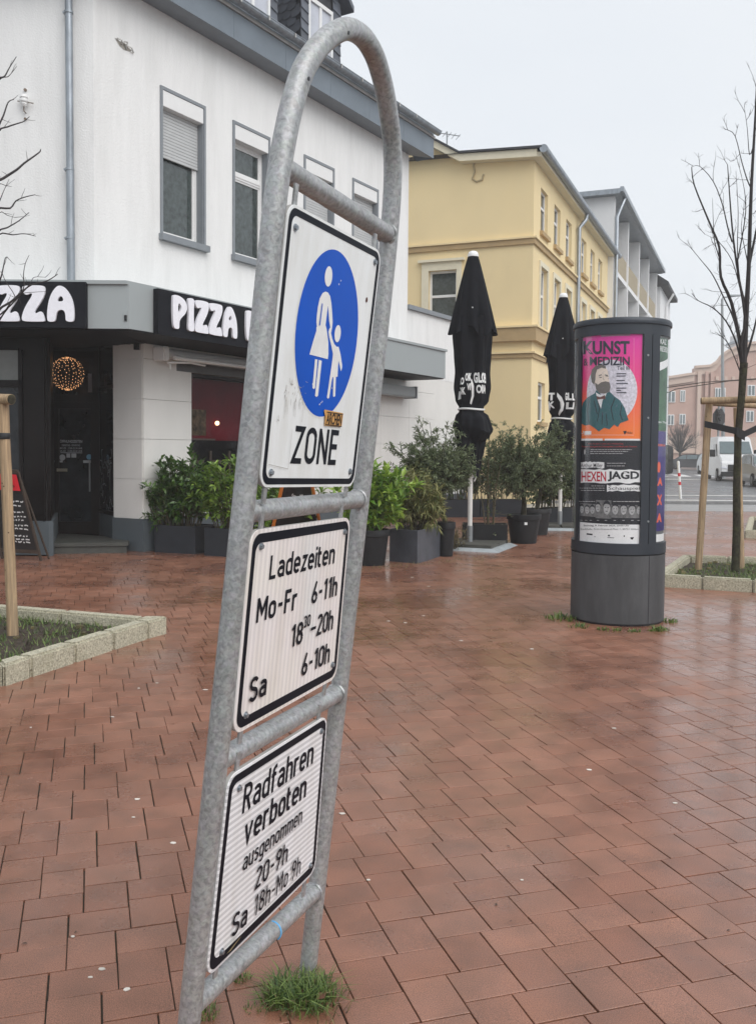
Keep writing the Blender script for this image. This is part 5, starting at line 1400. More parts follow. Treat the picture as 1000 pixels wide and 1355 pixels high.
# wall anchor shaped like a hook
ht, hz2 = YG.hit(627, 232, .02)
f = MB(); f.tube([YG.pt(ht - .06, .02, hz2 + .45), YG.pt(ht + .02, .03, hz2 + .30), YG.pt(ht - .02, .03, hz2 + .1), YG.pt(ht + .05, .03, hz2 - .1), YG.pt(ht - .08, .03, hz2 - .2), YG.pt(ht - .26, .03, hz2 - .16), YG.pt(ht - .30, .03, hz2 + .0)], .028, 6); f.build('wall_anchor', mat('anchor_iron', (.42, .34, .20), .8), yh)
# roof aerial
ab = AT(591, 200, 29.5)
ar = thing('roof_aerial', (ab.x, ab.y, ab.z - .5), 'thin television aerial standing on the yellow house roof', 'antenna')
f = MB(); f.tube([ab - Vector((0, 0, 1.2)), Vector((ab.x, ab.y, AT(591, 174, 29.5).z))], .022, 6); f.build('mast', M['pole_grey'], ar)
zt = AT(591, 178, 29.5).z
f = MB(); f.tube([Vector((ab.x - .42, ab.y - .2, zt)), Vector((ab.x + .42, ab.y + .25, zt + .04))], .014, 5); f.build('boom', M['pole_grey'], ar)
f = MB()
for k in range(6):
    q = Vector((ab.x - .38 + k * .15, ab.y - .18 + k * .08, zt)); f.tube([q + Vector((.05, -.25, 0)), q + Vector((-.05, .25, 0))], .009, 4)
f.build('elements', M['pole_grey'], ar, kind='stuff')

# ================================================================== GREY HOUSE WITH LOGGIAS, AND THE ONE BEHIND
tg0 = tYE + .05
g0 = YF.pt(tg0, .25, 0)
gh_ = thing('grey_house', (g0.x, g0.y, 0), 'pale grey house with white framed loggias beyond the yellow one', 'building')
tg0 = YF.hit(812, 300, .25)[0]; tg1 = YF.hit(868, 400, .25)[0]
zg = YF.hit(812, 258, .25)[1]
f = MB(); pts = [YF.pt(tg0, .25 - 1.6, 0), YF.pt(tg1, .25 - 1.6, 0), YF.pt(tg1, -12, 0), YF.pt(tg0, -12, 0)]; f.prism([(p.x, p.y) for p in pts], 0, zg); f.build('body', M['light_wall'], gh_)
f = MB(); f.pbox(YF, tg0, tg0 + .25, -1.35, .25, 0, zg); f.build('side_wall', M['light_wall'], gh_)
n = 4; Lg = (tg1 - tg0 - .3) / n
for k in range(n + 1):
    t = tg0 + .26 + k * Lg
    f = MB(); f.pbox(YF, t, t + .28, -1.34, .24, 0, zg - .02); f.build('pillar', M['loggia_white'], gh_)
for j in range(4):
    zf_ = zg - 3.0 * (j + 1)
    if zf_ < 0: break
    f = MB(); f.pbox(YF, tg0 + .26, tg1, -1.34, .20, zf_ - .22, zf_); f.build('floor_slab', M['loggia_white'], gh_)
    for k in range(n):
        t = tg0 + .54 + k * Lg
        f = MB(); f.pbox(YF, t + .002, t + Lg - .28 - .002, .12, .17, zf_, zf_ + 1.0); f.build('balcony_panel', mat('beige_panel', (.36, .30, .20), .7, var=.06) if (j, k) == (0, 0) else bpy.data.materials['beige_panel'], gh_)
        f = MB(); f.pbox(YF, t + .35, t + Lg - .8, -1.339, -1.30, zf_ + .1, zf_ + 2.3); w = f.build('window', M['pane'], gh_)
        f = MB(); f.pbox(YF, t + .25, t + .349, -1.339, -1.27, zf_ + .0, zf_ + 2.4); f.pbox(YF, t + Lg - .799, t + Lg - .7, -1.339, -1.27, zf_, zf_ + 2.4); f.build('frame', M['frame_white'], w)
f = MB(); f.pbox(YF, tg0 - .4, tg1 + .5, -12, .55, zg + .002, zg + .22); f.build('roof', M['zinc'], gh_)
f = MB(); f.pbox(YF, tg0 - .5, tg1 + .6, .551, .70, zg + .05, zg + .26); f.build('gutter', M['zinc'], gh_)
f = MB(); td = tg0 + .1; f.tube([YF.pt(td + .6, .62, zg + .1), YF.pt(td + .4, .5, zg - .3), YF.pt(td - .0, .36, zg - .9), YF.pt(td, .36, 0)], .08, 8); f.build('downpipe', M['zinc'], gh_, True)
# third house in the row
t3 = tg1 + .9
b3 = thing('end_house', YF.pt(t3, 0, 0), 'narrow white house just past the grey loggias, over the poster column', 'building')
z3 = YF.hit(866, 392, .4)[1]
z3 = 1.6 + (600 - 383) * YF.pt(t3, 0, 0).y / FOC
f = MB(); f.pbox(YF, t3, t3 + 7, -9, .4, 0, z3); f.build('wall', M['loggia_white'], b3)
f = MB(); f.hexa([YF.pt(t3 - .3, .9, z3), YF.pt(t3 + 7, .9, z3), YF.pt(t3 + 7, -9, z3), YF.pt(t3 - .3, -9, z3), YF.pt(t3 - .3, .9, z3 + .25), YF.pt(t3 + 7, .9, z3 + .25), YF.pt(t3 + 7, -3, z3 + 3.0), YF.pt(t3 - .3, -3, z3 + 3.0)]); f.build('roof', M['slate_backing'], b3)
f = MB(); f.tube([YF.pt(t3 + 3, .95, z3), YF.pt(t3 + 3, .5, z3 - .8), YF.pt(t3 + 3, .5, 0)], .08, 6); f.build('downpipe', M['loggia_white'], b3)

# ================================================================== PINK BRICK BUILDING ACROSS THE SQUARE
PY = 106.0
pk = thing('pink_building', (AT(960, 600, PY).x, PY, 0), 'large pink brick building with a curved pale gable far across the road', 'building')
X = lambda px: AT(px, 600, PY).x
Z = lambda py, px=940: AT(px, py, PY).z
prof = [(878, 502), (917, 496), (917.5, 487.5), (938, 486), (946, 481), (951, 474), (960, 467), (972, 461), (986, 456.5), (1000, 455), (1025, 456), (1045, 462), (1060, 472), (1066, 484), (1100, 486)]
prof = [(AT(px, py, PY).x, AT(px, py, PY).z) for px, py in prof]
w_px = [(880, 891, 518, 533), (897.5, 904, 516.5, 532), (943, 951, 513, 528), (953, 957, 513, 528), (986, 996, 509, 523.5), (985, 995, 543, 558), (944, 955, 545, 560), (897, 905, 548, 562), (881, 890, 549, 563), (1010, 1020, 508, 523)]
f = MB(); n = len(prof)
f.v = [(x, PY, z) for x, z in prof] + [(x, PY + .6, z) for x, z in prof] + [(prof[0][0], PY, 0), (prof[-1][0], PY, 0), (prof[0][0], PY + .6, 0), (prof[-1][0], PY + .6, 0)]
f.f = [tuple(range(n)) + (2 * n + 1, 2 * n)] + [(k, k + 1, n + k + 1, n + k) for k in range(n - 1)] + [(0, n, 2 * n + 2, 2 * n)]
f.build('wall', M['pink'], pk)
f = MB(); f.box(prof[0][0] + 4, prof[-1][0], PY + .62, PY + 16, 0, prof[0][1] - 1.2); f.build('rear_body', M['pink'], pk)
f = MB()
for k in range(n - 1):
    (x0, z0), (x1, z1) = prof[k], prof[k + 1]
    f.hexa([(x0, PY - .5, z0), (x1, PY - .5, z1), (x1, PY - .02, z1), (x0, PY - .02, z0), (x0, PY - .5, z0 + .28), (x1, PY - .5, z1 + .28), (x1, PY - .02, z1 + .28), (x0, PY - .02, z0 + .28)])
    f.hexa([(x0, PY - .25, z0 - .75), (x1, PY - .25, z1 - .75), (x1, PY - .02, z1 - .75), (x0, PY - .02, z0 - .75), (x0, PY - .25, z0 - .02), (x1, PY - .25, z1 - .02), (x1, PY - .02, z1 - .02), (x0, PY - .02, z0 - .02)])
f.build('cornice', M['pink_trim'], pk)
for (a, b_) in ((919, 924), (929, 933), (936, 940)):
    f = MB(); f.box(X(a), X(b_), PY - .35, PY - .02, 0, Z(492)); f.build('pilaster', M['pink'] if a > 920 else M['pink_trim'], pk)
f = MB(); f.box(X(878), X(1100), PY - .18, PY - .02, Z(600), Z(578)); f.build('ground_floor_band', M['pink_trim'], pk)
for (a, b_, c, d) in w_px:
    f = MB(); x0, x1, z0, z1 = X(a), X(b_), Z(d), Z(c)
    f.box(x0, x1, PY - .10, PY - .03, z0, z1); w = f.build('window', M['frame_white'], pk)
    f = MB(); m_ = (x0 + x1) / 2; f.box(x0 + .10, m_ - .07, PY - .14, PY - .101, z0 + .1, z1 - .1); f.box(m_ + .07, x1 - .10, PY - .14, PY - .101, z0 + .1, z1 - .1); f.build('pane', M['glass_far'], w, kind='stuff')
for px in (943.5, 955, 965, 976, 990):
    f = MB(); f.box(X(px), X(px + 4), PY - .13, PY - .03, Z(503), Z(498)); f.build('relief_block', M['pink_trim'], pk)
for (a, b_) in ((880, 895), (897, 917), (926, 942), (944, 970), (973, 998)):
    f = MB(); f.box(X(a), X(b_), PY - .13, PY - .03, Z(597), Z(581)); f.build('shop_opening', M['glass_far'], pk)
# small tower at the right edge
tb_ = thing('roof_turret', (X(996), PY + 6, Z(470)), 'pale roof turret at the right edge above the pink gable', 'tower')
f = MB(); f.box(X(994), X(1008), PY + 5, PY + 8, Z(475), Z(446)); f.build('shaft', M['light_wall'], tb_)
f = MB(); f.box(X(992), X(1010), PY + 4.6, PY + 8.4, Z(446), Z(443)); f.build('cap', M['zinc'], tb_)
f = MB(); f.box(X(995), X(1007), PY + 5.3, PY + 7.7, Z(443), Z(434)); f.build('lantern', M['light_wall'], tb_)
# ================================================================== ROUND POSTER COLUMN
CR, CX, CYY = .4375, 2.309, 8.84
pc = thing('poster_column', (CX, CYY, 0), 'dark grey round advertising column with theatre posters behind glass', 'advertising column')
CC = Vector((CX, CYY, 0))
def chit(px, py, r=CR):
    d = ray(px, py); ox, oy = -CX, -CYY
    a = d.x * d.x + d.y * d.y; b_ = ox * d.x + oy * d.y; c = ox * ox + oy * oy - r * r
    disc = max(b_ * b_ - a * c, 0); k = (-b_ - sqrt(disc)) / a
    x, y = d.x * k, d.y * k
    a_n = atan2(y - CYY, x - CX)
    return (a_n - 2 * pi if a_n > pi / 2 else a_n), CAMH + d.z * k
def cpt(a, z, r): return Vector((CX + r * cos(a), CYY + r * sin(a), z))
def shell(a0, a1, r0, r1, z0, z1, name, mt, par, seg=None, smooth=True):
    n = seg or max(2, int(abs(a1 - a0) / radians(5))); mb = MB()
    for j in range(n + 1):
        a = a0 + (a1 - a0) * j / n
        mb.v += [tuple(cpt(a, z0, r0)), tuple(cpt(a, z1, r0)), tuple(cpt(a, z1, r1)), tuple(cpt(a, z0, r1))]
    for j in range(n):
        b_ = j * 4
        for k in range(4): mb.f.append((b_ + k, b_ + (k + 1) % 4, b_ + 4 + (k + 1) % 4, b_ + 4 + k))
    mb.f.append((0, 1, 2, 3)); b_ = n * 4; mb.f.append((b_ + 3, b_ + 2, b_ + 1, b_))
    return mb.build(name, mt, par, smooth)
zc = lambda py: chit(815, py)[1]
Zb, Zf, Zp0, Zp1, Zt = zc(734), zc(721), zc(720), zc(442), zc(435)
aL, aR = chit(766.5, 600)[0], chit(848.5, 600)[0]
aS = chit(859.5, 600)[0]; aR2 = chit(869.5, 600)[0]
# base drum, seam gap, frame rings, cap
shell(0, 2 * pi, CR, CR - .02, .02, Zb - .012, 'base_drum', M['column_base'], pc, 72)
sA = chit(857.7, 780)[0]; shell(sA - .006, sA + .006, CR + .0012, CR - .01, .02, Zb - .012, 'seam', M['black_plain'], pc, 2)
shell(0, 2 * pi, CR - .012, CR - .05, 0, .02, 'base_gap', M['black_plain'], pc, 48)
shell(0, 2 * pi, CR - .02, CR - .1, Zb - .012, Zb, 'shadow_gap', M['black_plain'], pc, 72)
shell(0, 2 * pi, CR + .004, CR - .03, Zb, Zf + .01, 'frame_ring', M['column_dark'], pc, 72)
shell(0, 2 * pi, CR + .004, CR - .03, Zp1 + .0, Zt + .05, 'frame_ring', M['column_dark'], pc, 72)
rest = 2 * pi - (aR2 - aL) - .12 - .30; pw_ = rest / 2
posts = [(aR, aS - .008), (aS + .008, aR2), (aL - .12, aL), (aR2 + pw_, aR2 + pw_ + .15), (aR2 + pw_ + .165, aR2 + pw_ + .30)]
for a0, a1 in posts: shell(a0, a1, CR + .004, CR - .015, Zf + .01, Zp1, 'frame_post', M['column_dark'], pc)
for a0 in (aS, aR2 + pw_ + .1575): shell(a0 - .008, a0 + .008, CR - .004, CR - .014, Zf + .01, Zp1, 'seam', M['black_plain'], pc, 2)
for a0, a1 in ((aL, aR), (aR2, aR2 + pw_), (aR2 + pw_ + .30, aL - .12 + 2 * pi)):
    shell(a0, a1, CR + .002, CR - .002, Zf + .012, Zp1 - .002, 'curved_glass', M['glass'], pc)
shell(0, 2 * pi, CR - .022, CR - .035, Zf, Zp1, 'poster_core', mat('core_grey', (.16, .165, .17), .8), pc, 60)
mb = MB(); zt0 = Zt + .05
mb.lathe(CC, [(CR - .03, zt0), (CR + .018, zt0), (CR + .020, zt0 + .018), (CR + .017, zt0 + .04), (CR + .005, zt0 + .055), (.2, zt0 + .085), (.001, zt0 + .09)], 72); mb.build('cap', M['column_dark'], pc, True)
for px, py in ((843.5, 553), (843.5, 690), (856.5, 470)):
    a, z = chit(px + 13 if px < 850 else px, py); mb = MB(); mb.tube([cpt(a, z, CR), cpt(a, z, CR + .009)], .010, 8); mb.build('lock_stud', M['pole_grey'], pc)
a_, z_ = chit(759.8, 737)
# ---- posters: drawn flat from angle and height, then bent round the core
RPo = CR - .0185
PQ = lambda px, py: chit(px, py, RPo)
def pxy(px, py):
    a, z = PQ(px, py); return (a, z)
def pp(ls): return [[pxy(*p) for p in l] for l in ls]
def lay(pr, name, mt, par, r, step=.05):
    pr.split(step)
    return pr.map(lambda x, y, k: cpt(x, y, r + k * .00025), name, mt, par, 1)
def pb_(pr, px0, py0, px1, py1):
    a0, z0 = pxy(px0, py0); a1, z1 = pxy(px1, py1); pr.rect(min(a0, a1), min(z0, z1), max(a0, a1), max(z0, z1)); return pr
def ptxt(pr, s, px0, py0, px1, py1, b=0.0):
    vs, fs = text_geo(s, b)
    return pr.add([pxy(px0 + x * (px1 - px0), py1 + y * (py0 - py1)) for x, y in vs], fs)
# exhibition poster
def grad_poster(name):
    m, nt, b = new_mat(name); L = nt.links; N = nt.nodes
    tc = N.new('ShaderNodeTexCoord'); sx = N.new('ShaderNodeSeparateXYZ'); L.new(tc.outputs['Object'], sx.inputs[0])
    mr = N.new('ShaderNodeMapRange'); mr.inputs['From Min'].default_value = zc(575); mr.inputs['From Max'].default_value = zc(450); L.new(sx.outputs['Z'], mr.inputs['Value'])
    cr = N.new('ShaderNodeValToRGB'); e = cr.color_ramp.elements
    e[0].position = 0; e[0].color = (.96, .22, .03, 1); e[1].position = 1; e[1].color = (.78, .035, .36, 1); x = e.new(.42); x.color = (.95, .13, .09, 1); x = e.new(.62); x.color = (.88, .06, .26, 1)
    L.new(mr.outputs[0], cr.inputs['Fac']); L.new(cr.outputs['Color'], b.inputs['Base Color']); b.inputs['Roughness'].default_value = .5
    return m
pr = Print(); pb_(pr, 767.5, 441, 846.5, 583); po = lay(pr, 'poster', grad_poster('pink_orange_print'), pc, RPo + .001); po['label'] = 'pink and orange exhibition poster with a bearded man'
M['pp_white'] = flat('poster_white', (.84, .84, .84), .6); M['pp_black'] = flat('poster_black', (.018, .019, .025), .6)
M['pp_lilac'] = mat('poster_lilac', (.70, .67, .74), .6, var=.28, vscale=45)
ac, zcc = pxy(806.5, 518); a_r = abs(pxy(842.5, 518)[0] - ac); z_r = abs(pxy(806.5, 476)[1] - zcc)
pr = Print(); pr.loops([[(max(ac + a_r * cos(t), pxy(767.7, 518)[0]), zcc + z_r * sin(t)) for t in [2 * pi * k / 48 for k in range(48)]]]); lay(pr, 'disc', M['pp_lilac'], po, RPo + .002)
pr = Print(); rng = random.Random(31)
for k in range(150):
    t = rng.random() * 2 * pi; q = sqrt(rng.random()) * .97; x, y = ac + a_r * q * cos(t), zcc + z_r * q * sin(t)
    if x < pxy(768.5, 518)[0]: continue
    an = rng.random() * pi; l = rng.uniform(.006, .016); pr.ribbon([(x, y), (x + cos(an) * l * 2, y + sin(an) * l)], .0022)
lay(pr, 'scribble', flat('scribble_ink', (.22, .16, .30), .6), po, RPo + .0026, .3)
coat = [(768, 560), (768.3, 548), (771, 533), (777, 526), (786, 521), (789, 516), (797, 524), (806, 518), (812, 524), (820, 530), (826, 540), (829.5, 551), (831, 556), (820, 560), (817, 565), (812, 562), (806, 568), (799, 566), (792, 571), (786, 566), (780, 562), (774, 563)]
pr = Print(); pr.loops(pp([coat])); lay(pr, 'portrait_coat', flat('poster_teal', (.035, .13, .145), .6), po, RPo + .0032)
pr = Print()
for ln in ([(779, 530), (777, 545), (779, 560)], [(789, 522), (793, 540), (790, 558)], [(813, 527), (808, 540), (811, 556)], [(822, 536), (820, 548), (823, 556)], [(797, 545), (796, 562)], [(786, 530), (790, 548)], [(802, 548), (803, 563)]):
    a0 = [pxy(*p) for p in ln]; pr.ribbon(a0, .016)
lay(pr, 'coat_folds', M['pp_black'], po, RPo + .0038)
face = [(786, 489), (789, 485.5), (795, 484), (801, 486), (804, 491), (805, 498), (806, 504), (804, 510), (800, 516), (793, 518), (788, 513), (786, 504), (784, 498)]
pr = Print(); pr.loops(pp([face])); lay(pr, 'portrait_face', flat('poster_skin', (.84, .72, .62), .6), po, RPo + .0044)
hair = [(783, 506), (781.5, 497), (783, 489), (788, 484), (796, 482.5), (801.5, 485), (801, 488), (796, 486.5), (790, 489), (788, 495), (787.5, 503), (786, 509)]
beard = [(787, 506), (791, 509), (795, 506), (801, 504.5), (806, 506), (807.5, 512), (806, 518), (800, 521), (793, 520), (788.5, 515)]
pr = Print(); pr.loops(pp([hair])); pr.loops(pp([beard])); pr.ribbon([pxy(792, 497), pxy(796, 496)], .008); pr.ribbon([pxy(800, 496), pxy(804, 497)], .008); pr.ribbon([pxy(793, 499.5), pxy(796, 499.5)], .008); pr.ribbon([pxy(801, 497.5), pxy(804.5, 498)], .006); pr.ribbon([pxy(797.5, 497), pxy(797.8, 501), pxy(799.2, 503)], .005); pr.ribbon([pxy(785, 499), pxy(786, 502), pxy(785.5, 504)], .004)
lay(pr, 'portrait_hair', flat('poster_grey_brown', (.17, .155, .14), .6), po, RPo + .005)
pr = Print(); pr.loops(pp([[(788, 519), (793, 522), (800, 523), (797, 530), (795, 541), (791, 531)]])); pr.loops(pp([[(799, 521), (802, 520.5), (801, 525)]])); lay(pr, 'portrait_shirt', M['pp_white'], po, RPo + .0056)
pr = Print(); pr.loops(pp([[(789, 524), (794, 525.5), (800, 523), (801, 528), (795, 528), (790, 529)]])); lay(pr, 'bow_tie', flat('tie_brown', (.16, .06, .05), .6), po, RPo + .0062)
pr = Print(); ptxt(pr, 'KUNST', 771.5, 451, 832.5, 469, .035); ptxt(pr, '&', 772, 474.5, 777.5, 484, .01); ptxt(pr, 'MEDIZIN', 780, 472, 832.5, 483.5, .028); ptxt(pr, 'Teil III', 816, 484.5, 832, 489.5, .008)
for k, (a, b_, y) in enumerate(((815, 829, 494), (815, 828, 497), (815, 827, 503), (815, 831, 507), (815, 829, 513), (815, 822, 516), (815, 829, 519))): pb_(pr, a, y, b_ - 1, y + 1.2)
lay(pr, 'title', flat('poster_navy', (.03, .035, .055), .6), po, RPo + .0034, .4)
pr = Print(); ptxt(pr, 'U', 768.5, 570, 772, 574, .02); pb_(pr, 773, 570.5, 782, 575); pb_(pr, 768.5, 580.5, 797, 583); pb_(pr, 799.5, 580.5, 846, 583)
for seg_ in ([(838, 447), (838, 575)], [(770, 575.8), (838, 575.8)]): pr.ribbon([pxy(*p) for p in seg_], .0022)
lay(pr, 'small_print', M['pp_white'], po, RPo + .003)
pr = Print(); pr.loops(pp([[(824, 570.5), (828.5, 570), (828, 573), (825.5, 575)]])); ptxt(pr, 'Hilden', 829, 571, 836, 574, 0); lay(pr, 'emblem', M['pp_black'], po, RPo + .0031, .4)
pr = Print(); pb_(pr, 795, 441.3, 833, 444.3); lay(pr, 'tape_strip', flat('poster_tape', (.34, .20, .27), .4), po, RPo + .0021)
# theatre poster
pr = Print(); pb_(pr, 766.5, 583.5, 846, 720); p2 = lay(pr, 'poster', M['pp_black'], pc, RPo + .001); p2['label'] = 'black theatre poster with a red and black title and a row of faces'
def torn(px0, py0, px1, py1, j=1.0):
    rng = random.Random(int(px0 * py0)); n = 12; o = []
    for k in range(n + 1): o.append((px0 + (px1 - px0) * k / n, py0 + rng.uniform(-j, j)))
    for k in range(n + 1): o.append((px1 - (px1 - px0) * k / n, py1 + rng.uniform(-j, j)))
    return o
pr = Print()
for l in (torn(767, 611, 799, 619.5), torn(767, 621.5, 846, 639), torn(802.5, 642, 846, 650)): pr.loops(pp([l]))
pb_(pr, 766.8, 690.5, 845.8, 719.5)
lay(pr, 'white_strips', M['pp_white'], p2, RPo + .0018)
pr = Print(); ptxt(pr, 'HEXEN', 769, 624, 801.5, 637, .02); lay(pr, 'red_title', flat('poster_red', (.50, .012, .035), .6), p2, RPo + .0026, .4)
pr = Print(); ptxt(pr, 'Arthur Miller', 768, 613, 797, 618.5, .006); ptxt(pr, 'JAGD', 803.5, 623.5, 845, 637, .04); ptxt(pr, 'Schauspiel', 804.5, 643.8, 845.5, 649.5, .006)
ptxt(pr, 'Sonntag, 9. Februar 2025, 20:00 Uhr', 772, 694.3, 832, 697, .015)
ptxt(pr, 'Stadthalle, Fritz-Gressard-Platz 1, 40721 Hilden', 768, 699, 844, 701.5, 0)
for (a, b_, y) in ((792, 804, 704.5), (776, 826, 707.5), (786, 812, 710.5)): pb_(pr, a, y, b_, y + .8)
pr.loops(pp([[(833, 711), (838, 710.5), (836.5, 714), (834, 713.5)]]))
lay(pr, 'black_print', M['pp_black'], p2, RPo + .0026, .4)
pr = Print(); ptxt(pr, 'Die 22 Jahre nach dem Welterfolg', 778, 586.5, 824, 588.3, .01); ptxt(pr, 'Theater Gastspiel mit Schauspielern und Musik des Theaters', 769, 590, 842, 592.2, .01); lay(pr, 'red_print', flat('poster_red2', (.48, .03, .03), .6), p2, RPo + .0018, .4)
pr = Print()
for (a, b_, y) in ((781, 835, 594.5), (781, 830, 597), (781, 824, 599.7), (803, 827, 612.5), (803, 826, 616), (783, 800, 642.5), (767, 800, 645.4), (770, 800, 648.4), (767, 788, 663), (811, 844, 663)):
    x = a
    rng = random.Random(int(a + y * 7))
    while x < b_:
        l = rng.uniform(2, 5.5); pb_(pr, x, y, min(x + l, b_), y + .9); x += l + .8
pr.ell(*pxy(775.5, 598), .022, .024, 20)
for px in (771, 777, 783, 792, 802, 813, 824, 835, 843): pb_(pr, px - 1.5, 688, px + 1.5, 688.7)
lay(pr, 'white_print', flat('poster_light', (.45, .45, .45), .6), p2, RPo + .0018, .4)
M['face_bg'] = mat('photo_grey', (.16, .16, .16), .6, var=.5, vscale=30); M['face'] = mat('photo_face', (.42, .42, .42), .6, var=.3, vscale=60)
pr = Print(); pb_(pr, 767, 665.5, 845.8, 685.5); pb_(pr, 788, 661.5, 808, 686.5); lay(pr, 'photo_strip', M['face_bg'], p2, RPo + .0018)
fc = [(769.5, 673, 2.6, 6), (776.5, 674, 3, 6), (783.5, 674, 3, 6), (791, 671, 3, 6.5), (802.5, 672, 4.6, 9), (813.5, 673.5, 4, 7.5), (824.5, 673.5, 4, 7.5), (835.5, 674, 4, 7.5), (844, 674, 2, 7)]
pr = Print()
for x, y, rx, ry in fc:
    a, z = pxy(x, y); pr.ell(a, z, abs(pxy(x + rx, y)[0] - a), abs(pxy(x, y + ry)[1] - z), 16)
lay(pr, 'photo_faces', M['face'], p2, RPo + .0024)
pr = Print()
for x, y, rx, ry in fc:
    a, z = pxy(x, y); w = abs(pxy(x + rx, y)[0] - a); h = abs(pxy(x, y + ry)[1] - z)
    pr.add([(a + w * 1.15 * cos(t), z + h * 1.1 * sin(t)) for t in [pi * k / 10 for k in range(11)]] + [(a + w * .95 * cos(t), z + h * .25 + h * .35 * sin(t)) for t in [pi * k / 10 for k in range(10, -1, -1)]], [(k, k + 1, 20 - k, 21 - k) for k in range(10)])
    pr.ribbon([(a - w * .6, z + h * .05), (a - w * .2, z + h * .05)], h * .10); pr.ribbon([(a + w * .2, z + h * .05), (a + w * .6, z + h * .05)], h * .10); pr.ribbon([(a - w * .3, z - h * .5), (a + w * .3, z - h * .5)], h * .09)
lay(pr, 'photo_hair', M['pp_black'], p2, RPo + .003)
# posters round the corner
b0_ = chit(868.8, 600, RPo)[0]
zmid = zc(570)
def arc_poster(a0, a1, z0, z1, mt, lab):
    pr = Print(); pr.rect(a0, z0, a1, z1); o = lay(pr, 'poster', mt, pc, RPo + .001); o['label'] = lab; return o
g1_ = arc_poster(b0_, b0_ + 1.2, zmid + .01, Zp1 - .02, mat('poster_green', (.035, .12, .055), .6, var=.5, vscale=8), 'dark green poster round the right side')
g2_ = arc_poster(b0_, b0_ + 1.2, Zf + .12, zmid, mat('poster_violet', (.035, .02, .16), .6, var=.3, vscale=8), 'violet poster with orange letters round the right side')
pr = Print(); w0 = b0_ + .02
for s_, y0, y1 in (('KAZ', 446, 453), ('RESIDENZ', 456, 463), ('im Theater', 556, 559)): put_text(pr, s_, w0, zc(y1), w0 + (.62 if len(s_) > 4 else .3), zc(y0), .01)
pr.loops([[(w0, zc(478)), (w0 + .5, zc(470)), (w0 + .9, zc(468)), (w0 + .9, zc(476)), (w0 + .4, zc(482)), (w0, zc(489))]]); pr.rect(w0 - .01, zc(718), w0 + .45, zc(708))
lay(pr, 'white_print', M['pp_white'], g1_, RPo + .0022)
pr = Print()
for s_, y0, y1 in (('A', 632, 643), ('X', 655, 669), ('A', 680, 692)): put_text(pr, s_, w0, zc(y1), w0 + .24, zc(y0), .06)
pr.ell(w0 + .05, zc(618), .07, .05); 
put_text(pr, 'FEBRUAR', w0, zc(590), w0 + .4, zc(587), .02)
lay(pr, 'orange_letters', flat('poster_orange', (.80, .13, .05), .6), g2_, RPo + .0022)
# weeds around its foot
def grass_clump(name, c, n, rmin, rmax, h, mt, label=None, cat='grass', seed=0, flatn=.6, par=None, w=.0035, subs=None):
    rng = random.Random(seed); mb = MB(); c = Vector(c)
    for _ in range(n):
        a = rng.random() * 2 * pi; r = rmin + (rmax - rmin) * sqrt(rng.random()); p = c + Vector((cos(a) * r, sin(a) * r, 0))
        if subs:
            sx_, sy_, sr_ = subs[rng.randrange(len(subs))]; r = sr_ * rng.random() ** .8; p = c + Vector((sx_ + cos(a) * r, sy_ + sin(a) * r, 0))
        hh = h * rng.uniform(.45, 1.1); aa = a + rng.gauss(0, .9); lean = rng.uniform(.15, 1.0) * flatn
        d = Vector((cos(aa), sin(aa), 0)); s_ = Vector((-sin(aa), cos(aa), 0)) * w * rng.uniform(.6, 1.3)
        q1 = p + d * hh * lean * .35 + Vector((0, 0, hh * .55)); q2 = p + d * hh * lean * 1.1 + Vector((0, 0, hh * (1 - .35 * lean)))
        i = len(mb.v); mb.v += [tuple(p - s_), tuple(p + s_), tuple(q1 - s_ * .8), tuple(q1 + s_ * .8), tuple(q2)]; mb.f += [(i, i + 1, i + 3, i + 2), (i + 2, i + 3, i + 4)]
    o = mb.build(name, mt, par)
    o['kind'] = 'stuff'
    if label: tag(o, label, cat)
    return o
for i, (px, py, n, h, r) in enumerate(((742, 819, 90, .10, .16), (765, 830, 40, .06, .09), (797, 833.5, 36, .05, .05), (816, 834.5, 22, .04, .05), (838, 836, 40, .05, .06), (872, 834, 60, .07, .08), (884, 823, 45, .06, .08), (862, 835, 14, .04, .04))):
    p = G(px, py); grass_clump('weed_tuft', p, n, .0, r, h * .75, M['grass'], ['leafy weeds at the left foot of the poster column', 'low weeds against the left front of the column base', 'tiny tuft under the front of the poster column', 'sparse moss tuft left of the column seam', 'small green tuft in front of the column base', 'green tuft right of the column seam', 'weeds at the right edge of the column base', 'very small tuft directly below the column seam'][i], 'weed', i, 1.1, w=.006)

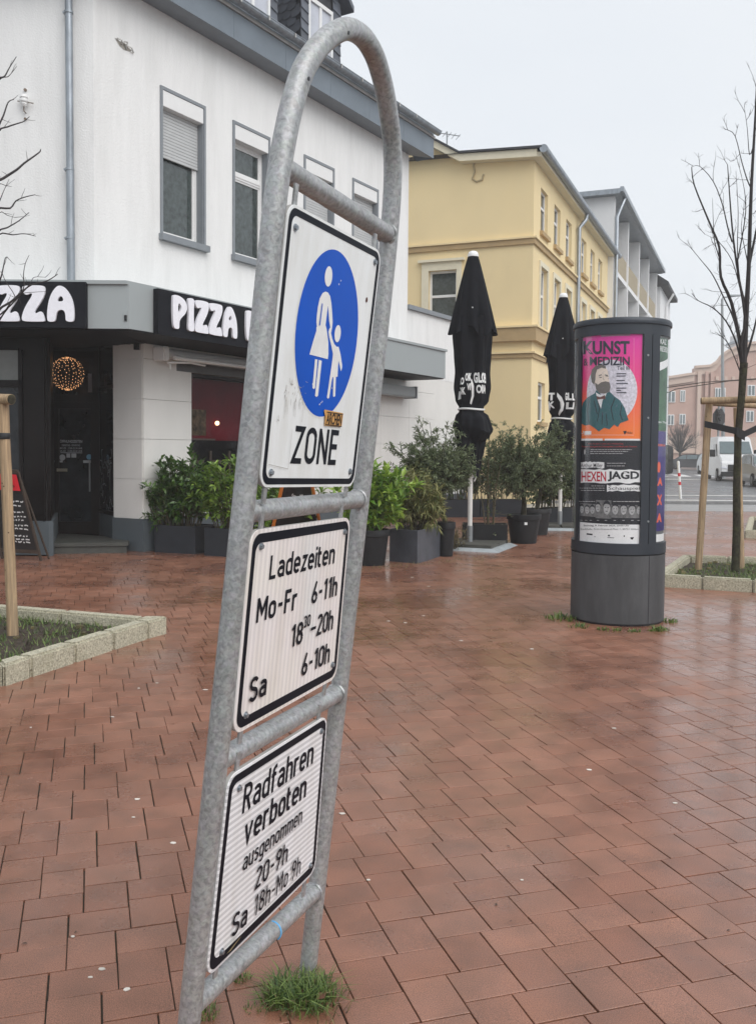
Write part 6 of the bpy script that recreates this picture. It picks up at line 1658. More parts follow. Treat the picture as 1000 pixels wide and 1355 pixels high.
# ================================================================== CLOSED PARASOLS
def parasol(px, py, label, seed):
    b_ = G(px, py); Y = b_.y
    u = thing('parasol', (b_.x, b_.y, 0), label, 'parasol', 'closed black parasols on the terrace')
    rng = random.Random(seed); C_ = Vector((b_.x, b_.y, 0))
    f = MB(); f.tube([C_ + Vector((0, 0, .05)), C_ + Vector((0, 0, .36))], .050, 16); f.build('ground_sleeve', M['pole_grey'], u, True)
    f = MB(); f.tube([C_ + Vector((0, 0, .34)), C_ + Vector((0, 0, 4.6))], .040, 16); f.build('pole', M['pole_white'], u, True)
    f = MB(); f.tube([C_ + Vector((.0, 0, 1.16)), C_ + Vector((0, 0, 1.30))], .062, 14); f.tube([C_ + Vector((.06, -.03, 1.10)), C_ + Vector((.09, -.04, 1.17)), C_ + Vector((.07, -.03, 1.24))], .012, 6); f.build('crank_collar', M['pole_white'], u, True)
    NA = 80
    # drop of the hem, fold depth and body folds
    ph = rng.random() * 6
    def top_r(a, t):
        R = .085 + (.40 - .085) * t ** .92
        tri = abs(((a * 8 / (2 * pi) + .23 + ph) % 1) * 2 - 1)
        return R * (1 - .34 * t * (1 - tri) ** 1.3 + .06 * t * cos(2 * a + ph) + .03 * t * cos(13 * a))
    f = MB(); NZ = 18
    for k in range(NZ + 1):
        t = k / NZ
        for j in range(NA):
            a = 2 * pi * j / NA
            hem = 3.70 - .15 * abs(sin(2 * a + ph)) ** 1.5 - .10 * abs(sin(3 * a + 1.1 + ph))
            z = 4.80 + (hem - 4.80) * t
            r = top_r(a, t)
            f.v.append((C_.x + r * cos(a), C_.y + r * sin(a), z))
    # tuck-under row
    for j in range(NA):
        a = 2 * pi * j / NA; hem = 3.70 - .15 * abs(sin(2 * a + ph)) ** 1.5 - .10 * abs(sin(3 * a + 1.1 + ph)); r = top_r(a, 1) * .72
        f.v.append((C_.x + r * cos(a), C_.y + r * sin(a), hem + .07))
    for k in range(NZ + 1):
        for j in range(NA): f.f.append((k * NA + j, k * NA + (j + 1) % NA, (k + 1) * NA + (j + 1) % NA, (k + 1) * NA + j))
    f.build('canopy_top', M['canvas'], u, True)
    f = MB(); f.lathe(C_, [(.088, 4.79), (.092, 4.82), (.07, 4.87), (.04, 4.885), (.001, 4.89)], 20); f.build('tip_cap', M['white_plain'], u, True)
    key = [(3.80, .28), (3.5, .29), (3.2, .275), (2.9, .262), (2.65, .275), (2.45, .25), (2.33, .205), (2.29, .195), (2.26, .20), (2.16, .255), (2.02, .275), (1.92, .235), (1.75, .20), (1.55, .19), (1.35, .165), (1.24, .15)]
    def kr(z):
        for (z0, r0), (z1, r1) in zip(key, key[1:]):
            if z <= z0 and z >= z1:
                t = (z0 - z) / (z0 - z1); t = t * t * (3 - 2 * t); return r0 + (r1 - r0) * t
        return key[0][1] if z > key[0][0] else key[-1][1]
    def body_r(a, z):
        r = kr(z); amp = .19 if z > 2.36 else (.03 if z > 2.22 else .20)
        w_ = cos(6 * a + ph + .9 * sin(1.7 * z)) * .6 + cos(11 * a + 2.3 * ph - .6 * z) * .3 + (.8 * max(0, cos(a + .75)) ** 3 * max(0, 1 - abs(z - 1.98) / .22) * 2.2 + .35 * cos(2 * a + 7 * z) if z < 2.2 else 0)
        w_ = w_ if w_ > 0 else w_ * 1.25
        return r * (1 + amp * w_)
    f = MB(); zs = [3.80 - k * (3.80 - 1.24) / 56 for k in range(57)]
    for z in zs:
        for j in range(NA):
            a = 2 * pi * j / NA; zz = z + (.07 * cos(5 * a + ph) if z < 1.5 else 0) - (.10 * max(0, cos(a + .75)) ** 3 if 1.85 < z < 2.1 else 0); r = body_r(a, z); f.v.append((C_.x + r * cos(a), C_.y + r * sin(a), zz))
    for k in range(56):
        for j in range(NA): f.f.append((k * NA + j, k * NA + (j + 1) % NA, (k + 1) * NA + (j + 1) % NA, (k + 1) * NA + j))
    f.build('canopy_body', M['canvas'], u, True)
    f = MB(); ring = [Vector((C_.x + .212 * cos(2 * pi * k / 24), C_.y + .212 * sin(2 * pi * k / 24), 2.29 + .008 * sin(4 * pi * k / 24))) for k in range(25)]; f.tube(ring, .017, 6, False); f.build('tie_strap', M['white_plain'], u, True)
    # printed lettering follows the folds
    pr = Print()
    def tx(s_, x0, x1, z0, z1, sh=0.0, b=.05): put_text(pr, s_, x0, z0, x1, z1, b, sh)
    if seed == 1:
        tx('GLO', -.235, -.12, 2.68, 2.80); tx('OIK', -.105, -.005, 2.74, 2.87); tx('GLOB', .05, .27, 2.71, 2.88, -.05)
        tx('LOK', -.23, -.10, 2.52, 2.64); tx('VI', -.075, -.015, 2.59, 2.70); tx('OKA', .09, .26, 2.54, 2.68, -.05)
        cr_ = [(.0, 2.78), (.05, 2.66), (.055, 2.5), (.0, 2.36), (-.03, 2.38), (.005, 2.5), (.0, 2.62), (-.012, 2.7)]
    else:
        tx('T', -.25, -.19, 2.66, 2.82); tx('K', -.25, -.19, 2.5, 2.64); tx('GL', .08, .19, 2.66, 2.82); tx('L', .20, .26, 2.66, 2.8); tx('LI', .12, .26, 2.48, 2.62)
        cr_ = [(-.1, 2.82), (.0, 2.72), (.05, 2.58), (.03, 2.45), (-.06, 2.34), (-.08, 2.38), (-.02, 2.5), (-.03, 2.62), (-.1, 2.74)]
    pr.loops([cr_]); pr.loops([[(-.26, 2.44), (-.24, 2.46), (-.235, 2.58), (-.25, 2.58)]])
    va = atan2(-b_.y, -b_.x)
    def mp(x, z, k):
        s_ = max(min(x / .29, .96), -.96); a = va + math.asin(s_); r = body_r(a, z) + .006 + k
        return Vector((C_.x + r * cos(a), C_.y + r * sin(a), z))
    pr.split(.02)
    pr.map(lambda x, z, k: mp(x, z, k), 'white_print', M['white_plain'], u, .0002)
    f = MB(); p = Vector((C_.x - .03 , C_.y, 3.92)); a = va; r = top_r(a, .82) ; f.lathe((C_.x + r * cos(a), C_.y + r * sin(a), 3.92), [(.001, -.014), (.014, 0), (.001, .014)], 8); f.build('rivet', M['white_plain'], u)
    # base frame with slabs
    bt = thing('ground_plate', (b_.x, b_.y, 0), ('galvanised ground frame with dark slabs under the nearer parasol' if seed == 1 else 'galvanised ground frame with dark slabs under the farther parasol'), 'ground plate', 'steel plates with slabs under the parasols')
    R_ = Matrix.Rotation(radians(-22 if seed == 1 else -8), 3, 'Z')
    def rb(x0, x1, y0, y1, z0, z1, nm, mt, sl=0):
        g = MB(); c8 = [(x0, y0, z0), (x1, y0, z0), (x1, y1, z0), (x0, y1, z0), (x0 + sl, y0 + sl, z1), (x1 - sl, y0 + sl, z1), (x1 - sl, y1 - sl, z1), (x0 + sl, y1 - sl, z1)]
        g.hexa([C_ + R_ @ Vector(q) for q in c8]); return g.build(nm, mt, bt)
    rb(-.66, .66, -.66, .66, .0, .045, 'frame', M['plate'], .10)
    for (x, y) in ((-.26, -.26), (.26, -.26), (-.26, .26), (.26, .26)): rb(x - .245, x + .245, y - .245, y + .245, .046, .095, 'slab', M['slab'])
parasol(621, 724, 'closed black parasol with white print, nearer and left of the two', 1)
parasol(740, 699, 'closed black parasol partly behind the poster column', 2)

# ================================================================== PLANTERS AND PLANTS
def leaf(mb, p, d, l, w, up=None, fold=.25):
    d = d.normalized(); s_ = d.cross(Vector((0, 0, 1)))
    if s_.length < .1: s_ = Vector((1, 0, 0))
    s_.normalize(); n = s_.cross(d)
    if up is not None:
        c, q = cos(up), sin(up); s_, n = s_ * c + n * q, n * c - s_ * q
    i = len(mb.v)
    a = p; m_ = p + d * l * .5 - n * l * .06; e = p + d * l - n * l * .20
    L_ = m_ + s_ * w / 2 + n * w * fold; R_ = m_ - s_ * w / 2 + n * w * fold
    mb.v += [tuple(a), tuple(L_), tuple(e), tuple(R_), tuple(m_)]
    mb.f += [(i, i + 4, i + 1), (i + 4, i + 2, i + 1), (i, i + 3, i + 4), (i + 4, i + 3, i + 2)]
def rdir(rng, upb=0.0):
    while True:
        v = Vector((rng.uniform(-1, 1), rng.uniform(-1, 1), rng.uniform(-1, 1)))
        if .1 < v.length < 1: v.normalize(); v.z += upb; return v.normalized()
def bushy(name, label, base, w, dpt, z0, z1, n_st, leaf_l, leaf_w, mt, seed, cat='shrub', per=26, ang=0.0, droop=0.0, stem_r=.008, taper=.55, n_side=3, group=None):
    """many-stemmed shrub: stems fan out of a w x dpt footprint and carry leaves along them and their side shoots"""
    rng = random.Random(seed); base = Vector(base)
    t_ = thing(name, base, label, cat, group)
    st = MB(); lf = MB(); ca_, sa_ = cos(ang), sin(ang)
    for _ in range(n_st):
        x, y = rng.uniform(-.5, .5), rng.uniform(-.5, .5)
        p = base + Vector((x * w * taper * ca_ - y * dpt * taper * sa_, x * w * taper * sa_ + y * dpt * taper * ca_, z0))
        top = base + Vector((x * w * ca_ - y * dpt * sa_, x * w * sa_ + y * dpt * ca_, z0 + (z1 - z0) * rng.uniform(.5, 1.0) * (1 - .35 * (abs(x) * 2) ** 2.5))) + Vector((rng.gauss(0, .05), rng.gauss(0, .05), 0))
        mid = (p + top) / 2 + Vector((rng.gauss(0, .04), rng.gauss(0, .04), .04))
        path = [p, mid, top]; st.tube(path, [stem_r, stem_r * .7, stem_r * .3], 4, False)
        shoots = [(p, mid, top, 1.0)]
        for k in range(n_side):
            q = mid.lerp(top, rng.uniform(-.6, .8)) ; d = rdir(rng, .5); e = q + d * (z1 - z0) * rng.uniform(.15, .32); shoots.append((q, (q + e) / 2 + Vector((0, 0, .01)), e, .6)); st.tube([q, e], [stem_r * .5, stem_r * .25], 4, False)
        for (a, m_, b_, fr) in shoots:
            for k in range(int(per * fr)):
                t = rng.uniform(.12, 1.0) ** .8
                q = a.lerp(m_, t * 2) if t < .5 else m_.lerp(b_, t * 2 - 1)
                ax = (b_ - a).normalized(); d = (rdir(rng) * .9 + ax * .8 + Vector((0, 0, .25 - droop))).normalized()
                leaf(lf, q, d, leaf_l * rng.uniform(.6, 1.2), leaf_w * rng.uniform(.7, 1.15), rng.uniform(-.7, .7))
    st.build('stems', M['stem'], t_, kind='stuff'); lf.build('foliage', mt, t_, kind='stuff')
    return t_
def box_planter(label, c0, c1, dpt, h, mt, side=1, soil_in=.03, group='dark planters along the shop front and terrace', name='planter_box'):
    """c0->c1: front bottom edge on the ground, body extends dpt away from the camera"""
    c0, c1 = Vector((c0[0], c0[1], 0)), Vector((c1[0], c1[1], 0)); d = (c1 - c0).normalized(); n = Vector((-d.y, d.x, 0))
    if n.y < 0: n = -n
    t_ = thing(name, (c0 + c1) / 2 + n * dpt / 2, label, 'planter', group)
    w = .025
    f = MB(); a, b_, c, e = c0, c1, c1 + n * dpt, c0 + n * dpt
    o = [a, b_, c, e]; i_ = [a + (d + n) * w, b_ + (n - d) * w, c - (n + d) * w, e + (d - n) * w]
    up = Vector((0, 0, h)); lo = Vector((0, 0, h - .06))
    for k in range(4):
        k2 = (k + 1) % 4
        f.quad(o[k], o[k2], o[k2] + up, o[k] + up); f.quad(o[k] + up, o[k2] + up, i_[k2] + up, i_[k] + up); f.quad(i_[k] + up, i_[k2] + up, i_[k2] + lo, i_[k] + lo)
    f.quad(*o); bevel(f.build('box', mt, t_), .004, 1)
    f = MB(); f.quad(*[q + Vector((0, 0, h - .055)) for q in i_]); f.build('soil', M['soil'], t_)
    return t_, (c0 + c1) / 2 + n * dpt / 2, atan2(d.y, d.x)
def pot(label, px, py, r, h, mt, rim=True, tag_=False, name='plant_pot', ell=1.0):
    p = G(px, py); p.y += r * .95; p.x = (px - 500) / FOC * p.y * .998 if False else p.x * (p.y / (p.y - r * .95))
    t_ = thing(name, (p.x, p.y, 0), label, 'plant pot', 'round black plant pots')
    f = MB(); prof = [(.001, 0), (r * .74, 0), (r * .93, h * .80), (r * .93, h * .81), (r, h * .82), (r * 1.01, h * .985), (r * .99, h), (r * .93, h), (r * .90, h - .07)] if rim else [(.001, 0), (r * .78, 0), (r, h), (r * .94, h), (r * .92, h - .06)]
    f.lathe(p, prof, 36); f.build('pot', mt, t_, True)
    f = MB(); f.lathe(p, [(r * .91, h - .065), (.001, h - .055)], 24); f.build('soil', M['soil'], t_)
    if tag_:
        f = MB(); a = atan2(-p.y, -p.x) + .05; rr = r * .915
        for k in range(3):
            a0, a1 = a + k * .06, a + (k + 1) * .06
            f.quad(*[Vector((p.x + (rr + .004) * cos(q), p.y + (rr + .004) * sin(q), z)) for q, z in ((a0, h * .66), (a1, h * .66), (a1, h * .75), (a0, h * .75))])
        f.build('price_label', M['white_plain'], t_)
    return t_, p
# planters by the shop
hA = .42
pa0, pa1 = G(204.6, 730.5), G(258.5, 733.5)
tA, cA, aA = box_planter('dark box planter at the white pier, holding the leftmost laurel', pa0, pa1, .55, hA, M['planter_dark'])
bushy('laurel_shrub', 'dark green laurel spreading from the box beside the pier', (cA.x - .05, cA.y, 0), 1.20, .60, hA - .05, 1.52, 50, .125, .055, M['laurel_dark'], 141, ang=aA)
pb0, pb1 = G(270.5, 735), G(330, 739)
tB, cB, aB = box_planter('dark box planter second from the white pier', pb0, pb1, .55, hA, M['planter_dark'])
bushy('laurel_shrub', 'yellow green laurel just left of the tall sign post', (cB.x - .05, cB.y, 0), 1.0, .6, hA - .05, 1.50, 46, .125, .057, M['laurel_mid'], 42, ang=aB)
pc0, pc1 = G(342, 740), G(404, 744)
tC_, cC, aC = box_planter('dark box planter hidden behind the zone sign', pc0, pc1, .55, hA, M['planter_dark'])
bushy('laurel_shrub', 'laurel glimpsed through the gap under the zone sign', (cC.x, cC.y, 0), 1.0, .6, hA - .05, 1.30, 34, .125, .057, M['laurel_mid'], 43, ang=aC)
tD, pD = pot('big black pot right of the sign post, full of bright laurel', 491, 750, .255, .50, M['plastic_black'])
bushy('laurel_shrub', 'bright green laurel in the pot right of the sign post', (pD.x, pD.y, 0), .90, .62, .42, 1.48, 44, .15, .062, M['laurel_bright'], 44, per=26, taper=.3)
dk0, dk1 = G(515, 744), G(552, 746)
# square planter seen over its corner
c_ = G(552, 746); l_ = G(515, 742.5); r_ = G(582, 736.5)
tE_ = thing('planter_box', ((l_.x + r_.x) / 2, (l_.y + r_.y) / 2, 0), 'slate grey cube planter with bamboo, seen over its corner', 'planter', 'dark planters along the shop front and terrace')
bk = l_ + r_ - c_; hD = .47
f = MB(); o_ = [l_, c_, r_, bk]; ctr = (l_ + r_) / 2
i_ = [q.lerp(ctr, .07) for q in o_]; up = Vector((0, 0, hD)); lo = Vector((0, 0, hD - .06))
for k in range(4):
    k2 = (k + 1) % 4
    f.quad(o_[k], o_[k2], o_[k2] + up, o_[k] + up); f.quad(o_[k] + up, o_[k2] + up, i_[k2] + up, i_[k] + up); f.quad(i_[k] + up, i_[k2] + up, i_[k2] + lo, i_[k] + lo)
bevel(f.build('box', M['planter_metal'], tE_), .004, 1)
f = MB(); f.quad(*[q + Vector((0, 0, hD - .05)) for q in i_]); f.build('soil', M['soil'], tE_)
bushy('bamboo', 'yellowish dwarf bamboo drooping over the slate grey cube', (ctr.x, ctr.y, 0), .64, .57, hD - .05, 1.38, 60, .13, .020, M['bamboo'], 45, 'bamboo', per=34, droop=.75, stem_r=.005, taper=.6)
# slim pot behind with the first olive
tF, pF = pot('slim black pot squeezed behind the slate grey cube', 589, 737, .15, .52, M['plastic_black'])
def olive(label, p, zt, crown_c, rx, ry, rz, n, seed, trunk_r=.035, mt=None, name='olive_tree', ll=.068, lw=.019):
    rng = random.Random(seed); t_ = thing(name, (p[0], p[1], 0), label, 'tree'); cc = Vector(crown_c)
    st = MB(); lf = MB(); b_ = Vector((p[0], p[1], zt)); fork = b_.lerp(cc, .45) + Vector((rng.gauss(0, .02), 0, 0))
    st.tube([b_, b_.lerp(fork, .5) + Vector((.02, 0, 0)), fork], [trunk_r, trunk_r * .85, trunk_r * .7], 8, False)
    for _ in range(n):
        while True:
            v = Vector((rng.uniform(-1, 1), rng.uniform(-1, 1), rng.uniform(-1, 1)))
            if .25 < v.length < 1: break
        e = cc + Vector((v.x * rx, v.y * ry, v.z * rz)) * rng.uniform(.85, 1.12); m_ = fork.lerp(e, .5) + Vector((0, 0, rng.gauss(0, .04)))
        st.tube([fork, m_, e], [.011, .006, .0025], 4, False)
        for s_ in range(7):
            a = m_.lerp(e, rng.uniform(-.1, 1)); d = (rdir(rng, .25) + (e - cc).normalized() * .8).normalized(); q = a + d * rng.uniform(.10, .22)
            st.tube([a, q], [.003, .0015], 3, False)
            for k in range(17):
                leaf(lf, a.lerp(q, rng.uniform(.05, 1)), (d + rdir(rng) * .9).normalized(), ll * rng.uniform(.7, 1.2), lw * rng.uniform(.8, 1.2), rng.uniform(-1, 1))
    st.build('branches', M['bark'], t_, kind='stuff'); lf.build('foliage', mt or M['olive'], t_, kind='stuff'); return t_
olive('wide olive tree left of the nearer parasol, leaning over the bamboo', (pF.x, pF.y + .1), .45, (AT(572, 603, pF.y + .2).x, pF.y + .2, AT(572, 603, pF.y + .2).z), .68, .5, .56, 84, 51)
# trough behind the parasol pole
tr0, tr1 = G(611, 721.5), G(671, 722.5)
tG, cG, aG = box_planter('black plastic trough behind the nearer parasol pole', tr0, tr1, .42, .36, M['plastic_black'])
bushy('thin_shrub', 'sparse leggy shrub with small leaves in the black trough', (cG.x + .08, cG.y, 0), .42, .25, .3, 2.05, 5, .055, .03, M['hedge'], 46, per=16, stem_r=.012, taper=.35, n_side=4)
tH, pH = pot('round black pot with a price label, in front of its twin', 692, 720.5, .30, .51, M['plastic_black'], True, True)
tI, pI = pot('round black pot half hidden behind the labelled one', 709, 708.5, .28, .50, M['plastic_black'])
olive('round olive tree in the pot with the price label', (pH.x, pH.y), .48, (AT(688, 603, pH.y).x, pH.y, AT(688, 606, pH.y).z), .66, .55, .60, 90, 52, .05)
olive('second olive tree, taller, close beside the farther parasol', (pI.x, pI.y), .48, (AT(728, 600, pI.y).x, pI.y, AT(722, 603, pI.y).z), .58, .5, .66, 80, 53, .045)
# variegated trailing plant by the labelled pot
p = G(668, 722); bushy('trailing_plant', 'pale variegated plant trailing on the paving beside the labelled pot', (p.x - .12, p.y + .25, 0), .36, .3, .0, .42, 14, .05, .03, leaf_mat('variegated', (.10, .15, .05), (.50, .50, .34)), 47, per=18, taper=.9)
p = G(596, 728); bushy('dry_grass', 'straw coloured dry grass hanging by the slim pot', (p.x, p.y, 0), .28, .2, .0, .55, 16, .10, .008, M['dry'], 48, 'plant', per=20, droop=.9, taper=.4)
# long troughs at the back of the terrace with their hedge
for i, (a, b_, y, h) in enumerate(((586, 634, 684.5, .42), (635, 690, 684, .42), (722, 760, 697, .40), (762, 800, 695, .40))):
    q0, q1 = G(a, y), G(b_, y); t__, cc_, aa_ = box_planter(['long dark trough at the back left of the terrace', 'long dark trough at the back behind the labelled pot', 'dark trough behind the farther parasol pole', 'dark trough mostly hidden by the poster column'][i], q0, q1, .45, h, M['planter_dark'])
    w_ = (q1 - q0).length
    bushy('hedge_shrub', ['dark leafy hedge plant at the back left of the terrace', 'dark hedge plant behind the labelled pot', 'tall hedge plant right behind the farther parasol', 'hedge plant mostly hidden by the poster column'][i], (cc_.x, cc_.y, 0), w_ * 1.45, .5, h - .05, (1.85, 1.95, 1.8, 1.9)[i], 44, .10, .055, M['hedge'], 60 + i, per=30, ang=aa_, taper=.9)
tw = G(592, 733)
f = MB(); f.lathe((AT(594.5, 725, 15.3).x, 15.3, 0), [(.001, 0), (.07, 0), (.09, .22), (.085, .22)], 14); tag(f.build('flower_pot', mat('terracotta', (.42, .10, .05), .7), None, True), 'small terracotta pot half hidden behind the slim black pot', 'plant pot')

# ================================================================== STREET TREES, STAKES, KERBS
def kerb(poly, closed, n_each, w, h, par, inner=1):
    """row of kerb stones along a ground polyline; stones extend w to the inner side"""
    m_ = len(poly); out = []
    for k in range(m_ - (0 if closed else 1)):
        a, b_ = poly[k], poly[(k + 1) % m_]; a, b_ = Vector((a[0], a[1], 0)), Vector((b_[0], b_[1], 0))
        d = (b_ - a).normalized(); n = Vector((-d.y, d.x, 0)) * inner; ns = n_each[k]; L_ = (b_ - a).length
        def mit(i):     # mitre at a vertex
            pa, pb2, pc3 = poly[(i - 1) % m_], poly[i % m_], poly[(i + 1) % m_]
            if not closed and (i == 0 or i == m_ - 1): return n * w
            d1 = (Vector((pb2[0], pb2[1], 0)) - Vector((pa[0], pa[1], 0))).normalized(); d2 = (Vector((pc3[0], pc3[1], 0)) - Vector((pb2[0], pb2[1], 0))).normalized()
            n1 = Vector((-d1.y, d1.x, 0)) * inner; n2 = Vector((-d2.y, d2.x, 0)) * inner; mm = (n1 + n2).normalized(); return mm * (w / max(mm.dot(n1), .35))
        for s_ in range(ns):
            t0, t1 = s_ / ns, (s_ + 1) / ns
            p, q = a.lerp(b_, t0), a.lerp(b_, t1)
            ip = p + (mit(k) if s_ == 0 else n * w); iq = q + (mit(k + 1) if s_ == ns - 1 else n * w)
            g = .004; p = p + d * g; ip = ip + d * g; q = q - d * g; iq = iq - d * g
            f = MB(); ch = .022
            base4 = [p, q, iq, ip]; f.hexa([v + Vector((0, 0, -.02)) for v in base4] + [v + Vector((0, 0, h)) for v in base4])
            o = f.build('kerb_stone', M['kerb'], par); bevel(o, .018, 2)
            for pl in o.data.polygons: pl.use_smooth = True
            auto_smooth(o.data, 50)
            out.append(o)
    return out
def sprinkle(c_poly, n, seed):
    rng = random.Random(seed); xs = [p[0] for p in c_poly]; ys = [p[1] for p in c_poly]; out = []
    while len(out) < n:
        x, y = rng.uniform(min(xs), max(xs)), rng.uniform(min(ys), max(ys)); ins = False; j = len(c_poly) - 1
        for i in range(len(c_poly)):
            (xi, yi), (xj, yj) = c_poly[i][:2], c_poly[j][:2]
            if (yi > y) != (yj > y) and x < (xj - xi) * (y - yi) / (yj - yi) + xi: ins = not ins
            j = i
        if ins: out.append((x, y))
    return out
def bed(name, label, poly, ns, seed, gn, wk=.13):
    t_ = thing(name, (sum(p[0] for p in poly) / len(poly), sum(p[1] for p in poly) / len(poly), 0), label, 'tree bed')
    kerb(poly, True, ns, wk, .15, t_)
    # uneven soil
    cx, cy = t_.location.x, t_.location.y; rng = random.Random(seed)
    f = MB(); rings = [1.0, .8, .6, .4, .2]; P_ = []
    for k in range(len(poly)):
        a, b_ = poly[k], poly[(k + 1) % len(poly)]
        for s_ in range(8): P_.append((a[0] + (b_[0] - a[0]) * s_ / 8, a[1] + (b_[1] - a[1]) * s_ / 8))
    m_ = len(P_)
    for r in rings:
        for (x, y) in P_: f.v.append((cx + (x - cx) * r * .985, cy + (y - cy) * r * .985, .055 + rng.uniform(-.012, .02)))
    f.v.append((cx, cy, .07))
    for k in range(len(rings) - 1):
        for j in range(m_): f.f.append((k * m_ + j, k * m_ + (j + 1) % m_, (k + 1) * m_ + (j + 1) % m_, (k + 1) * m_ + j))
    for j in range(m_): f.f.append(((len(rings) - 1) * m_ + j, (len(rings) - 1) * m_ + (j + 1) % m_, len(f.v) - 1))
    f.build('bed_soil', M['soil'], t_, True)
    mb = MB(); rng = random.Random(seed + 1)
    pts = sprinkle(poly, gn, seed)
    blobs = [pts[rng.randrange(len(pts))] for _ in range(10)]
    for (x, y) in pts:
        x = cx + (x - cx) * .9; y = cy + (y - cy) * .9
        dmin = min(hypot(x - bx_, y - by_) for bx_, by_ in blobs)
        if dmin > .32 + rng.random() * .25: continue
        for _ in range(2):
            a = rng.random() * 2 * pi; hh = rng.uniform(.02, .065); d = Vector((cos(a), sin(a), 0)); s_ = Vector((-sin(a), cos(a), 0)) * rng.uniform(.002, .006); p = Vector((x, y, .055)); i = len(mb.v)
            mb.v += [tuple(p - s_), tuple(p + s_), tuple(p + d * hh * .9 + Vector((0, 0, hh)))]; mb.f.append((i, i + 1, i + 2))
    o = mb.build('bed_grass', M['grass'], t_, kind='stuff')
    return t_
def stone_bits(t_, poly, n, seed):
    f = MB(); rng = random.Random(seed)
    for (x, y) in sprinkle(poly, n, seed):
        s_ = rng.uniform(.008, .028); f.box(x - s_, x + s_, y - s_, y + s_, .05, .06 + s_)
    f.build('stones_and_litter', M['dry'], t_, kind='stuff')
# left bed
A_ = G(-75, 905); B_ = G(5, 909); C2 = G(42, 896.5); D_ = G(196, 845.5); E_ = G(222, 838); Fv = G(192, 815, .15); Gv = G(0, 799, .15); Hv = Gv + (Gv - Fv).normalized() * 1.6; Iv = Vector((A_.x - .5, A_.y, 0))
polyL = [tuple(q[:2]) for q in (Iv, B_, C2, D_, E_, Fv, Gv, Hv)]
tbl = bed('tree_bed', 'raised bed of pebbled kerb stones at the left edge with a wooden stake', polyL, [2, 1, 3, 1, 1, 2, 2, 3], 71, 2600)
stone_bits(tbl, [(p[0] * .97 - .1, p[1]) for p in polyL], 60, 5)
# right bed
F1 = G(864, 776); F2 = G(1000, 784.6); dR = (F2 - F1).normalized(); F2b = F2 + dR * 1.6; B1 = G(902, 733.8, .15); B2 = G(1000, 736.5, .15); dB = (B2 - B1).normalized(); B2b = B2 + dB * 2.0
polyR = [tuple(q[:2]) for q in (F1, F2b, B2b, B1)]
tbr = bed('tree_bed', 'raised kerb stone bed right of the poster column around the staked tree', polyR, [5, 2, 5, 2], 72, 3600, .12)
stone_bits(tbr, polyR, 140, 6)
fr1 = G(1000, 711.5); 
p0_, p1_, p2_, p3_ = G(984, 712), G(1100, 715), G(1120, 690), G(990, 692)
polyR2 = [tuple(q[:2]) for q in (p0_, p1_, p2_, p3_)]
tb3 = bed('tree_bed', 'small far kerb stone bed at the right edge of the picture', polyR2, [3, 1, 3, 1], 73, 700, .12)

def stake(name, label, p, q, r, group=None):
    t_ = thing(name, (p.x, p.y, 0), label, 'stake', group)
    f = MB(); n = 6; rng = random.Random(int(abs(p.x) * 1000)); pts = [p.lerp(q, k / n) + Vector((rng.gauss(0, .002), rng.gauss(0, .002), 0)) for k in range(n + 1)]
    f.tube(pts, [r * rng.uniform(.97, 1.03) for _ in pts], 14); f.build('post', M['wood'], t_, True)
    f = MB()
    for k in range(7):
        c = p.lerp(q, rng.uniform(.12, .95)); a = rng.uniform(-2.6, -.6); d = Vector((cos(a), sin(a), 0)); f.tube([c + d * r * .97, c + d * (r * 1.01)], .007, 6)
    f.build('knots', mat('knot', (.12, .07, .04), .8) if 'knot' not in bpy.data.materials else bpy.data.materials['knot'], t_, kind='stuff')
    return t_
def rail(label, p, q, r):
    t_ = thing('stake_rail', (p.x, p.y, p.z), label, 'stake'); f = MB(); f.tube([p, (p + q) / 2 + Vector((0, 0, .004)), q], r, 14); f.build('rail', M['wood'], t_, True)
    f = MB(); d = (p - q).normalized(); f.tube([p, p + d * .004], r * .92, 14); f.build('cut_end', M['bark'], t_); return t_
sl = G(18, 851)
SL = stake('tree_stake', 'pale wooden stake standing in the left raised bed', sl, AT(4.5, 530, sl.y), .044)
rail('short round rail on top of the left wooden stake', AT(15.5, 528.5, sl.y - .08), AT(-60, 527, sl.y + .3), .042)
f = MB(); q = AT(6, 577, sl.y); f.tube([Vector((q.x - .2, q.y, q.z - .01)), Vector((q.x + .0, q.y, q.z))], .047, 12); 
f = MB(); f.lathe((q.x - .003, q.y, q.z), [(.0475, -.025), (.051, -.02), (.051, .02), (.0475, .025)], 16); tag(f.build('strap', M['strap'], None, True), 'black strap wrapped round the left wooden stake', 'strap')
# right group
s1 = G(923, 759); s2 = G(980, 757.5)
SA_ = stake('tree_stake', 'wooden stake nearest the poster column, left of the staked tree', s1, AT(937.5, 533, s1.y + .06), .046)
SB_ = stake('tree_stake', 'wooden stake right behind the staked tree trunk', s2, AT(974, 540, s2.y + .15), .046)
r0 = AT(927, 530.5, s1.y - .05)
rail('front round rail on the right stakes', r0, AT(1060, 528, s1.y - .3), .046)
rail('rear rail running behind the staked tree', AT(940, 533, s1.y + .12), AT(1050, 541, s2.y + .9), .040)
tpath = [(972, 764), (974, 700), (974, 640), (976, 577), (981, 518), (983.5, 480)]
tb = G(971.6, 763); YT = tb.y
tr_ = thing('street_tree', (tb.x, tb.y, 0), 'bare young tree with upright branches tied between stakes on the right', 'tree')
P3 = lambda px, py, dy=0: AT(px, py, YT + dy)
f = MB(); rr = [.052, .050, .046, .044, .046, .050]; f.tube([P3(*p) for p in tpath], rr, 14, False); f.build('trunk', M['bark'], tr_, True)
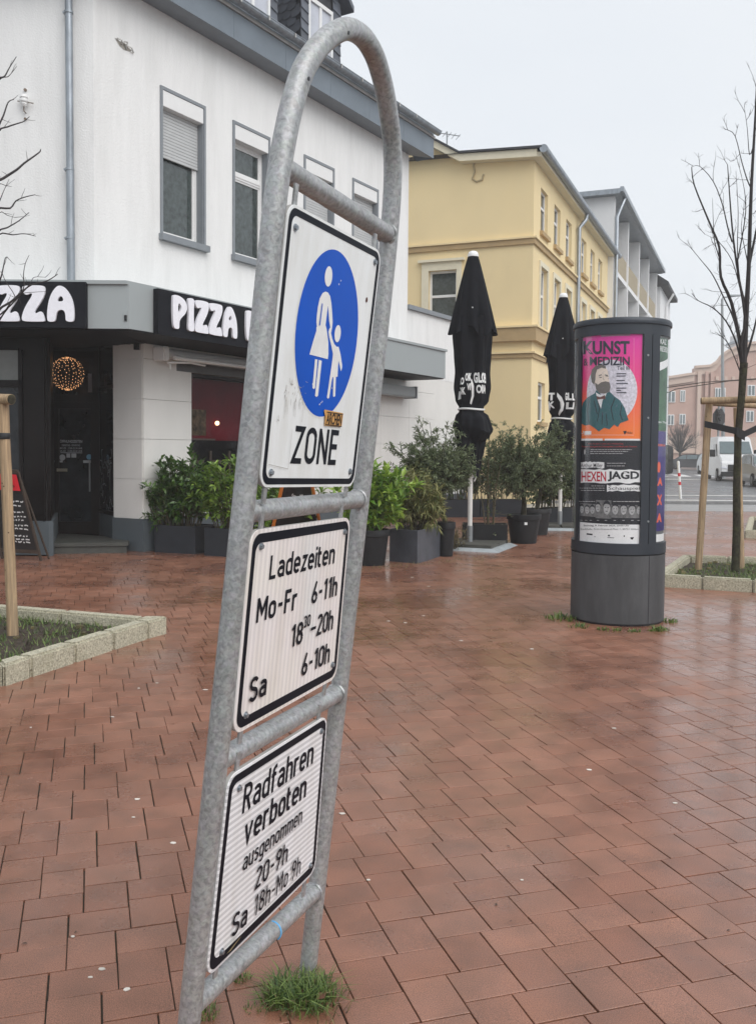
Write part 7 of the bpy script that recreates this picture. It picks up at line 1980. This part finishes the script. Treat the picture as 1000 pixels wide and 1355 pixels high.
limbs = [
 ([(983.5, 482), (987, 410), (990, 354), (993.5, 247), (998.8, 153), (1003, 60)], .034, .0), ([(983, 482), (979.6, 455), (985, 420), (974, 350), (968, 300), (964, 248), (962, 218)], .020, -.1),
 ([(982, 484), (978, 450), (967, 400), (953, 366), (951, 327), (937, 292), (918, 245), (914.5, 221)], .024, .15), ([(982.5, 480), (971, 425), (957.5, 395), (943, 365), (930, 348), (915, 330)], .011, -.2),
 ([(981, 488), (974, 455), (960, 425), (942, 407), (923.5, 398), (914.6, 388)], .012, .25), ([(981, 500), (976, 485), (963, 455), (951, 443), (945, 439)], .008, 0),
 ([(990, 354), (1001, 300), (1012, 250), (1022, 180)], .016, .2), ([(984, 480), (996, 440), (1004, 400), (1012, 330)], .016, -.15),
 ([(993.5, 250), (988, 238), (981, 215), (972, 180), (962, 172), (958, 172)], .008, .1), ([(997, 190), (991, 205), (988, 170), (984, 142)], .007, -.1),
 ([(968, 320), (962, 300), (955, 270), (943, 240), (925, 220), (914, 221)], .009, .3), ([(974, 350), (980, 320), (986, 280), (984, 250), (979, 228)], .009, .3),
 ([(985, 400), (978, 370), (975, 330), (976, 280), (973, 226)], .009, -.2), ([(951, 340), (945, 320), (943, 290), (942, 262)], .007, .1), ([(978, 380), (968, 345), (950, 320), (932, 310)], .006, 0), ([(990, 354), (985, 330), (980, 300), (985, 270)], .007, .2)]
f = MB(); rng = random.Random(77); twg = MB()
def twig(tw, p, d, l, r, rng, dep=0):
    pts = [p]; q = p
    for k in range(3):
        d = (d + Vector((rng.gauss(0, .13), rng.gauss(0, .13), rng.gauss(0.04, .1)))).normalized(); q = q + d * l / 3; pts.append(q)
    tw.tube(pts, [r, r * .8, r * .65, r * .45], 3, False)
    if dep < 1:
        for k in range(3):
            i = rng.randrange(1, 4); twig(tw, pts[i], (d + rdir(rng) * .8).normalized(), l * rng.uniform(.25, .5), r * .6, rng, dep + 1)
for pts, r, dy in limbs:
    n = len(pts); P_ = [P3(x, y, dy * k / n) for k, (x, y) in enumerate(pts)]
    P_ = [Vector(v) for v in catmull([tuple(v) for v in P_], 3)]
    f.tube(P_, [r * 1.15 * (1 - .80 * k / (len(P_) - 1)) for k in range(len(P_))], 7, False)
    for k in range(2, len(P_)):
        if rng.random() < .5:
            d = (P_[k] - P_[k - 1]).normalized(); twig(twg, P_[k], (d * .7 + rdir(rng, .3)).normalized(), rng.uniform(.12, .34), .0042, rng)
f.build('branches', M['twig'], tr_, True, kind='stuff'); twg.build('twigs', M['twig'], tr_, kind='stuff')
# strap of the right tree
f = MB()
def band(a, b_, h, th=.004):
    d = (b_ - a).normalized(); n = Vector((-d.y, d.x, 0)).normalized() * th; u = Vector((0, 0, h / 2)); f.hexa([a - u - n, b_ - u - n, b_ - u + n, a - u + n, a + u - n, b_ + u - n, b_ + u + n, a + u + n])
band(AT(931.5, 561, s1.y - .055), AT(978, 571.5, YT - .06), .085); band(AT(974, 571, YT - .052), AT(985, 577, YT - .06), .12); band(AT(981, 576, YT - .055), AT(1050, 543, YT + .0), .085)
tag(f.build('strap', M['strap'], None), 'wide black strap tying the right tree to its stakes', 'strap')
# left tree: trunk outside the picture, branches reach in
lt = thing('street_tree', (-3.2, 7.4, 0), 'bare tree outside the left edge whose twigs cross the white wall', 'tree')
f = MB(); f.tube([(-3.2, 7.4, .03), (-3.22, 7.4, 1.2), (-3.2, 7.42, 2.2), (-3.2, 7.4, 3.2), (-3.25, 7.4, 4.2), (-3.2, 7.4, 5.2)], [.055, .05, .046, .042, .03, .018], 12); f.build('trunk', M['bark'], lt, True)
zl_ = lambda x, y: (x / 3.98, 60 + y / 3.98)
LB = [(2.4, [(-10, 190), (25, 165), (50, 120), (88, 60)], .011), (2.4, [(0, 180), (45, 165), (90, 110)], .007), (2.9, [(-10, 435), (20, 370), (45, 300), (75, 285)], .011), (2.6, [(-10, 460), (40, 430), (100, 410), (128, 400), (157, 375)], .009),
      (3.0, [(-20, 730), (20, 700), (90, 655), (130, 620), (180, 585), (212, 560), (215, 548)], .014), (3.1, [(-20, 870), (55, 858), (85, 820), (130, 800), (185, 787)], .011), (2.2, [(0, 820), (20, 770), (50, 705)], .006), (2.3, [(-10, 985), (40, 960), (100, 925), (155, 880)], .010),
      (2.9, [(-10, 1000), (70, 998), (130, 992), (190, 1005)], .008), (3.0, [(-10, 740), (30, 738), (65, 745)], .005), (3.2, [(-5, 885), (40, 895), (80, 907)], .005), (2.6, [(0, 1240), (15, 1190), (30, 1120), (45, 1120)], .009),
      (2.8, [(-10, 1400), (60, 1350), (115, 1300), (170, 1260), (250, 1240), (305, 1205)], .012), (3.0, [(120, 1295), (125, 1210), (135, 1150), (155, 1105)], .007), (2.7, [(60, 1350), (80, 1320), (30, 1240), (10, 1190)], .007), (3.1, [(150, 1270), (180, 1222), (240, 1222)], .005), (2.9, [(100, 1320), (180, 1300), (265, 1297)], .005)]
f = MB(); twg = MB(); rng = random.Random(13)
for hgt, pts, r in LB:
    yv = 7.0 + rng.uniform(-.25, .35)
    P_ = [AT(*zl_(*p), yv + .05 * k) for k, p in enumerate(pts)]
    zr_ = P_[0].z - .25; root = Vector((-3.2, 7.4, max(min(zr_, 5.1), 1.8)))
    full = [root, root.lerp(P_[0], .5) + Vector((0, 0, -.05))] + P_
    full = [Vector(v) for v in catmull([tuple(v) for v in full], 3)]
    f.tube(full, [r * (1 - .75 * k / (len(full) - 1)) for k in range(len(full))], 6, False)
    for k in range(6, len(full), 2):
        if rng.random() < .5:
            d = (full[k] - full[k - 1]).normalized(); twig(twg, full[k], (d * .8 + rdir(rng, .2)).normalized(), rng.uniform(.05, .12), .0026, rng, 1)
f.build('branches', M['twig'], lt, True, kind='stuff'); twg.build('twigs', M['twig'], lt, kind='stuff')

# ================================================================== CHALK BOARDS
cbd = thing('chalkboard', (AT(15, 700, 12.9).x, 12.9, 0), 'black chalkboard stand with a red card on top, by the left shop front', 'sandwich board')
a0, a1, a2 = AT(-14, 622, 12.95), AT(24, 624.5, 12.8), G(54, 742)
a3 = a2 + (a0 - a1) * 1.35; a3.z = 0
def board_face(tl, trr, br, bl, th, nm, mt, par):
    n = (trr - tl).cross(bl - tl).normalized() * th; f = MB(); f.hexa([bl, br, br + n, bl + n, tl, trr, trr + n, tl + n]); return f.build(nm, mt, par)
pl = lambda u, v: a0.lerp(a1, u).lerp(a3.lerp(a2, u), v)
bf = board_face(pl(0, .0), pl(1, .0), pl(1, .90), pl(0, .90), .012, 'panel', M['board_black'], cbd)
for (u0, u1, v0, v1) in ((-.03, .02, 0, 1), (.98, 1.03, 0, 1), (0, 1, .88, .92), (0, 1, -.02, .02)):
    board_face(pl(u0, v0) + Vector((0, -.012, 0)), pl(u1, v0) + Vector((0, -.012, 0)), pl(u1, v1) + Vector((0, -.012, 0)), pl(u0, v1) + Vector((0, -.012, 0)), .028, 'frame_bar', M['brown_wood'], cbd)
f = MB(); f.tube([a1, Vector((a2.x + .05, a2.y + .20, 0))], .016, 6); f.tube([a0, Vector((a3.x + .05, a3.y + .22, 0))], .016, 6); f.build('rear_leg', M['brown_wood'], cbd)
board_face(pl(.3, .03) + Vector((0, -.05, 0)), pl(.97, .03) + Vector((0, -.05, 0)), pl(.97, .21) + Vector((0, -.05, 0)), pl(.3, .21) + Vector((0, -.05, 0)), .003, 'red_card', M['red_card'], cbd)
pr = Print(); rng = random.Random(4)
for v in (.33, .38, .45, .50, .54, .60, .64, .72, .76, .79):
    u = .30 + rng.random() * .1
    while u < .88:
        l = rng.uniform(.03, .12); pr.ribbon([(u, v + rng.gauss(0, .003)), (u + l / 2, v + rng.gauss(0, .005)), (u + l, v + rng.gauss(0, .003))], .014); u += l + .04
pr.map(lambda x, y, k: pl(x, y) + Vector((0, -.045 - k, 0)), 'chalk_writing', M['chalk'], cbd)
pr = Print(); put_text(pr, 'Menu', .38, .14, .62, .09, .02); pr.ell(.6, .16, .06, .015, 14)
pr.map(lambda x, y, k: pl(x + .18, y) + Vector((0, -.068 - k, 0)), 'card_print', mat('dark_red', (.30, .01, .02), .6), cbd)
# orange framed board behind the sign stand
o1_ = AT(372, 628, 12.3); 
ob = thing('chalkboard', (AT(390, 700, 12.2).x, 12.2, 0), 'orange framed chalkboard trestle glimpsed behind the sign stand', 'sandwich board')
tl, trr = AT(378, 622, 12.45), AT(408, 618, 12.75); bl, br = G(352, 741), G(432, 736)
pl2 = lambda u, v: tl.lerp(trr, u).lerp(bl.lerp(br, u), v)
board_face(pl2(.06, .02), pl2(.94, .02), pl2(.94, .80), pl2(.06, .80), .012, 'panel', M['board_black'], ob)
for (u, w_) in ((0, .03), (1, .03)):
    f = MB(); f.tube([pl2(u, 0), pl2(u, 1)], .026, 8); f.build('leg', M['orange_wood'], ob)
f = MB(); f.tube([pl2(.25, 0) + Vector((0, .05, 0)), G(397, 737) + Vector((0, .25, 0))], .026, 8); f.build('leg', M['orange_wood'], ob)
f = MB(); f.tube([pl2(0, .8), pl2(1, .8)], .02, 6); f.build('crossbar', M['orange_wood'], ob)
pr = Print(); put_text(pr, 'Speisen', .35, .33, .68, .26, .02); pr.map(lambda x, y, k: pl2(x, y) + Vector((0, -.02 - k, 0)), 'chalk_writing', M['chalk'], ob)

# ================================================================== ROADSIDE, FAR THINGS
bo = thing('bollard', tuple(G(900, 660)), 'white bollard with two red bands leaning at the road edge', 'bollard')
b0_, b1_ = G(900, 660), AT(896.8, 611.5, G(900, 660).y)
f = MB(); f.tube([b0_, b1_], .045, 14); f.build('post', M['white_plain'], bo, True)
f = MB(); f.lathe(b1_, [(.045, -.002), (.04, .03), (.001, .045)], 14); f.build('dome_top', M['white_plain'], bo, True)
for t in (.42, .66):
    f = MB(); f.tube([b0_.lerp(b1_, t - .045), b0_.lerp(b1_, t + .045)], .048, 14); f.build('red_band', M['red_plain'], bo, True)
lp = thing('lamp_post', tuple(G(957, 624)), 'tall slim grey street lamp rising behind the bare tree', 'street lamp')
yl = 62.0; q0 = AT(956.5, 620, yl); q1 = AT(954.8, 396, yl)
f = MB(); f.tube([Vector((q0.x, yl, 0)), q1], [.14, .08], 10); f.build('pole', M['pole_grey'], lp, True)
f = MB(); f.tube([q1, q1 + Vector((.03, 0, .12)), q1 + Vector((.9, 0, .22))], .05, 6); f.build('arm', M['pole_grey'], lp)
f = MB(); f.box(q1.x + .5, q1.x + 1.2, yl - .12, yl + .12, q1.z + .2, q1.z + .3); f.build('lamp_head', M['pole_grey'], lp)
tl_ = thing('traffic_light', tuple(G(952, 628)), 'black traffic signal head on a pole behind the tree stakes', 'traffic light')
ytl = 56.0; c = AT(951, 553, ytl)
f = MB(); f.tube([Vector((c.x, ytl + .1, 0)), Vector((c.x, ytl + .1, c.z + 1.2))], .07, 8); f.build('pole', M['pole_grey'], tl_, True)
f = MB(); f.box(c.x - .16, c.x + .16, ytl - .15, ytl + .05, c.z - .5, c.z + .5); f.build('signal_head', M['traffic_black'], tl_)
for k in (-1, 0, 1):
    f = MB(); f.tube([Vector((c.x, ytl - .15, c.z + k * .3)), Vector((c.x, ytl - .32, c.z + k * .3))], .12, 12); f.build('lens_hood', M['traffic_black'], tl_)
f = MB()
oc = [(c.x + .40 * cos(a_), c.z + .62 * sin(a_)) for a_ in [pi / 8 + k * pi / 4 for k in range(8)]]
f.v = [(x, ytl + .06, z) for x, z in oc] + [(x, ytl + .08, z) for x, z in oc]; f.f = [tuple(range(8)), tuple(range(15, 7, -1))]; f.build('backing_board', M['traffic_black'], tl_)
# overhead wires
yw = 40.0
for i, (pp_, lab) in enumerate((([(700, 540), (885, 512.5), (930, 506), (1002, 501), (1100, 496)], 'upper overhead cable in front of the pink building'), ([(700, 560), (886, 518.5), (893, 515), (925, 510), (965, 504), (1002, 501.8), (1100, 498)], 'lower overhead cable sagging across the pink building'))):
    f = MB(); f.tube([AT(x, y, yw) for x, y in pp_], .022, 5, False); tag(f.build('overhead_cable', M['brown_wood']), lab, 'cable', 'overhead cables')
# far bare tree
def far_tree(px, py, Y, h, w, label, seed):
    t_ = thing('bare_tree', (AT(px, py, Y).x, Y, 0), label, 'tree'); rng = random.Random(seed); b_ = t_.location.copy(); f = MB(); g = MB()
    f.tube([b_, b_ + Vector((0, 0, h * .3))], [.16, .12], 7); f.build('trunk', M['bark'], t_)
    for k in range(70):
        a = rng.random() * 2 * pi; el = rng.uniform(.25, 1.4); d = Vector((cos(a) * cos(el) * w, sin(a) * cos(el) * w, sin(el) * h * .68)); s_ = b_ + Vector((0, 0, h * .3)); e = s_ + d * rng.uniform(.7, 1); m_ = s_.lerp(e, .5) + Vector((0, 0, .2)); g.tube([s_, m_, e], [.05, .03, .008], 4, False)
        for j in range(9):
            q = m_.lerp(e, rng.random()); dd = (rdir(rng, .4) + d.normalized()).normalized(); g.tube([q, q + dd * rng.uniform(.3, .9)], [.014, .006], 3, False)
    g.build('branches', M['twig'], t_, kind='stuff'); return t_
far_tree(899, 600, 97, 5.2, 2.3, 'hazy bare round tree in front of the pink building', 3)

def car(name, label, cat, loc, rz, L_, W_, prof, glassprof, mt, wheels, extra=None, wheel_r=.32):
    """profile extruded across the width with tapered cabin; local x = forward"""
    t_ = thing(name, loc, label, cat); t_.rotation_euler = (0, 0, rz)
    Mx = parent_world(t_)
    def W(x, y, z): return Mx @ Vector((x, y, z))
    f = MB(); n = len(prof); f.v = [tuple(W(x, W_ / 2 * tap, z)) for x, z, tap in prof] + [tuple(W(x, -W_ / 2 * tap, z)) for x, z, tap in prof]
    f.f = [tuple(range(n)), tuple(range(2 * n - 1, n - 1, -1))] + [(k, k + n, (k + 1) % n + n, (k + 1) % n) for k in range(n)]
    o = f.build('body', mt, t_); bevel(o, .05, 2)
    for pl_ in o.data.polygons: pl_.use_smooth = True
    auto_smooth(o.data, 45)
    for s_ in (1, -1):
        for gp in glassprof:
            f = MB(); f.poly([W(x, s_ * (W_ / 2 * tap + .012), z) for x, z, tap in gp]); f.build('side_window', M['glass_far'], t_)
    for (x, s_) in wheels:
        f = MB(); c = W(x, s_ * (W_ / 2 - .11), wheel_r); ax = (W(0, 1, 0) - W(0, 0, 0)).normalized(); f.tube([c - ax * .13, c + ax * .13], wheel_r, 20); w = f.build('wheel', M['tyre'], t_, True)
        f = MB(); f.tube([c - ax * .14, c + ax * .14], wheel_r * .58, 12); f.build('rim', M['pole_grey'], w, True)
    return t_, W
def quad_on(W, pts, nm, mt, t_):
    f = MB(); f.poly([W(*p) for p in pts]); return f.build(nm, mt, t_)
red_l, _, rb2 = new_mat('tail_lamp'); rb2.inputs['Base Color'].default_value = (.6, .02, .02, 1); rb2.inputs['Emission Color'].default_value = (1, .05, .04, 1); rb2.inputs['Emission Strength'].default_value = 1.2
# black estate, side on, driving left
estate = [(-2.30, .35, 1), (-2.34, .80, 1), (-2.28, .98, .97), (-1.95, 1.42, .80), (-1.4, 1.48, .78), (.2, 1.46, .78), (.55, 1.40, .80), (1.15, 1.0, .95), (1.9, .90, .95), (2.25, .72, .95), (2.30, .35, .97), (1.7, .22, 1), (-1.8, .22, 1)]
g_est = [[(-1.95, 1.03, .93), (-1.72, 1.36, .82), (-1.05, 1.40, .81), (-1.0, 1.02, .93)], [(-.92, 1.02, .93), (-.97, 1.40, .81), (.0, 1.40, .81), (.0, 1.01, .93)], [(.08, 1.01, .93), (.08, 1.39, .81), (.45, 1.35, .82), (.95, 1.01, .93)]]
ec = AT(911, 612, 88)
te, We = car('parked_car', 'black estate car seen from the side with one red tail light on', 'car', (ec.x, 88, 0), pi - .55, 4.3, 1.8, estate, g_est, M['car_black'], [(1.42, 1), (1.42, -1), (-1.38, 1), (-1.38, -1)])
for s_ in (1, -1): quad_on(We, [(-2.1, s_ * .915, .78), (-2.38, s_ * .85, .78), (-2.36, s_ * .85, 1.02), (-2.08, s_ * .90, 1.02)], 'tail_light', red_l, te)
# white van, three-quarter front
van = [(-2.9, .35, 1), (-2.92, 2.3, .93), (-2.7, 2.55, .90), (.75, 2.58, .90), (1.15, 2.45, .90), (1.95, 1.55, .95), (2.75, 1.25, .93), (2.95, .95, .95), (2.98, .35, .97), (2.5, .25, 1), (-2.5, .25, 1)]
g_van = [[(.25, 1.45, .985), (.3, 2.1, .95), (1.05, 2.15, .95), (1.55, 1.55, .975), (1.45, 1.42, .98)]]
vc = AT(987, 600, 52)
tv, Wv = car('parked_van', 'white panel van facing the camera behind the right tree', 'van', (vc.x + .35, 55.4, 0), radians(-101), 5.9, 2.05, van, g_van, M['van_white'], [(1.95, 1), (1.95, -1), (-1.8, 1), (-1.8, -1)], wheel_r=.36)
quad_on(Wv, [(1.22, .82, 2.36), (1.22, -.82, 2.36), (2.02, -.88, 1.58), (2.02, .88, 1.58)], 'windscreen', M['glass_far'], tv).location
for s_ in (1, -1):
    f = MB(); c = Wv(1.5, s_ * 1.22, 1.6); f.box(c.x - .12, c.x + .12, c.y - .12, c.y + .12, c.z - .22, c.z + .2); f.build('wing_mirror', M['plastic_black'], tv)
    quad_on(Wv, [(2.99, s_ * .95, .75), (2.99, s_ * .62, .72), (2.86, s_ * .62, 1.08), (2.80, s_ * .95, 1.12)], 'headlight', M['pane_light'], tv)
quad_on(Wv, [(3.0, .60, .55), (3.0, -.60, .55), (2.98, -.60, .95), (2.98, .60, .95)], 'grille', M['plastic_black'], tv)
quad_on(Wv, [(3.01, .98, .28), (3.01, -.98, .28), (3.01, -.98, .54), (3.01, .98, .54)], 'bumper', M['plastic_black'], tv)
quad_on(Wv, [(3.02, .26, .42), (3.02, -.26, .42), (3.02, -.26, .53), (3.02, .26, .53)], 'number_plate', M['white_plain'], tv)
# silver car at the right edge
sv = [(-2.1, .35, 1), (-2.12, .9, 1), (-1.9, 1.1, .95), (-1.3, 1.55, .8), (.2, 1.58, .8), (.6, 1.5, .8), (1.2, 1.08, .94), (1.9, .95, .95), (2.12, .7, .95), (2.15, .35, .97), (1.7, .22, 1), (-1.8, .22, 1)]
g_sv = [[(-1.45, 1.1, .94), (-1.1, 1.48, .83), (-.3, 1.5, .82), (-.3, 1.08, .94)], [(-.22, 1.08, .94), (-.22, 1.5, .82), (.45, 1.44, .84), (.95, 1.08, .94)]]
scn = AT(1012, 615, 44)
tsv, Ws = car('parked_car', 'silver car cut off by the right edge of the picture', 'car', (scn.x + .6, 45.5, 0), radians(-99), 4.2, 1.8, sv, g_sv, M['car_silver'], [(1.35, 1), (1.35, -1), (-1.3, 1), (-1.3, -1)])
quad_on(Ws, [(.70, .70, 1.46), (.70, -.70, 1.46), (1.25, -.80, 1.10), (1.25, .80, 1.10)], 'windscreen', M['glass_far'], tsv)
for s_ in (1, -1): quad_on(Ws, [(2.17, s_ * .85, .6), (2.17, s_ * .5, .6), (2.06, s_ * .5, .84), (2.02, s_ * .85, .86)], 'headlight', M['pane_light'], tsv)
quad_on(Ws, [(2.18, .8, .26), (2.18, -.8, .26), (2.18, -.8, .42), (2.18, .8, .42)], 'bumper', M['plastic_black'], tsv)
# dark car between van and bollard, and one behind the column
sc2 = AT(943, 612, 70)
t4, W4 = car('parked_car', 'dark car squeezed between the wooden stake and the white van', 'car', (sc2.x, 70, 0), radians(-100), 4.2, 1.75, sv, g_sv, M['car_black'], [(1.35, 1), (1.35, -1), (-1.3, 1), (-1.3, -1)])
quad_on(W4, [(.70, .70, 1.46), (.70, -.70, 1.46), (1.25, -.80, 1.10), (1.25, .80, 1.10)], 'windscreen', M['glass_far'], t4)
dv = AT(885.5, 600, 60)
t5, W5 = car('parked_van', 'dark van whose tail shows beside the poster column', 'van', (dv.x - 2.95, 60, 0), radians(178), 5.0, 1.9, [(x, z * .82, t) for x, z, t in van], [[(x, z * .82, t) for x, z, t in g_van[0]]], M['car_black'], [(1.6, 1), (1.6, -1), (-1.6, 1), (-1.6, -1)])

# ================================================================== GRASS TUFT AT THE FAR POST, CRUMBS
gp = G(404, 1318)
grass_clump('grass_tuft', (gp.x, gp.y - .005, -.004), 620, .012, .110, .078, M['grass'], 'big green grass tuft growing round the foot of the sign post', 'grass', 90, 1.35, w=.0021, subs=((-.05, .03, .05), (-.06, -.01, .06), (.045, .02, .045), (.05, -.025, .05), (0, -.05, .06), (-.01, -.06, .05), (-.09, -.04, .03), (.0, .02, .05)))
grass_clump('grass_tuft', tuple(G(272, 1342)), 90, .0, .038, .026, M['grass'], 'small tuft in the joint beside the near sign post', 'grass', 91, 1.2, w=.0018)
grass_clump('grass_tuft', tuple(G(320, 1296)), 46, .0, .026, .030, M['grass'], 'tiny weed in a joint between the two sign posts', 'grass', 92, 1.1, w=.0018)
grass_clump('grass_tuft', tuple(G(333, 1336)), 30, .0, .03, .018, M['grass'], 'faint green weed in the joint nearest the bottom edge', 'grass', 93, 1.1, w=.0016)
mb_ = grass_clump('dead_grass', (gp.x + .01, gp.y - .03, .0), 90, .012, .125, .05, M['dry'], 'dead straw coloured blades mixed into the tuft at the sign post', 'grass', 97, 1.5, w=.0024)
f = MB(); q_ = G(424, 1322, .02); f.poly([(q_.x - .014, q_.y - .01, .024), (q_.x + .012, q_.y - .012, .030), (q_.x + .018, q_.y + .012, .036), (q_.x - .008, q_.y + .014, .030)]); tag(f.build('fallen_leaf', mat('brown_leaf', (.14, .06, .035), .8)), 'small brown leaf caught in the tuft at the sign post', 'leaf')
# weeds along the planters, petals and chewing gum on the paving
rng = random.Random(17); f = MB()
for k in range(320):
    px = rng.uniform(478, 640); py = 753 - (px - 478) * .085 + rng.gauss(0, 2.2); p = G(px, py); a = rng.random() * 6.3; hh = rng.uniform(.01, .05); d = Vector((cos(a), sin(a), 0)); s_ = Vector((-sin(a), cos(a), 0)) * .004; i = len(f.v); f.v += [tuple(p - s_), tuple(p + s_), tuple(p + d * hh * 1.3 + Vector((0, 0, hh)))]; f.f.append((i, i + 1, i + 2))
tag(f.build('joint_weeds', M['dry']), 'thin dry weeds and moss along the foot of the planters', 'weeds', kind='stuff')
bits = [(487, 1165), (692, 1166), (454, 1077), (176, 1082), (97, 1240), (640, 1018), (811, 964), (892, 1062), (778, 1018), (150, 945), (183, 911), (209, 904), (272, 913), (36, 961), (274, 962), (228, 1085), (136, 1284), (514, 822), (536, 824), (560, 815), (618, 822), (582, 814), (545, 764), (567, 776), (703, 859), (684, 845), (610, 848), (193, 729), (198, 725), (497, 940), (850, 840), (905, 852)]
bits = [(487, 1165), (690, 1165), (453, 1077), (177, 1082), (97, 1240), (812, 964), (892, 1063), (779, 1019), (149, 949), (184, 911), (208, 904), (272, 913), (41, 963), (182, 1058), (514, 822), (536, 824), (560, 815), (545, 764), (567, 776), (703, 859), (610, 848), (202, 736), (188, 742), (135, 1283), (120, 1294), (168, 1310), (230, 1116)]
f = MB(); rng = random.Random(8)
for px, py in bits:
    p = G(px, py); s_ = rng.uniform(.004, .0085) * (1 + .06 * p.y); a = rng.random() * 3; n = 7
    ring = [(p.x + s_ * rng.uniform(.7, 1.3) * cos(a + 2 * pi * k / n) * 1.4, p.y + s_ * rng.uniform(.7, 1.2) * sin(a + 2 * pi * k / n)) for k in range(n)]
    i = len(f.v); f.v += [(x, y, .001) for x, y in ring] + [(x, y, .0035) for x, y in ring]; f.f += [tuple(range(i + n, i + 2 * n))] + [(i + k, i + (k + 1) % n, i + n + (k + 1) % n, i + n + k) for k in range(n)]
tag(f.build('paper_bits', mat('paper_bits', (.62, .58, .52), .8, var=.3)), 'pale petals and gum spots scattered over the paving', 'litter', kind='stuff')
f = MB(); rng = random.Random(28)
for k in range(60):
    Y = 2.2 + 9 * rng.random() ** 1.6; x = rng.uniform(-.42, .42) * Y; s_ = rng.uniform(.003, .012); a = rng.random() * 6; f.poly([(x + s_ * cos(a), Y + s_ * sin(a), .0025), (x + s_ * .4 * cos(a + 1.6), Y + s_ * .4 * sin(a + 1.6), .004), (x - s_ * cos(a), Y - s_ * sin(a), .0025), (x - s_ * .4 * cos(a + 1.4), Y - s_ * .4 * sin(a + 1.4), .0035)])
tag(f.build('leaf_crumbs', mat('dark_crumbs', (.05, .035, .025), .9)), 'tiny dark leaf crumbs lying on the paving', 'litter', kind='stuff')

# ================================================================== THE DAMP AIR
hb = MB(); hb.box(-120, 120, -12, 128, -1.5, 26)
hz_o = hb.build('haze', M['white_plain']); hz_o['kind'] = 'stuff'
hm = bpy.data.materials.new('damp_air'); hm.use_nodes = True; hn = hm.node_tree
hn.nodes.remove(hn.nodes['Principled BSDF'])
pv_ = hn.nodes.new('ShaderNodeVolumePrincipled'); pv_.inputs['Color'].default_value = (.99, .995, 1, 1); pv_.inputs['Density'].default_value = .0016; pv_.inputs['Anisotropy'].default_value = .0
hn.links.new(pv_.outputs[0], hn.nodes['Material Output'].inputs['Volume'])
hz_o.data.materials.clear(); hz_o.data.materials.append(hm)
